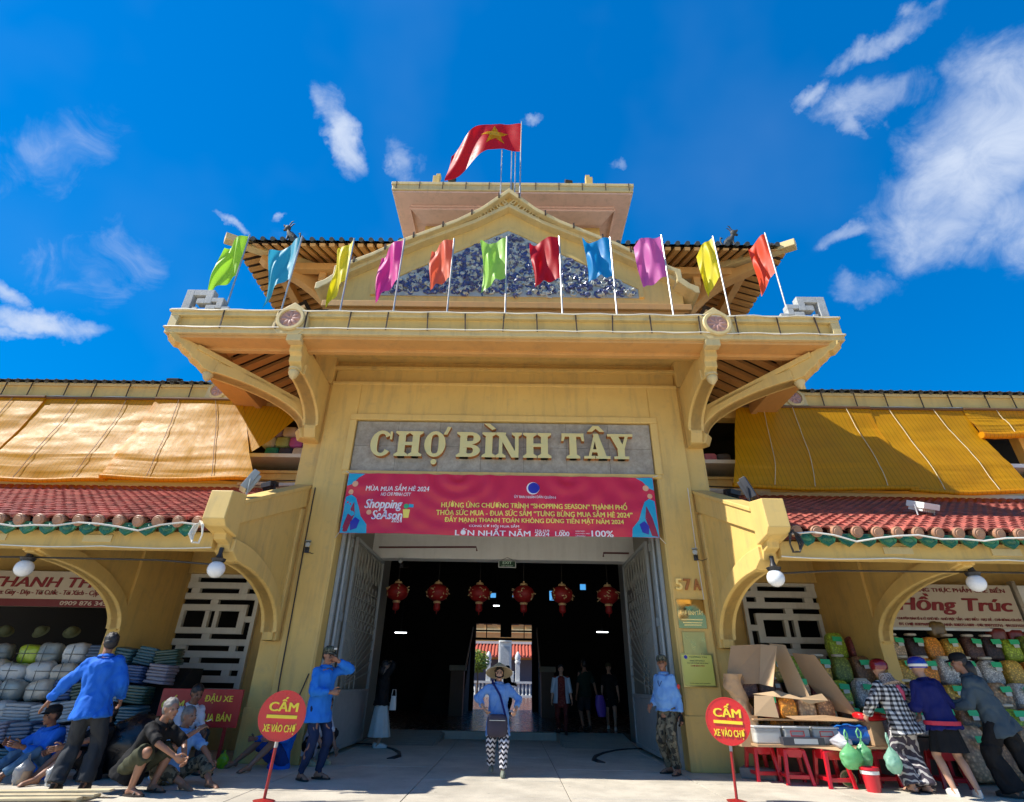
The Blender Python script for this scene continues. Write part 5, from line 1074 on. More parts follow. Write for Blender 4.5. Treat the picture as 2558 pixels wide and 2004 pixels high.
def ik(a, t, l1, l2, pole):
    a = V(a); t = V(t); d = t-a; L = d.length
    if L > (l1+l2)*.995: t = a+d.normalized()*(l1+l2)*.995; d = t-a; L = d.length
    n = d.normalized(); x = (l1*l1-l2*l2+L*L)/(2*L); h = sqrt(max(l1*l1-x*x, 0)); p = V(pole); p = p-n*p.dot(n)
    p = p.normalized() if p.length > 1e-5 else n.orthogonal().normalized(); return a+n*x+p*h, t
def limb(mb, pts, rad, n=10, sph=True):
    P = []; Rr = []
    for i in range(len(pts)-1):
        for k in range(4): f = k/4; P.append(V(pts[i]).lerp(V(pts[i+1]), f)); Rr.append(rad[i]*(1-f)+rad[i+1]*f)
    P.append(V(pts[-1])); Rr.append(rad[-1]); mb.tube(P, Rr, n)
    if sph:
        for p, r in zip(pts, rad): mb.ell(p, r*.99, None, 10, 7)
def hand(mb, w, d, nrm, curl, side, sc=1):
    """palm, four unequal fingers and a thumb; d along the forearm, nrm out of the back of the hand"""
    d = V(d).normalized(); nrm = V(nrm); nrm = (nrm-d*nrm.dot(d)).normalized(); x = d.cross(nrm).normalized()*side
    rings = []
    for t, wd, th in ((-.02, .026, .02), (.02, .034, .017), (.06, .04, .015), (.088, .038, .012)):
        c = w+d*t*sc; rings.append([c+x*wd*sc*cos(2*pi*k/10)+nrm*th*sc*sin(2*pi*k/10) for k in range(10)])
    mb.loft(rings)
    for j, (off, ln) in enumerate(((-.028, .068), (-.009, .077), (.01, .071), (.029, .055))):
        p = w+d*.082*sc+x*off*sc; a = 0; pts = [p-d*.015*sc]; 
        for k, f in enumerate((.45, .32, .23)):
            a += curl*(1+.08*j); q = d*cos(a)-nrm*sin(a)+x*off*1.2; p = p+q.normalized()*ln*f*sc; pts.append(p.copy())
        mb.tube(pts, [.0095*sc, .009*sc, .0082*sc, .0068*sc], 6)
    p = w+d*.02*sc-x*.03*sc; mb.tube([p, p-x*.026*sc+d*.022*sc-nrm*.008*sc, p-x*.036*sc+d*.05*sc-nrm*.018*sc, p-x*.03*sc+d*.072*sc-nrm*.026*sc], [.013*sc, .0115*sc, .0105*sc, .008*sc], 6)
def pend(o, vox, fold=0, extra=None, seed=0): PENDING.append((o, vox, fold, extra, seed))
def person(label, loc, rz, H, pel=(0, 0, .88), lean=(0, 0, 1), twist=0, head=(0, 0), hl=(-.24, .05, .80), hr=(.24, .05, .80), el=(-.3, -1, -.2), er=(.3, -1, -.2), fl=(-.1, 0, .075), fr=(.1, 0, .075), kl=(-.15, 1, .1), kr=(.15, 1, .1), tl=0, tr=0,
           skin=None, hair=hairk, hairlen=0, shirt=None, sleeve=1.9, hem=.13, loose=.016, trousers=None, tlen=1.95, tloose=.014, flare=0, skirt=None, shoe=None, hat=None, hatm=None, curl=.25, pn=None, coarse=1, face=True, belly=0, collar=True, group='people at the market', boots=False):
    t = thing('person', label, 'person', loc, rz, group); k = H/1.65; t.scale = (k, k, k); skin = skin or skinA
    up = V(lean).normalized(); rgt = V((1, 0, 0)); fwd0 = up.cross(rgt)*1
    fwd0 = (V((0, 1, 0))-up*V((0, 1, 0)).dot(up)).normalized() if abs(up.y) < .95 else V((0, 0, -1)); rgt = fwd0.cross(up).normalized()
    pel = V(pel); nb = pel+up*.50; M3 = Matrix.Rotation(R_(twist), 3, up); rs = M3 @ rgt; fs = M3 @ fwd0
    sh = {-1: nb-up*.055-rs*.17, 1: nb-up*.055+rs*.17}; hip = {-1: pel-rgt*.085-up*.03, 1: pel+rgt*.085-up*.03}
    elb, wr, kn, an = {}, {}, {}, {}
    for s, tg, pl in ((-1, hl, el), (1, hr, er)): elb[s], wr[s] = ik(sh[s], tg, .275, .245, pl)
    for s, tg, pl in ((-1, fl, kl), (1, fr, kr)): kn[s], an[s] = ik(hip[s], tg, .415, .40, pl)
    hy, hp = head; hM = Matrix.Rotation(R_(hy), 3, 'Z') @ Matrix.Rotation(R_(hp), 3, 'X')
    hd = (up*.55+V((0, 0, 1))*.45).normalized(); hc = nb+hd*.165+V((0, .02, 0))
    HX = lambda a, b, c: hc+hM @ V((a, b, c))
    def torso(mb, inf, lo=-.1, flarew=0):
        rings = []; spec = [(lo, .15+flarew, .115+flarew), (0, .153, .112), (.1, .142+belly*.3, .105+belly*.9), (.2, .134+belly*.3, .1+belly), (.32, .152, .108), (.41, .166, .103), (.47, .13, .085), (.5, .07, .06)]
        for tt, a, b in spec:
            f = max(0, min(1, tt/.45)); ax = (rgt*(1-f)+rs*f).normalized(); ay = (fwd0*(1-f)+fs*f).normalized(); c = pel+up*tt+ay*(.5*belly if .05 < tt < .25 else 0)
            g = inf if tt < .46 else inf*.6
            rings.append([c+ax*(a+g)*cos(2*pi*i/18)+ay*(b+g)*sin(2*pi*i/18) for i in range(18)])
        mb.loft(rings)
    b = MB(); torso(b, -.004, -.12)
    b.tube([nb-up*.05, nb+hd*.05, hc-hd*.03], [.062, .052, .05], 12)
    b.ell(hc+hM @ V((0, -.008, .025)), (.074, .092, .093), hM, 18, 12); b.ell(hc+hM @ V((0, .018, -.045)), (.058, .07, .068), hM, 16, 10)
    b.tube([HX(0, .085, .02), HX(0, .102, -.012), HX(0, .108, -.024)], [.009, .013, .014], 7); b.ell(HX(0, .078, -.058), (.026, .016, .014), hM, 8, 6); b.ell(HX(0, .062, -.095), (.026, .024, .02), hM, 8, 6)
    for s in (-1, 1): b.ell(HX(s*.074, -.005, -.005), (.01, .02, .03), hM, 8, 6); b.ell(HX(s*.036, .068, -.025), (.024, .02, .02), hM, 8, 6)
    for s in (-1, 1):
        limb(b, [sh[s]-rs*s*.012, elb[s], wr[s]], [.045, .038, .027]); ca = kn[s].lerp(an[s], .3); bk = (V((0, -1, 0)) if abs((an[s]-kn[s]).normalized().y) < .8 else V((0, 0, -1)))
        limb(b, [hip[s], kn[s]], [.086, .056]); limb(b, [kn[s], ca+bk*.012, an[s]], [.054, .056, .035])
        ty = tl if s < 0 else tr; dr = Matrix.Rotation(R_(ty), 3, 'Z') @ V((0, 1, 0))
        if not boots or True:
            b.tube([an[s]-dr*.045-V((0, 0, .038)), an[s]+dr*.03-V((0, 0, .02)), an[s]+dr*.11-V((0, 0, .044)), an[s]+dr*.16-V((0, 0, .052))], [.032, .036, .034, .024], 9)
            for j in range(5): sd = dr.cross(V((0, 0, 1))); q = an[s]+dr*(.155-.006*abs(j-1))+sd*((j-2)*.014)*s-V((0, 0, .06)); b.tube([q, q+dr*.035], [.011 if j else .011, .008], 6)
    hb = MB()
    for s, cc in ((-1, curl if not isinstance(curl, tuple) else curl[0]), (1, curl if not isinstance(curl, tuple) else curl[1])):
        d = (wr[s]-elb[s]).normalized(); nn = (pn[0] if s < 0 else pn[1]) if pn else rs*s; hand(hb, wr[s]+d*.01, d, nn, cc, s)
    o = b.build('body', skin, t); pend(o, .0125*coarse/k**0, 0, hb)
    if face:
        q = MB()
        for s in (-1, 1): q.ell(HX(s*.031, .079, .006), (.013, .008, .007), hM, 8, 6)
        q.build('eyes', eyem, t, smooth=180)
        q = MB()
        for s in (-1, 1): q.bar(HX(s*.016, .09, .026), HX(s*.048, .08, .024), .006, .007)
        q.build('eyebrows', hair, t); MB().bar(HX(-.022, .094, -.062), HX(.022, .094, -.062), .008, .007).build('mouth', lipm, t)
    if hair and hat != 'helmet':
        q = MB(); q.ell(HX(0, -.018, .042), (.081, .094, .085), hM, 34, 24)
        q.ell(HX(0, -.045, .0), (.077, .065, .08), hM, 14, 10)
        if hairlen: q.tube([HX(0, -.07, 0), HX(0, -.085, -.1), HX(0, -.08, -.1-hairlen)], [.07, .07, .04], 12)
        q.v = [tuple(V(p)+(V(p)-hc)*.09*(noise.noise(V(p)*34)+.5*noise.noise(V(p)*80))) for p in q.v]; q.build('hair', hair, t, smooth=180)
    if hat == 'cap':
        q = MB(); rings = []
        for rr_, zz in ((.09, .035), (.094, .06), (.09, .09), (.068, .118), (.03, .13), (.004, .132)): rings.append([HX(rr_*.95*cos(2*pi*i/20), rr_*1.12*sin(2*pi*i/20)-.008, zz) for i in range(20)])
        q.loft(rings); q.build('cap', hatm, t, smooth=50)
        q = MB(); top = []; 
        q.loft([[HX(.075*cos(a)*(1+.0*j), .07+j*.035*max(.2, sin(a)) + .02*sin(a), .048-.012*j*.6+.012*cos(a)**2*-1) for a in [pi*i/10 for i in range(11)]] for j in range(3)], cap=False, closed=False); q.build('visor', hatm, t, thick=.005)
    if hat == 'helmet':
        q = MB(); rings = []
        for rr_, zz in ((.108, -.005), (.118, .03), (.118, .075), (.1, .12), (.06, .15), (.004, .158)): rings.append([HX(rr_*.96*cos(2*pi*i/22), rr_*1.14*sin(2*pi*i/22)-.008, zz) for i in range(22)])
        q.loft(rings); q.build('helmet', hatm, t, smooth=60)
    if hat == 'conical':
        q = MB(); hM = hM @ Matrix.Rotation(R_(20), 3, 'X'); rings = [[hc+hM @ V((r*cos(2*pi*i/36), r*sin(2*pi*i/36)-.01, z)) for i in range(36)] for r, z in ((.245, .02), (.16, .09), (.08, .155), (.004, .215))]; q.loft(rings, cap=False)
        for r, z in ((.245, .02), (.2, .057), (.15, .1), (.1, .14), (.05, .18)): q.tube([hc+hM @ V((r*cos(2*pi*i/36), r*sin(2*pi*i/36)-.01, z)) for i in range(37)], .004, 5)
        q.build('conical_hat', hatm, t, smooth=30); tube_ = MB().tube([HX(-.078, 0, .06), HX(-.07, .03, -.06), HX(0, .075, -.11), HX(.07, .03, -.06), HX(.078, 0, .06)], .012, 6); tube_.build('chin_strap', blackc, t)
    if shirt:
        q = MB(); torso(q, loose+.006, -hem, .026+loose*.4)
        for s in (-1, 1):
            fr_ = min(sleeve, 1); e = sh[s].lerp(elb[s], fr_); pts = [sh[s]+rs*s*-.02, e]; rd = [.055+loose*.6, .046+loose*.75]
            if sleeve > 1: pts.append(elb[s].lerp(wr[s], min(.97, sleeve-1))); rd.append(.033+loose*.75)
            limb(q, pts, rd, 12, False); q.ell(sh[s]-rs*s*.012, .054+loose*.6, None, 12, 8)
            if sleeve > 1: q.ell(elb[s], .046+loose*.72, None, 10, 7)
        o = q.build('shirt', shirt, t); pend(o, .0145*coarse, .016, None, len(PENDING))
        if collar:
            q = MB(); n = 16
            for s in (-1, 1): q.loft([[nb+hd*z+rs*s*r*sin(a)+fs*(r*1.05)*cos(a) for a in [pi*i/n*.97+.05 for i in range(n+1)]] for z, r in ((-.005, .082), (.035, .07), (.012, .094))], cap=False, closed=False)
            q.build('collar', shirt, t, thick=.006)
    if trousers:
        q = MB(); rings = []
        for tt, a, b_ in ((-.1, .12, .10), (-.03, .15, .115), (.04, .142, .105), (.08, .12, .085)): rings.append([pel+up*tt+rgt*(a+min(tloose, .012))*cos(2*pi*i/18)+fwd0*(b_+min(tloose, .012))*sin(2*pi*i/18) for i in range(18)])
        q.loft(rings)
        for s in (-1, 1):
            m = hip[s].lerp(kn[s], min(1, tlen)); pts = [hip[s], m]; rd = [.088+tloose*.5, .06+tloose+(.02 if tlen < 1.1 else 0)]
            if tlen > 1: pts.append(kn[s].lerp(an[s], min(1.04, tlen-1+.02))); rd.append(.044+tloose+flare)
            limb(q, pts, rd, 13, False); q.ell(hip[s], .086+tloose*.4, None, 12, 8)
            if tlen > 1: q.ell(kn[s], .06+tloose, None, 12, 8)
        o = q.build('trousers', trousers, t); pend(o, .0155*coarse, .015, None, len(PENDING)+50)
    if skirt:
        m, zl, w = skirt; rings = []; nn = 44
        for f in [i/9 for i in range(10)]:
            z = pel.z+.09+(zl-pel.z-.09)*f; rings.append([V((pel.x, pel.y+f*.02, z))+V(((.15+(w-.15)*f)*cos(2*pi*i/nn)*(1+.07*f*sin(i*2*pi/nn*9)), (.115+(w*.85-.115)*f)*sin(2*pi*i/nn)*(1+.07*f*sin(i*2*pi/nn*9+1)), 0)) for i in range(nn)])
        MB().loft(rings).build('skirt', m, t, smooth=70)
    if shoe:
        for s in (-1, 1):
            dr = Matrix.Rotation(R_(tl if s < 0 else tr), 3, 'Z') @ V((0, 1, 0)); sd = dr.cross(V((0, 0, 1))); a = an[s]
            q = MB()
            def foot(z, g, f0=-.085, f1=.2): return [V((a.x, a.y, z))+dr*((f0+f1)/2+(f1-f0)/2*cos(th)*(1+g*4))+sd*(.043+g)*sin(th)*(1+.25*cos(th)) for th in [2*pi*i/18 for i in range(18)]]
            zb = a.z-.072
            q.loft([foot(zb, 0), foot(zb+.018, .002), foot(zb+.02, -.004)])
            if shoe[1] == 'closed': q.loft([foot(zb+.018, -.001), foot(zb+.045, -.002), foot(zb+.07, -.012, -.08, .15), foot(zb+.085, -.016, -.075, .06)])
            else: q.tube([V((a.x, a.y, zb+.018))+dr*.09+sd*.05, V((a.x, a.y, zb+.06))+dr*.085, V((a.x, a.y, zb+.018))+dr*.09-sd*.05], .013, 6)
            q.build('shoe' if shoe[1] == 'closed' else 'sandal', shoe[0], t, smooth=50)
    t['_h'] = 0; del t['_h']
    info = dict(hc=hc, wr=wr, elb=elb, sh=sh, kn=kn, pel=pel, nb=nb, up=up, rs=rs, fs=fs, k=k, hM=hM)
    return t, info
def world(t, p): 
    return Matrix.Translation(t.location) @ Matrix.Rotation(t.rotation_euler.z, 4, 'Z') @ (V(p)*t.scale.x)
strawm = mat('palm_leaf_hat', (.48, .38, .22), .6, bump=.3, bs=60, trans=.15)
redhelm = mat('maroon_helmet', (.16, .006, .012), .15, coat=.7); bluehelm = mat('blue_helmet', (.01, .03, .30), .2, coat=.6)
# standing by the gate
g1, i1 = person('guard in light blue shirt and camouflage trousers standing by the right pillar', (2.80, -.22, 0), R_(128), 1.65, shirt=lblue, trousers=camo1, tloose=.022, shoe=(sandal, 'open'), hat='cap', hatm=camo2, head=(32, 0), belly=.035, loose=.022, hl=(-.27, .02, .78), hr=(.2, .16, .92), fl=(-.1, .02, .075), fr=(.1, -.04, .075), tl=10, tr=-15, hair=hairk, hem=.03)
MB().lathe([(.036, 0), (.04, .004), (.036, .008)], i1['sh'][-1].lerp(i1['elb'][-1], .45)+V((-.072, .01, 0)), 16, Matrix.Rotation(-pi/2, 3, 'Y')).build('arm_badge', redpaint, g1)
q = MB(); hand(q, i1['wr'][-1], (i1['wr'][-1]-i1['elb'][-1]), V((-1, 0, 0)), .35, -1, 1.18); q.build('black_glove', blackc, g1, smooth=60)
MB().tube([i1['nb']+V((.05, .07, -.02)), i1['nb']+V((.03, .135, -.12)), i1['nb']+V((.0, .15, -.18)), i1['nb']+V((-.05, .135, -.1))], .005, 5).build('lanyard', navyj, g1)
g2, i2 = person('man in bright blue shirt and jeans by the left gate, hand at his face', (-2.50, -1.38, 0), R_(-118), 1.64, shirt=blue2, trousers=jeans, shoe=(sandal, 'open'), hat='cap', hatm=camo2, hl=(-.05, .17, 1.47), el=(-1, .2, -.6), hr=(.06, .24, 1.06), er=(.7, -.6, -.6), head=(-8, -10), curl=(.5, .7), loose=.026, hem=.2, tloose=.012, fl=(-.11, .05, .075), fr=(.1, -.06, .075), tl=18, tr=-10, skin=skinA)
MB().box(-.028, .112, .075, .028, .116, .1).build('cap_patch', white, g2).location = i2['hc']
# woman in a conical hat
w1, iw = person('woman in a conical palm hat, blue shirt and zigzag trousers leaving the gate', (.06, -.66, 0), R_(183), 1.43, shirt=denimb, sleeve=1.75, hem=.3, loose=.034, trousers=zig, tloose=.03, tlen=1.9, hat='conical', hatm=strawm, skin=skinB, hl=(-.30, .25, .98), el=(-1, -.3, -.3), hr=(.26, .14, 1.0), er=(1, -.5, .1), fl=(-.09, .2, .09), fr=(.1, -.16, .12), head=(0, 4), shoe=(slipper, 'closed'), curl=(.7, .4))
bag = thing('shoulder_bag', 'dark purple shoulder bag hanging in front of the woman in the conical hat', 'bag', tuple(world(w1, (.02, .235, .74)))); bagm = mat('dark_purple_nylon', (.018, .012, .03), .5, bump=.2)
def fb(u, v):
    a = 2*pi*u; p = -pi/2+pi*v; g_ = lambda x: (abs(x)**.45)*(1 if x > 0 else -1); return (.155*g_(cos(a))*g_(max(cos(p), 0)), .055*g_(sin(a))*g_(max(cos(p), 0)), .15*g_(sin(p)))
MB().grid(fb, 28, 16).build('pouch', bagm, bag, smooth=70); MB().tube([(-.12, -.06, .07), (.12, -.06, .07)], .005, 5).build('zip', steel, bag); MB().tube([(.13, 0, .1), tuple(world(w1, (-.02, .16, 1.2))-bag.location), tuple(world(w1, (.09, .12, 1.36))-bag.location), tuple(world(w1, (.12, .0, 1.43))-bag.location), tuple(world(w1, (.1, -.12, 1.3))-bag.location)], .016, 6).build('strap', navyj, bag)
# passers-by in the gateway
p3, i3 = person('woman in black top and long pale skirt shading her eyes', (-2.5, 2.75, 0), R_(-70), 1.6, shirt=blackc, loose=.03, hem=.1, trousers=None, skirt=(skirtm, .2, .27), shoe=(shoew, 'closed'), skin=skinB, hairlen=.12, hr=(.02, .16, 1.62), er=(1, .1, .1), hl=(-.2, .1, .85), head=(-10, 0), collar=False)
hb_ = thing('handbag', 'white handbag hanging at the hip of the woman in the pale skirt', 'bag', tuple(world(p3, (.2, .22, .84)))); MB().grid(lambda u, v: (.07*cos(2*pi*u)*(1-.3*v*v), .03*sin(2*pi*u), -.14+.26*v), 16, 6).build('pouch', shoew, hb_, smooth=60); MB().tube([(-.05, 0, .1), (-.03, 0, .24), (.03, 0, .24), (.05, 0, .1)], .008, 5).build('handle', shoew, hb_)
p4, i4 = person('woman in dark red dotted dress and open pale blue cardigan walking out', (1.5, 4.95, .14), R_(178), 1.5, shirt=dotm, sleeve=.5, hem=.26, trousers=brownp, tlen=1.95, shoe=(sandal, 'closed'), skin=skinB, fl=(-.09, .12, .075), fr=(.1, -.1, .1), hl=(-.27, .1, .82), hr=(.27, .06, .8), collar=False, belly=.04)
q = MB()
for s in (-1, 1):
    rings = []
    for z, a, b_ in ((1.38, .08, .08), (1.33, .19, .12), (1.1, .20, .17), (.9, .21, .185), (.72, .235, .2)):
        rings.append([V((s*a*sin(th), -b_*cos(th)*1.0+.0, z)) for th in [R_(0+i*11.5) for i in range(14)]])
    q.loft(rings, cap=False, closed=False)
    limb(q, [i4['sh'][s], i4['elb'][s], i4['elb'][s].lerp(i4['wr'][s], .4)], [.078, .064, .058], 10, False)
q.build('cardigan', paleb, p4, smooth=70)
p5, i5 = person('dim figure in a dark green shirt pulling a purple bag inside the hall', (2.25, 6.2, .16), R_(20), 1.66, shirt=dgreen, sleeve=.9, trousers=dgrey, tlen=1.0, shoe=(sandal, 'closed'), skin=skinA, hr=(.3, -.12, .75), collar=False, coarse=1.4)
p6, i6 = person('dim figure in a cap and dark shorts at the right inside the hall', (2.95, 6.4, .16), R_(170), 1.58, shirt=blackc, sleeve=.9, trousers=blackc, tlen=.75, shoe=(shoew, 'closed'), skin=skinB, hat='cap', hatm=khaki, fl=(-.1, .15, .075), fr=(.1, -.15, .09), collar=False, coarse=1.4)
pb = thing('purple_bag', 'purple fabric bag trailing beside the dim figure in the hall', 'bag', tuple(world(p5, (.34, -.16, .58))), R_(20)); purp = mat('purple_fabric', (.16, .07, .46), .5, bump=.4, bs=20)
MB().grid(lambda u, v: ((.1+.05*sin(pi*v))*cos(2*pi*u)+.04*(1-v), .07*sin(2*pi*u), -.28+.5*v), 18, 10).build('sack', purp, pb, smooth=70); MB().tube([(-.06, 0, .2), (-.02, 0, .33), (.03, 0, .33), (.07, 0, .2)], .012, 5).build('handle', blackc, pb)
person('silhouette of a person in a cap against the far doorway', (.05, 13.4, .16), R_(-60), 1.66, shirt=blackc, trousers=blackc, shoe=(sandal, 'closed'), hat='cap', hatm=blackc, face=False, hl=(-.1, .3, 1.05), hr=(.1, .3, 1.0), coarse=1.6, skin=skinC)
person('silhouette of a bareheaded person stooping against the far doorway', (-.42, 14, .16), R_(-80), 1.55, shirt=blackc, trousers=blackc, shoe=(sandal, 'closed'), face=False, lean=(0, .35, 1), hairlen=.1, coarse=1.6, skin=skinC)
# men on the left
b1, ib = person('man seen from behind in a strong blue jacket, pointing down to the left', (-4.92, -2.62, 0), R_(12), 1.70, shirt=blue1, loose=.035, hem=.16, trousers=dgrey, tloose=.03, flare=.02, shoe=(sandal, 'closed'), lean=(-.1, .03, 1), hl=(-.68, .12, .70), el=(-.2, -1, .2), hr=(.2, .2, .92), er=(.6, -1, 0), head=(30, -4), fl=(-.13, 0, .075), fr=(.14, .06, .075), skin=skinA, curl=(.12, .4))
sq = dict(pel=(0, -.12, .27), fl=(-.14, .1, .075), fr=(.14, .06, .075), kl=(-.4, 1, .6), kr=(.4, 1, .6))
b2, _ = person('grey haired man in black shirt and olive shorts squatting, arms on knees', (-4.12, -2.6, 0), R_(-100), 1.64, **sq, lean=(0, .55, 1), shirt=blackc, sleeve=1.0, loose=.03, hem=.12, trousers=khaki, tlen=1.0, tloose=.03, shoe=(sandal, 'open'), hair=hairg, hl=(-.1, .47, .36), hr=(.12, .5, .4), el=(-1, 0, .2), er=(1, 0, .2), head=(-14, -2), skin=skinA, curl=.6)
b3, i_b3 = person('man in light blue shirt and camouflage trousers sitting on the ground smoking', (-4.1, -1.95, 0), R_(-112), 1.62, pel=(0, -.05, .11), lean=(0, .18, 1), fl=(-.1, .6, .06), fr=(.2, .5, .07), kl=(-.6, .4, .8), kr=(.8, .3, .5), shirt=lblue, sleeve=.95, loose=.03, hem=.05, trousers=camo1, tlen=1.7, tloose=.03, hair=hairg, hr=(.02, .32, .62), er=(.9, .3, -.5), hl=(-.2, .5, .22), el=(-1, 0, 0), head=(4, 0), skin=skinA, curl=.5)
wd = i_b3['wr'][1]; tag(MB().tube([world(b3, wd+V((-.02, .1, .1))), world(b3, wd+V((.0, .19, .12)))], .005, 6).build('cigarette', white), 'cigarette held by the man in the light blue shirt', 'cigarette')
MB().tube([i_b3['wr'][1]+V((.03*cos(a), .0, .03*sin(a))) for a in [2*pi*i/12 for i in range(13)]], .007, 5).build('watch', pole_m, b3)
b4, _ = person('dark haired man in a pale grey shirt looking down behind the two sitting men', (-4.55, -1.05, 0), R_(-125), 1.66, pel=(0, -.1, .36), fl=(-.14, .3, .075), fr=(.14, .26, .075), kl=(-.2, .3, 1), kr=(.2, .3, 1), lean=(0, .35, 1), shirt=whitec, sleeve=.9, trousers=dgrey, shoe=(sandal, 'open'), hl=(-.1, .4, .5), hr=(.1, .4, .5), head=(0, -22), skin=skinC)
b5, _ = person('barefoot person in blue sitting with knees up behind the left round sign', (-3.36, -.42, 0), R_(150), 1.6, pel=(0, -.1, .11), lean=(0, -.12, 1), fl=(-.03, .48, .075), fr=(.58, .28, .075), kl=(-.2, .2, 1), kr=(.5, .3, 1), shirt=blue1, sleeve=1.8, trousers=jeansb, tlen=.9, tloose=.03, hl=(-.2, .3, .42), hr=(.28, .25, .4), head=(0, -15), hair=hairk, skin=skinA)
b6, _ = person('man in black cap, blue shirt and washed jeans sitting at the far left', (-5.95, -1.72, 0), R_(165), 1.62, pel=(0, -.1, .1), lean=(.06, .3, 1), fl=(.02, .5, .075), fr=(.34, .42, .075), kl=(-.2, .3, 1), kr=(.4, .3, 1), shirt=blue1, sleeve=1.8, trousers=jeansl, tlen=1.85, hat='cap', hatm=blackc, hl=(-.02, .4, .4), hr=(.25, .38, .42), head=(-6, -6), skin=skinC, loose=.03)
b7, _ = person('barefoot man with bare knees sitting beside the man in the black cap', (-5.36, -1.78, 0), R_(150), 1.6, pel=(0, -.1, .13), lean=(0, -.05, 1), fl=(.02, .5, .075), fr=(.28, .42, .075), kl=(-.2, .3, 1), kr=(.3, .3, 1), shirt=blackc, sleeve=.9, trousers=blackc, tlen=.8, hl=(-.1, .42, .4), hr=(.15, .4, .35), head=(0, -10), skin=skinA)
b8, _ = person('person in a pale lilac shirt squatting behind the man at the left gate', (-2.95, .1, 0), R_(-120), 1.6, **sq, lean=(0, .5, 1), shirt=whitec, sleeve=.9, trousers=blackc, tlen=1.9, shoe=(strawm, 'closed'), hl=(-.1, .42, .2), hr=(.14, .46, .12), head=(0, -20), skin=skinA)
# shoppers at the food stall
c1, ic = person('woman in black and white plaid shirt and maroon helmet leaning over the food stall', (5.74, -1.52, 0), R_(14), 1.58, lean=(-.06, .16, 1), shirt=plaidm, sleeve=1.85, hem=.2, loose=.045, trousers=swirlm, tloose=.045, flare=.03, shoe=(sandal, 'open'), hat='helmet', hatm=redhelm, hair=hairk, hr=(.24, -.1, .96), er=(1, -.2, -.2), hl=(-.3, .3, .92), el=(-.7, -.6, 0), fl=(-.1, .02, .075), fr=(.1, -.03, .075), collar=False, skin=skinB, curl=.6)
q = MB(); q.tube([ic['nb']+V((0, -.03, .1)), ic['nb']+V((0, -.05, .0)), ic['nb']+V((0, -.08, -.06))], [.085, .11, .16], 16); q.build('head_scarf', leopm, c1, smooth=70)
q = MB(); q.tube([ic['nb']+V((.06, -.14, -.05)), ic['nb']+V((.08, -.17, -.14)), ic['nb']+V((.1, -.16, -.24))], [.03, .04, .02], 8); q.build('scarf_tail', mat('pink_scarf', (.5, .06, .12), .7), c1, smooth=60)
c2, ic2 = person('woman in navy jacket, black skirt and blue helmet at the food stall', (6.15, -1.72, 0), R_(8), 1.60, lean=(-.06, .1, 1), shirt=navyj, loose=.045, hem=.12, skirt=(blackc, .5, .235), shoe=(shoew, 'closed'), hat='helmet', hatm=bluehelm, hr=(.2, .26, 1.02), hl=(-.2, .28, 1.02), fl=(-.1, .02, .075), fr=(.16, -.08, .075), tl=-15, tr=-25, skin=skinB, collar=True)
q = MB(); q.loft([[ic2['pel']+V((.175*1.34*cos(2*pi*i/20), .14*1.42*sin(2*pi*i/20)-.01, z-.06)) for i in range(20)] for z in (.0, .05)]); q.build('red_belt', mat('red_belt', (.5, .02, .05), .6), c2)
q = MB(); q.loft([[ic2['hc']+ic2['hM'] @ V((r*.96*cos(2*pi*i/22), r*1.14*sin(2*pi*i/22)-.008, z)) for i in range(22)] for r, z in ((.117, .016), (.1225, .03), (.121, .05))], cap=False); q.build('white_band', white, c2)
c3, ic3 = person('person in grey blue jacket and wide black trousers leaning over the food stall', (6.86, -1.78, 0), R_(42), 1.70, lean=(-.18, .26, 1), shirt=greyj, loose=.04, hem=.2, trousers=blackc, tloose=.045, flare=.06, tlen=2.0, shoe=(sandal, 'closed'), hat='cap', hatm=blackc, hairlen=.12, hl=(-.2, .42, 1.0), hr=(.1, .3, 1.05), er=(1, -.3, -.3), fl=(-.05, .06, .075), fr=(.2, -.25, .085), tr=-40, head=(18, -8), skin=skinA)

def finish_people():
    for o, vox, fold, extra, seed in PENDING:
        md = o.modifiers.new('remesh', 'REMESH'); md.mode = 'VOXEL'; md.voxel_size = vox; ms = o.modifiers.new('smooth', 'SMOOTH'); ms.factor = .5; ms.iterations = 5 if fold else 2
    dg = bpy.context.evaluated_depsgraph_get()
    for o, vox, fold, extra, seed in PENDING:
        me = bpy.data.meshes.new_from_object(o.evaluated_get(dg)); o.modifiers.clear(); old = o.data
        if fold:
            n = len(me.vertices); co = np.empty(n*3); me.vertices.foreach_get('co', co); co = co.reshape(-1, 3); no = np.empty(n*3); me.vertices.foreach_get('normal', no); no = no.reshape(-1, 3)
            d = np.empty(n)
            for i in range(n):
                x, y, z = co[i]; d[i] = noise.noise((x*11+seed, y*11, z*5+.4*x)) + .6*noise.noise((x*22, y*22+seed, z*12)) 
                r = noise.noise((x*4+seed*2, y*4, z*4)); d[i] += -1.1*max(0, .18-abs(r))/.18*.8
            co += no*(d*fold)[:, None]; me.vertices.foreach_set('co', co.ravel())
        if extra:
            n = len(me.vertices); vs = [v.co[:] for v in me.vertices] + [tuple(p) for p in extra.v]; fs = [tuple(p.vertices) for p in me.polygons] + [tuple(i+n for i in f) for f in extra.f]
            m2 = bpy.data.meshes.new('body'); m2.from_pydata(vs, [], fs); bpy.data.meshes.remove(me); me = m2
        if not me.materials:
            for m in old.materials: me.materials.append(m)
        me.polygons.foreach_set('use_smooth', [True]*len(me.polygons)); o.data = me; me.name = o.name; bpy.data.meshes.remove(old)
finish_people()
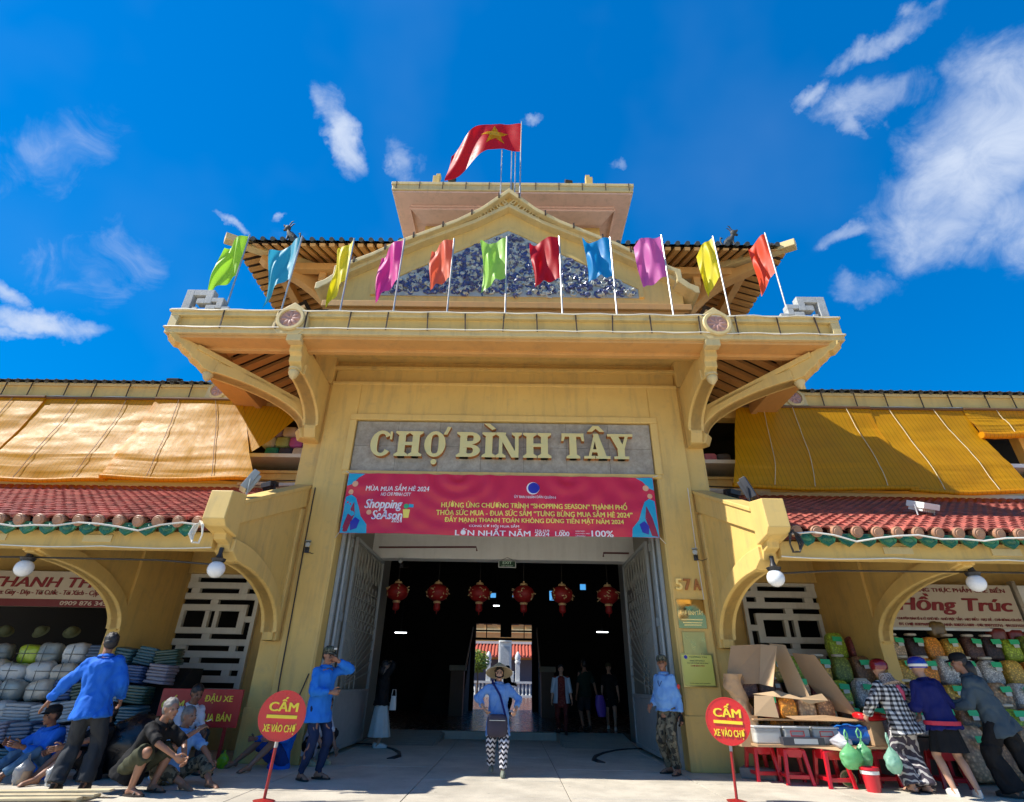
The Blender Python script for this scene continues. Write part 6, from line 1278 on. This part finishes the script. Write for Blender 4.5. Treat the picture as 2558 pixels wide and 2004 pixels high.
# ------------------------------------------------------------------ dried food stall on the right
def superq(rx, ry, rz, e=.5, bump=0, seed=0, top=1, nu=20, nv=14):
    def f(u, v):
        a = 2*pi*u; p = -pi/2+pi*v; g_ = lambda q, e=e: (abs(q)**e)*(1 if q > 0 else -1)
        x, y, z = rx*g_(cos(a))*g_(max(cos(p), 0)), ry*g_(sin(a))*g_(max(cos(p), 0)), rz*g_(sin(p))
        if z > 0: x *= 1-(1-top)*(z/rz); y *= 1-(1-top)*(z/rz)
        n = bump*noise.noise((x*14+seed, y*14, z*14)); r = sqrt(x*x+y*y+z*z)+1e-6; return (x*(1+n/r), y*(1+n/r), z*(1+n/r)+rz)
    return MB().grid(f, nu, nv)
def goods(n, c1, c2, sc=30):
    def f(N, L, tc, geo):
        oi = N.new('ShaderNodeObjectInfo'); ad = N.new('ShaderNodeVectorMath'); ad.operation = 'ADD'; L.new(geo.outputs['Position'], ad.inputs[0]); L.new(oi.outputs['Location'], ad.inputs[1])
        v = N.new('ShaderNodeTexVoronoi'); v.inputs['Scale'].default_value = sc; L.new(ad.outputs[0], v.inputs['Vector'])
        s = N.new('ShaderNodeSeparateColor'); L.new(v.outputs['Color'], s.inputs[0]); d = N.new('ShaderNodeMapRange'); d.inputs[1].default_value = 0; d.inputs[2].default_value = .55; d.inputs[3].default_value = 3.2; d.inputs[4].default_value = 1.3; L.new(v.outputs['Distance'], d.inputs[0])
        c = mixrgb(N, L, s.outputs[0], c1, c2); x = N.new('ShaderNodeMix'); x.data_type = 'RGBA'; x.blend_type = 'MULTIPLY'; x.inputs[0].default_value = 1; L.new(c, x.inputs[6]); L.new(d.outputs[0], x.inputs[7]); return x.outputs[2]
    return mat('dried_'+n.replace(' ', '_'), (0, 0, 0), .5, pat=f, coat=.15, bump=.5, bs=35, nz=2)
GD = {'olive green beans': goods('olive green beans', (.16, .19, .03), (.08, .11, .02)), 'bright green peas': goods('bright green peas', (.30, .38, .03), (.18, .26, .02)), 'orange mango': goods('orange mango', (.55, .22, .02), (.40, .13, .015)), 'brown nuts': goods('brown nuts', (.22, .11, .045), (.12, .055, .025)), 'dark prunes': goods('dark prunes', (.04, .02, .018), (.015, .01, .012)),
      'pale shrimp chips': goods('pale shrimp chips', (.44, .33, .20), (.33, .22, .12)), 'red jujubes': goods('red jujubes', (.20, .035, .02), (.11, .02, .015)), 'white seeds': goods('white seeds', (.48, .46, .42), (.22, .21, .20), 50), 'yellow banana slices': goods('yellow banana slices', (.45, .30, .05), (.34, .19, .03)), 'beige squid': goods('beige squid', (.33, .22, .12), (.22, .13, .07), 20), 'dark raisins': goods('dark raisins', (.09, .045, .03), (.05, .02, .02), 45)}
keys = list(GD)
tagm = mat('green_price_tag', (.03, .52, .20), .5, emit=0); tagw = mat('white_price_slip', (.6, .64, .58), .5)
bmesh_ = [superq(.17, .13, .22, .45, .012, k, .86).mesh('bag', None, 70) for k in range(3)]
shelfm = mat('worn_dark_wood', (.09, .05, .03), .7, var=.15)
ds = thing('display_stand', 'stepped wooden stand carrying the bags of dried food', 'display stand', (7.6, .2, 0)); ds.location = (0, 0, 0)
ROWS = [(.95, 1.70, 6.45, 11.2, 'top'), (.52, 1.29, 5.05, 10.4, 'second'), (.1, .90, 4.72, 9.3, 'third'), (-.3, .56, 4.6, 9.0, 'fourth')]
for y, z, x0, x1, nm in ROWS: MB().box(x0-.2, y-.16, z-.04, x1+.2, y+.3, z-.005).box(x0-.2, y-.15, .02, x1+.2, y-.11, z-.04).build('step', shelfm, ds)
rn = random.Random(17); ordn = ['first', 'second', 'third', 'fourth', 'fifth', 'sixth', 'seventh', 'eighth', 'ninth', 'tenth', 'eleventh', 'twelfth', 'thirteenth', 'fourteenth', 'fifteenth', 'sixteenth', 'seventeenth']
tgm = MB().box(-.085, -.006, -.042, .085, 0, .042).mesh('price_tag', tagm); tgs = MB().box(-.05, -.005, -.03, .05, 0, .03).mesh('price_slip', tagw)
lidm = superq(.1, .08, .025, .6, .006, 3, 1, 14, 6).mesh('lid', mat('twisted_film', (.6, .56, .46), .4, bump=.5), 60)
cache = {}
for y, z, x0, x1, nm in ROWS:
    n = int((x1-x0)/.36); kds = [rn.choice(keys) for i in range(n+1)]
    if nm == 'top': kds[0] = keys[1]
    for i in range(n+1):
        x = x0+i*(x1-x0)/n; kd = kds[i]; gt = rn.random() < .78
        nb_ = 'between %s and %s' % (kds[i-1].split()[-1], kds[i+1].split()[-1]) if 0 < i < n else ('at the lattice end' if i == 0 else 'at the far right end')
        t = thing('food_bag', 'clear bag of %s%s, %s row, %s' % (kd, ' with green tag' if gt else '', nm, nb_), 'bag of dried food', (x+rn.uniform(-.015, .015), y, z), rn.uniform(-.06, .06), 'bags of dried food on the stand')
        v = rn.randrange(3)
        if (kd, v) not in cache: m = bmesh_[v].copy(); m.materials.clear(); m.materials.append(GD[kd]); cache[kd, v] = m
        o = link('bag', cache[kd, v], t); o.scale = (.96, 1, rn.uniform(.9, 1.06)); o.rotation_euler = (-.1, rn.uniform(-.05, .05), 0)
        if rn.random() < .6: link('lid', lidm, t, (0, .01, .43))
        if gt: dx = rn.uniform(-.04, .05); link('price_tag', tgm, t, (dx, -.15, .345), (-.15, rn.uniform(-.1, .1), 0)); link('price_slip', tgs, t, (dx+.02, -.148, .275), (-.1, rn.uniform(-.1, .1), 0))
        elif rn.random() < .5: link('price_slip', tgs, t, (.03, -.146, .34), (-.15, 0, 0))
# tall sacks in front
sackm = [superq(.24, .16, .36, .4, .012, k, .9).mesh('sack', None, 70) for k in range(2)]
for i, x in enumerate((7.2, 7.68, 8.16, 8.64, 9.1)):
    kd = ('beige squid', 'brown nuts', 'beige squid', 'pale shrimp chips', 'brown nuts')[i]; t = thing('food_sack', 'tall clear sack of %s under the stand, %s' % (kd, ['nearest the stools', 'behind the navy jacket', 'in the middle', 'behind the wide trousers', 'at the right edge'][i]), 'sack', (x, -.72, .03), 0, 'sacks at the foot of the stand')
    m = sackm[i % 2].copy(); m.materials.clear(); m.materials.append(GD[kd]); link('sack', m, t, None, (-.12, 0, 0))
    link('price_tag', tgm, t, (.02, -.2, .55), (-.15, 0, 0)); link('price_slip', tgs, t, (.05, -.2, .48), (-.1, .1, 0))
# hanging bags inside the shop
for i, (x, z, c) in enumerate(((8.6, 2.12, (.16, .10, .03)), (9.75, 2.02, (.20, .03, .02)), (10.1, 2.0, (.22, .02, .02)), (10.5, 2.02, (.18, .03, .02)))):
    t = thing('hanging_bag', ['olive brown bag hanging under the shop board', 'red packet hanging in the shop, leftmost of three', 'red packet hanging in the shop, middle of three', 'red packet hanging in the shop at the right edge'][i], 'packet', (x, 1.15, z), 0, 'packets hanging in the food shop')
    superq(.16, .1, .15, .5, .02, i).build('packet', mat('hang_%d' % i if False else ['olive_packet', 'red_packet_a', 'red_packet_b', 'red_packet_c'][i], c, .4, var=.4, vs=14, coat=.4), t, smooth=60); MB().tube([(0, 0, .28), (0, 0, .45)], .006, 5).build('string', cable_w, t)

# counter made of a board on red plastic stools, boxes and trays
cardb = mat('cardboard', (.40, .25, .13), .8, var=.08, vs=4, bump=.08, bs=60, stain=.08); cardl = mat('pale_cardboard_lining', (.50, .34, .19), .8, var=.06); redpl = mat('red_plastic', (.50, .008, .018), .35, coat=.3); redpl2 = mat('red_plastic_faded', (.55, .015, .02), .4)
tb = thing('counter_board', 'cardboard covered board lying on the red stools at the food stall', 'table top', (4.8, -.85, .47)); tb.location = (0, 0, 0)
MB().box(3.78, -1.22, .46, 5.75, -.45, .49).build('board', cardb, tb); MB().add([(4.5, -1.25, .47), (5.0, -1.36, .43), (5.35, -1.28, .455), (5.2, -1.2, .48)], [(0, 1, 2, 3)]).build('flap', cardl, tb, thick=.006)
def stool_mesh():
    parts = {}
    q = MB(); q.prism([(.15*cos(a)*max(1, 1), .15*sin(a)) for a in [R_(i*15+7.5) for i in range(24)]], 'z', .43, .45); q.prism([(-.145, -.145), (.145, -.145), (.145, .145), (-.145, .145)], 'z', .415, .432); parts['seat'] = q
    for i, (sx, sy) in enumerate(((-1, -1), (1, -1), (1, 1), (-1, 1))):
        q = MB(); c0 = V((sx*.125, sy*.125, .42)); c1 = V((sx*.175, sy*.175, 0))
        q.loft([[c+V((a*w, b*w, 0)) for a, b in ((-1, -1), (1, -1), (1, 1), (-1, 1))] for c, w in ((c0, .028), (c0.lerp(c1, .5), .024), (c1.lerp(c0, .06), .022), (c1, .026))]); parts['leg%d' % i] = q
    for i in range(4):
        a = R_(90*i); q = MB(); q.bar((-.14, -.158, .1), (.14, -.158, .1), .012, .05); w_ = MB().prism([(-.13, .43), (.13, .43), (.1, .36), (.09, .33), (-.09, .33), (-.1, .36)], 'y', -.147, -.135); M = Matrix.Rotation(a, 4, 'Z')
        for z_, n_ in ((q, 'crossbar'), (w_, 'apron')): z_.v = [tuple(M @ V(p)) for p in z_.v]; parts[n_+str(i)] = z_
    return parts
st0 = None
for i, (x, y, rz, lab) in enumerate(((4.02, -.62, .1, 'red plastic stool under the left end of the counter'), (4.36, -.93, -.1, 'red plastic stool second from the left under the counter'), (4.80, -1.15, .05, 'red plastic stool nearest the camera under the counter'), (5.55, -.95, .2, 'red plastic stool behind the plaid woman'), (6.5, -1.0, -.1, 'red plastic stool between the bare legs and the black trousers'))):
    if st0 is None:
        t = st0 = thing('plastic_stool', lab, 'stool', (x, y, 0), rz, 'red plastic stools')
        for n_, q in stool_mesh().items(): q.build({'s': 'seat', 'l': 'leg', 'a': 'apron', 'c': 'crossbar'}[n_[0]], redpl, t, bev=.006)
    else: t = copy_tree(st0); t.location = (x, y, 0); t.rotation_euler.z = rz; t['label'] = lab
def panel(t, name, pts, m, th=.008): MB().add(pts, [tuple(range(len(pts)))]).build(name, m, t, thick=th)
cx = thing('cardboard_box', 'opened cardboard box with bent flaps at the left of the food stall', 'cardboard box', (4.5, -.7, .8)); cx.location = (0, 0, 0)
panel(cx, 'back_flap', [(3.62, -.75, 1.24), (3.82, -.7, 1.80), (4.3, -.72, 1.83), (4.12, -.82, 1.26)], cardb); panel(cx, 'bent_flap', [(4.12, -.83, 1.26), (4.3, -.73, 1.83), (4.43, -1.0, 1.79), (4.2, -1.12, 1.22)], cardl)
panel(cx, 'divider', [(4.52, -.55, 1.86), (4.66, -.8, 1.82), (4.78, -1.05, 1.02), (4.6, -.75, 1.04)], cardl); panel(cx, 'right_wall', [(4.86, -.55, 1.72), (5.1, -.8, 1.68), (5.42, -1.05, .86), (5.2, -.72, .92), (4.98, -.6, 1.3)], cardb)
panel(cx, 'front_flap', [(3.86, -1.08, .84), (3.92, -1.05, 1.1), (4.18, -1.1, 1.1), (4.2, -1.12, .82)], cardl); panel(cx, 'torn_flap', [(3.92, -1.0, 1.12), (4.3, -1.02, 1.17), (4.6, -1.08, 1.08), (4.95, -1.04, 1.14), (5.0, -1.08, 1.05), (4.7, -1.1, 1.0), (4.55, -1.12, 1.06), (4.2, -1.1, 1.09)], cardl); panel(cx, 'base_flap', [(4.3, -1.12, .84), (4.9, -1.1, .86), (5.45, -1.12, .8), (5.0, -1.2, .79), (4.4, -1.2, .8)], cardb)
MB().box(3.85, -1.05, .78, 5.45, -.45, .8).build('floor_sheet', cardb, cx)
for i, (x, y, z, kd) in enumerate(((4.18, -.86, .8, 'red jujubes'), (4.44, -.88, .8, 'orange mango'), (4.74, -.86, .8, 'beige squid'), (5.02, -.86, .8, 'brown nuts'), (4.3, -.62, 1.1, 'dark prunes'), (4.02, -.6, 1.05, 'dark raisins'), (4.84, -.6, 1.05, 'pale shrimp chips'), (4.42, -.5, 1.42, 'yellow banana slices'))):
    t = thing('food_bag', 'clear bag of %s %s' % (kd, ('standing in the front of the open cardboard box' if i < 4 else 'behind the flaps of the open cardboard box')), 'bag of dried food', (x, y, z), 0, 'bags in the cardboard box'); m = bmesh_[i % 3].copy(); m.materials.clear(); m.materials.append(GD[kd]); o = link('bag', m, t); o.scale = (.8, .8, .68)
    if i in (0, 4, 6, 7): link('price_tag', tgm, t, (.0, -.11, .25))
clearp = glassy('clear_plastic_box', (.62, .62, .58), .55, .15); 
for i, (x, lab) in enumerate(((4.0, 'clear plastic tub of white noodles at the left end of the counter'), (4.42, 'clear plastic tub with a red label on the counter'), (4.84, 'clear plastic tub of beige snack beside the blue bag'))):
    t = thing('plastic_tub', lab, 'tub', (x, -.98, .49), .02*i, 'tubs on the counter'); MB().box(-.19, -.14, 0, .19, .14, .2).build('tub', clearp, t, bev=.02); MB().box(-.17, -.12, .005, .17, .12, .13).build('contents', [white, GD['pale shrimp chips'], GD['beige squid']][i], t, bev=.02); MB().box(-.2, -.15, .2, .2, .15, .225).build('lid', glassy('milky_lid', (.7, .7, .68), .8, .3), t, bev=.008)
    if i: q = MB(); q.box(-.1, -.147, .1, .1, -.142, .112); q.box(-.1, -.147, .16, .1, -.142, .172); q.box(-.1, -.147, .112, -.09, -.142, .16); q.box(.09, -.147, .112, .1, -.142, .16); q.build('label_frame', redpl, t)
t = thing('printed_carton', 'small black and white printed carton lying at the front of the counter', 'carton', (4.45, -1.17, .485), .03); MB().box(-.3, -.05, 0, .3, .05, .1).build('carton', mat('dark_print', (.04, .04, .05), .4), t, bev=.004); MB().box(-.14, -.054, .02, .2, -.05, .085).build('label', mat('grey_print', (.4, .42, .42), .4), t)
def plasticbag(label, loc, c, h=.34, w=.15, tr=.55, hang=True, cat='plastic bag', nm='plastic_bag', seed=0, al=.85):
    t = thing(nm, label, cat, loc, random.Random(seed).uniform(0, 3), 'plastic bags'); m = MATS.get(c[0]) or mat(c[0], c[1], .25, trans=tr, spec=.6, bump=.5, bs=18, coat=.3)
    def f(u, v):
        a = 2*pi*u; zz = h*v; r = w*(sin(pi*min(1, v*1.05+.1))**.6)*(1 if v < .55 else max(.1, 1-(v-.55)*2.0)); n = .025*noise.noise((cos(a)*2+seed, sin(a)*2, v*5))+.012*noise.noise((cos(a)*6, sin(a)*6+seed, v*14)); r += n
        return (r*cos(a), r*.6*sin(a), zz)
    MB().grid(f, 30, 24).build('bag', m, t, smooth=70)
    if hang: MB().tube([(-.02, 0, h*.95), (-.03, 0, h*1.15), (.0, 0, h*1.28), (.03, 0, h*1.15), (.02, 0, h*.95)], .01, 6).build('handles', m, t)
    return t
gb_ = ('pale_green_film', (.30, .72, .36))
plasticbag('pale green plastic bag hanging at the counter front, larger of the left pair', (4.96, -1.42, .24), gb_, .36, .17, seed=1); plasticbag('narrow pale green plastic bag hanging behind the larger left one', (5.18, -1.36, .26), gb_, .36, .1, seed=2); plasticbag('whitish green plastic bag hanging beside the patterned trousers', (5.42, -1.6, .22), ('white_green_film', (.42, .68, .55)), .36, .15, seed=3)
t = thing('blue_sack', 'crumpled blue plastic sack lying on the counter', 'plastic sack', (5.28, -.98, .49)); superq(.34, .17, .13, .7, .05, 4, 1, 30, 20).build('sack', mat('blue_film', (.01, .13, .50), .3, coat=.4, bump=.6, bs=14), t, smooth=70)
plasticbag('crumpled clear white plastic bag on the counter edge', (4.95, -1.27, .47), ('clear_white_film', (.66, .66, .72)), .2, .16, .4, False, seed=5)
t = thing('red_packet', 'shiny red packet under the hand of the plaid woman', 'packet', (5.55, -1.1, .8), .1); superq(.24, .13, .06, .7, .03, 8, 1, 26, 16).build('packet', mat('red_film', (.55, .01, .015), .2, coat=.6, bump=.5, bs=18), t, smooth=70); MB().box(-.1, -.1, -.3, .1, .1, -.002).build('support_box', cardb, t)
t = thing('paper_bag', 'crumpled brown paper bag against the pillar behind the round sign', 'paper bag', (3.78, -.88, .84)); MB().grid(lambda u, v: ((.15+.04*sin(v*9+u*4))*(.75+.55*abs(v-.45))*cos(2*pi*u)-.1*v+.02*noise.noise((u*9, v*9, 0)), .1*(.75+.5*abs(v-.4))*sin(2*pi*u)+.02*noise.noise((u*9, v*9, 4)), .55*v), 26, 20).build('bag', mat('kraft_paper', (.46, .28, .14), .55, bump=.8, bs=12, var=.1), t, smooth=25)
MB().box(-.14, -.1, -.4, .16, .12, -.001).build('carton', cardb, t)
t = thing('red_bucket', 'small red plastic bucket with a white band on the ground at the stall', 'bucket', (5.12, -1.5, 0)); MB().lathe([(.085, 0), (.115, .25), (.125, .25), (.122, .28), (.105, .28), (.09, .04), (.001, .04)], (0, 0, 0), 24).build('pail', redpl, t, smooth=40); MB().lathe([(.1125, .2), (.1165, .24)], (0, 0, 0), 24, cap=False).build('band', white, t)
t = thing('tape_reel', 'green reel with a pale wooden end lying under the counter', 'reel', (4.98, -1.18, .105), R_(-25)); Mx = Matrix.Rotation(R_(60), 3, 'Y') @ Matrix.Rotation(R_(75), 3, 'X'); MB().lathe([(.08, -.12), (.085, 0), (.085, .02)], (0, 0, 0), 22, Matrix.Rotation(pi/2, 3, 'X')).build('roll', mat('green_film', (.03, .22, .03), .3), t, smooth=40); MB().lathe([(.1, 0), (.1, .02)], (0, 0, 0), 24, Matrix.Rotation(pi/2, 3, 'X')).build('end_disc', cardl, t, smooth=40); MB().lathe([(.03, .02), (.03, .03)], (0, 0, 0), 12, Matrix.Rotation(pi/2, 3, 'X')).build('hub', sandal, t)
tag(MB().prism([(3.72, -.5), (4.15, -.75), (4.3, -.6), (3.9, -.2)], 'z', 0, .14).build('stone_block', mat('grey_stone', (.2, .19, .17), .9, bump=.4, var=.2), bev=.02), 'low grey stone block on the ground left of the stools', 'stone')

# ------------------------------------------------------------------ clothing bundles on the left
filmw = mat('white_bundle', (.52, .54, .53), .3, var=.12, vs=7, bump=.5, bs=14, coat=.5); filmg = mat('grey_green_bundle', (.27, .30, .28), .3, var=.2, vs=7, bump=.5, bs=14, coat=.5); filmc = mat('cream_bundle', (.50, .45, .36), .3, var=.12, vs=7, bump=.5, bs=14, coat=.5); filmk = mat('dark_bundle', (.03, .035, .04), .3, var=.3, vs=7, bump=.5, bs=14, coat=.5)
foldm = [mat('folded_'+n, c, .45, var=.2, vs=12, bump=.3, coat=.3) for n, c in (('navy', (.02, .035, .10)), ('slate_blue', (.06, .10, .17)), ('teal', (.03, .10, .13)), ('grey_lilac', (.22, .20, .25)), ('dark_green', (.03, .07, .05)), ('pale_grey', (.33, .35, .36)), ('blue', (.04, .08, .20)))]
foldn = ['navy', 'slate blue', 'teal', 'grey lilac', 'dark green', 'pale grey', 'blue']
bA = [superq(.21, .14, .165, .55, .02, k, 1, 22, 14).mesh('bundle', None, 75) for k in range(3)]
def foldmesh(seed):
    r = random.Random(seed); q = MB(); z = 0
    for i in range(6):
        h = r.uniform(.042, .055); w = r.uniform(.19, .21); d = r.uniform(.14, .16); t_ = superq(w, d, h/2, .3, .006, seed*9+i, 1, 16, 6); ox = r.uniform(-.012, .012); q.add([(p[0]+ox, p[1]+r.uniform(-.001, .001), p[2]+z) for p in t_.v], t_.f); z += h*.97
    return q.mesh('folded_stack', None, 60)
bF = [foldmesh(k) for k in range(4)]
strapm2 = mat('bundle_string', (.12, .13, .13), .6)
bs_ = MB().tube([(.0, -.147, .02), (0, -.15, .165), (0, -.14, .31)], .006, 5).tube([(-.21, -.1, .165), (-.1, -.152, .165), (.1, -.152, .165), (.21, -.1, .165)], .006, 5).mesh('string', strapm2)
rn = random.Random(35); cc = {}
nrow = 6
grid_ = {}
for r in range(nrow):
    for i in range(11):
        x = -5.72-i*.42-(r % 2)*.12+rn.uniform(-.06, .06)
        if r < 2 and x > -6.2: continue
        if x < -6.9-.18*(nrow-r):
            k = rn.choice((0, 0, 0, 1, 1, 2)); m = (filmw, filmg, filmc)[k]; nm = ('white', 'grey green', 'cream')[k]
            if r == 5 and i == 6: m = mat('lime_bundle', (.38, .50, .03), .35, coat=.4, bump=.4); nm = 'lime'
            v = rn.randrange(3); grid_[r, i] = (x, m, nm, v, bA[v], True)
        else:
            k = rn.randrange(7); v = rn.randrange(4); grid_[r, i] = (x, foldm[k], foldn[k], v+3, bF[v], False)
lay_ = ['bottom', 'second', 'third', 'fourth', 'fifth', 'top']
for (r, i), (x, m, nm, v, me, wh) in grid_.items():
    y = -1.0+r*.25; z = r*.275; L_ = grid_.get((r, i+1)); R__ = grid_.get((r, i-1))
    nb_ = 'between %s and %s' % (L_[2], R__[2]) if L_ and R__ else ('at the gate end' if L_ else 'at the far left')
    t = thing('clothes_bundle', ('wrapped %s bundle' if wh else '%s folded stack') % nm+', %s layer, %s%s' % (lay_[r], nb_, (' above '+grid_[r-1, i][2]) if (r-1, i) in grid_ else ''), 'bundle of clothes', (x, y+rn.uniform(-.03, .03), z), rn.uniform(-.12, .12), 'bundles of clothes piled at the left stall')
    if (m.name, v) not in cc: a = me.copy(); a.materials.clear(); a.materials.append(m); cc[m.name, v] = a
    o = link('bundle' if wh else 'folded_stack', cc[m.name, v], t, None, (rn.uniform(-.2, .08), rn.uniform(-.2, .2), rn.uniform(-.15, .15)))
    o.scale = (rn.uniform(.88, 1.12), 1, rn.uniform(.85, 1.1))
    if wh: link('string', bs_, t)
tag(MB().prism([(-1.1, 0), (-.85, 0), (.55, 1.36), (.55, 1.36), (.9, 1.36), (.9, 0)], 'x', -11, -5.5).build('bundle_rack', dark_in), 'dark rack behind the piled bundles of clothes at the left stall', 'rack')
t = thing('black_sack', 'big black plastic sack slumped beside the pointing man', 'sack', (-5.0, -1.35, 0)); superq(.42, .34, .36, .75, .06, 2, .8, 30, 20).build('sack', mat('black_film', (.012, .012, .014), .3, coat=.3, bump=.6, bs=12), t, smooth=70)
for i, x in enumerate((-8.9, -8.3, -9.6)):
    t = thing('hanging_hat', ['dark olive hat hanging in the clothing shop, middle one', 'dark olive hat hanging nearest the board end', 'dark olive hat hanging at the left edge'][i], 'hat', (x, 1.0, 1.95), .4*i, 'hats hanging in the shop'); t.scale = (.7, .7, .7); MB().lathe([(.2, 0), (.14, .02), (.11, .12), (.04, .16), (.001, .165)], (0, 0, 0), 18, Matrix.Rotation(.9, 3, 'X')).build('hat', mat('olive_straw', (.13, .14, .06), .7, bump=.3), t, smooth=50)
for i, (x, y) in enumerate(((-5.86, -2.12), (-5.42, -2.16))):
    t = plasticbag(['tied clear bag of milky tea on the ground at the far left', 'tied clear bag of ice on the ground behind the pointing man'][i], (x, y, 0), ('clear_bag_film', (.55, .56, .56)), .32, .12, .45, False, seed=11+i)
    MB().lathe([(.075, .004), (.09, .1), (.085, .14), (.001, .145)], (0, 0, 0), 14).build('drink', mat(['milky_tea', 'melting_ice'][i], [(.5, .36, .22), (.5, .53, .53)][i], .3), t, smooth=60)
plasticbag('small lime plastic bag at the foot of the red board', (-4.12, -.5, 0), ('lime_film', (.30, .60, .02)), .24, .08, .4, False, seed=14)
t = thing('wooden_pallet', 'broken pale wooden slats lying on the kerb at the lower left', 'pallet', (-4.95, -3.15, 0)); pw = mat('pale_pine', (.55, .45, .27), .7, var=.15, vs=4, bump=.2)
for i, (a, b) in enumerate((((-.75, .18, .05), (.72, .3, .07)), ((-.6, -.02, .05), (.7, .08, .06)), ((-.8, -.2, .04), (.66, -.12, .06)))): MB().bar(a, b, .1, .022).build('slat', pw, t, bev=.004)
for x in (-.5, .5): MB().bar((x, -.28, .015), (x+.05, .34, .02), .08, .03).build('batten', pw, t, bev=.004)
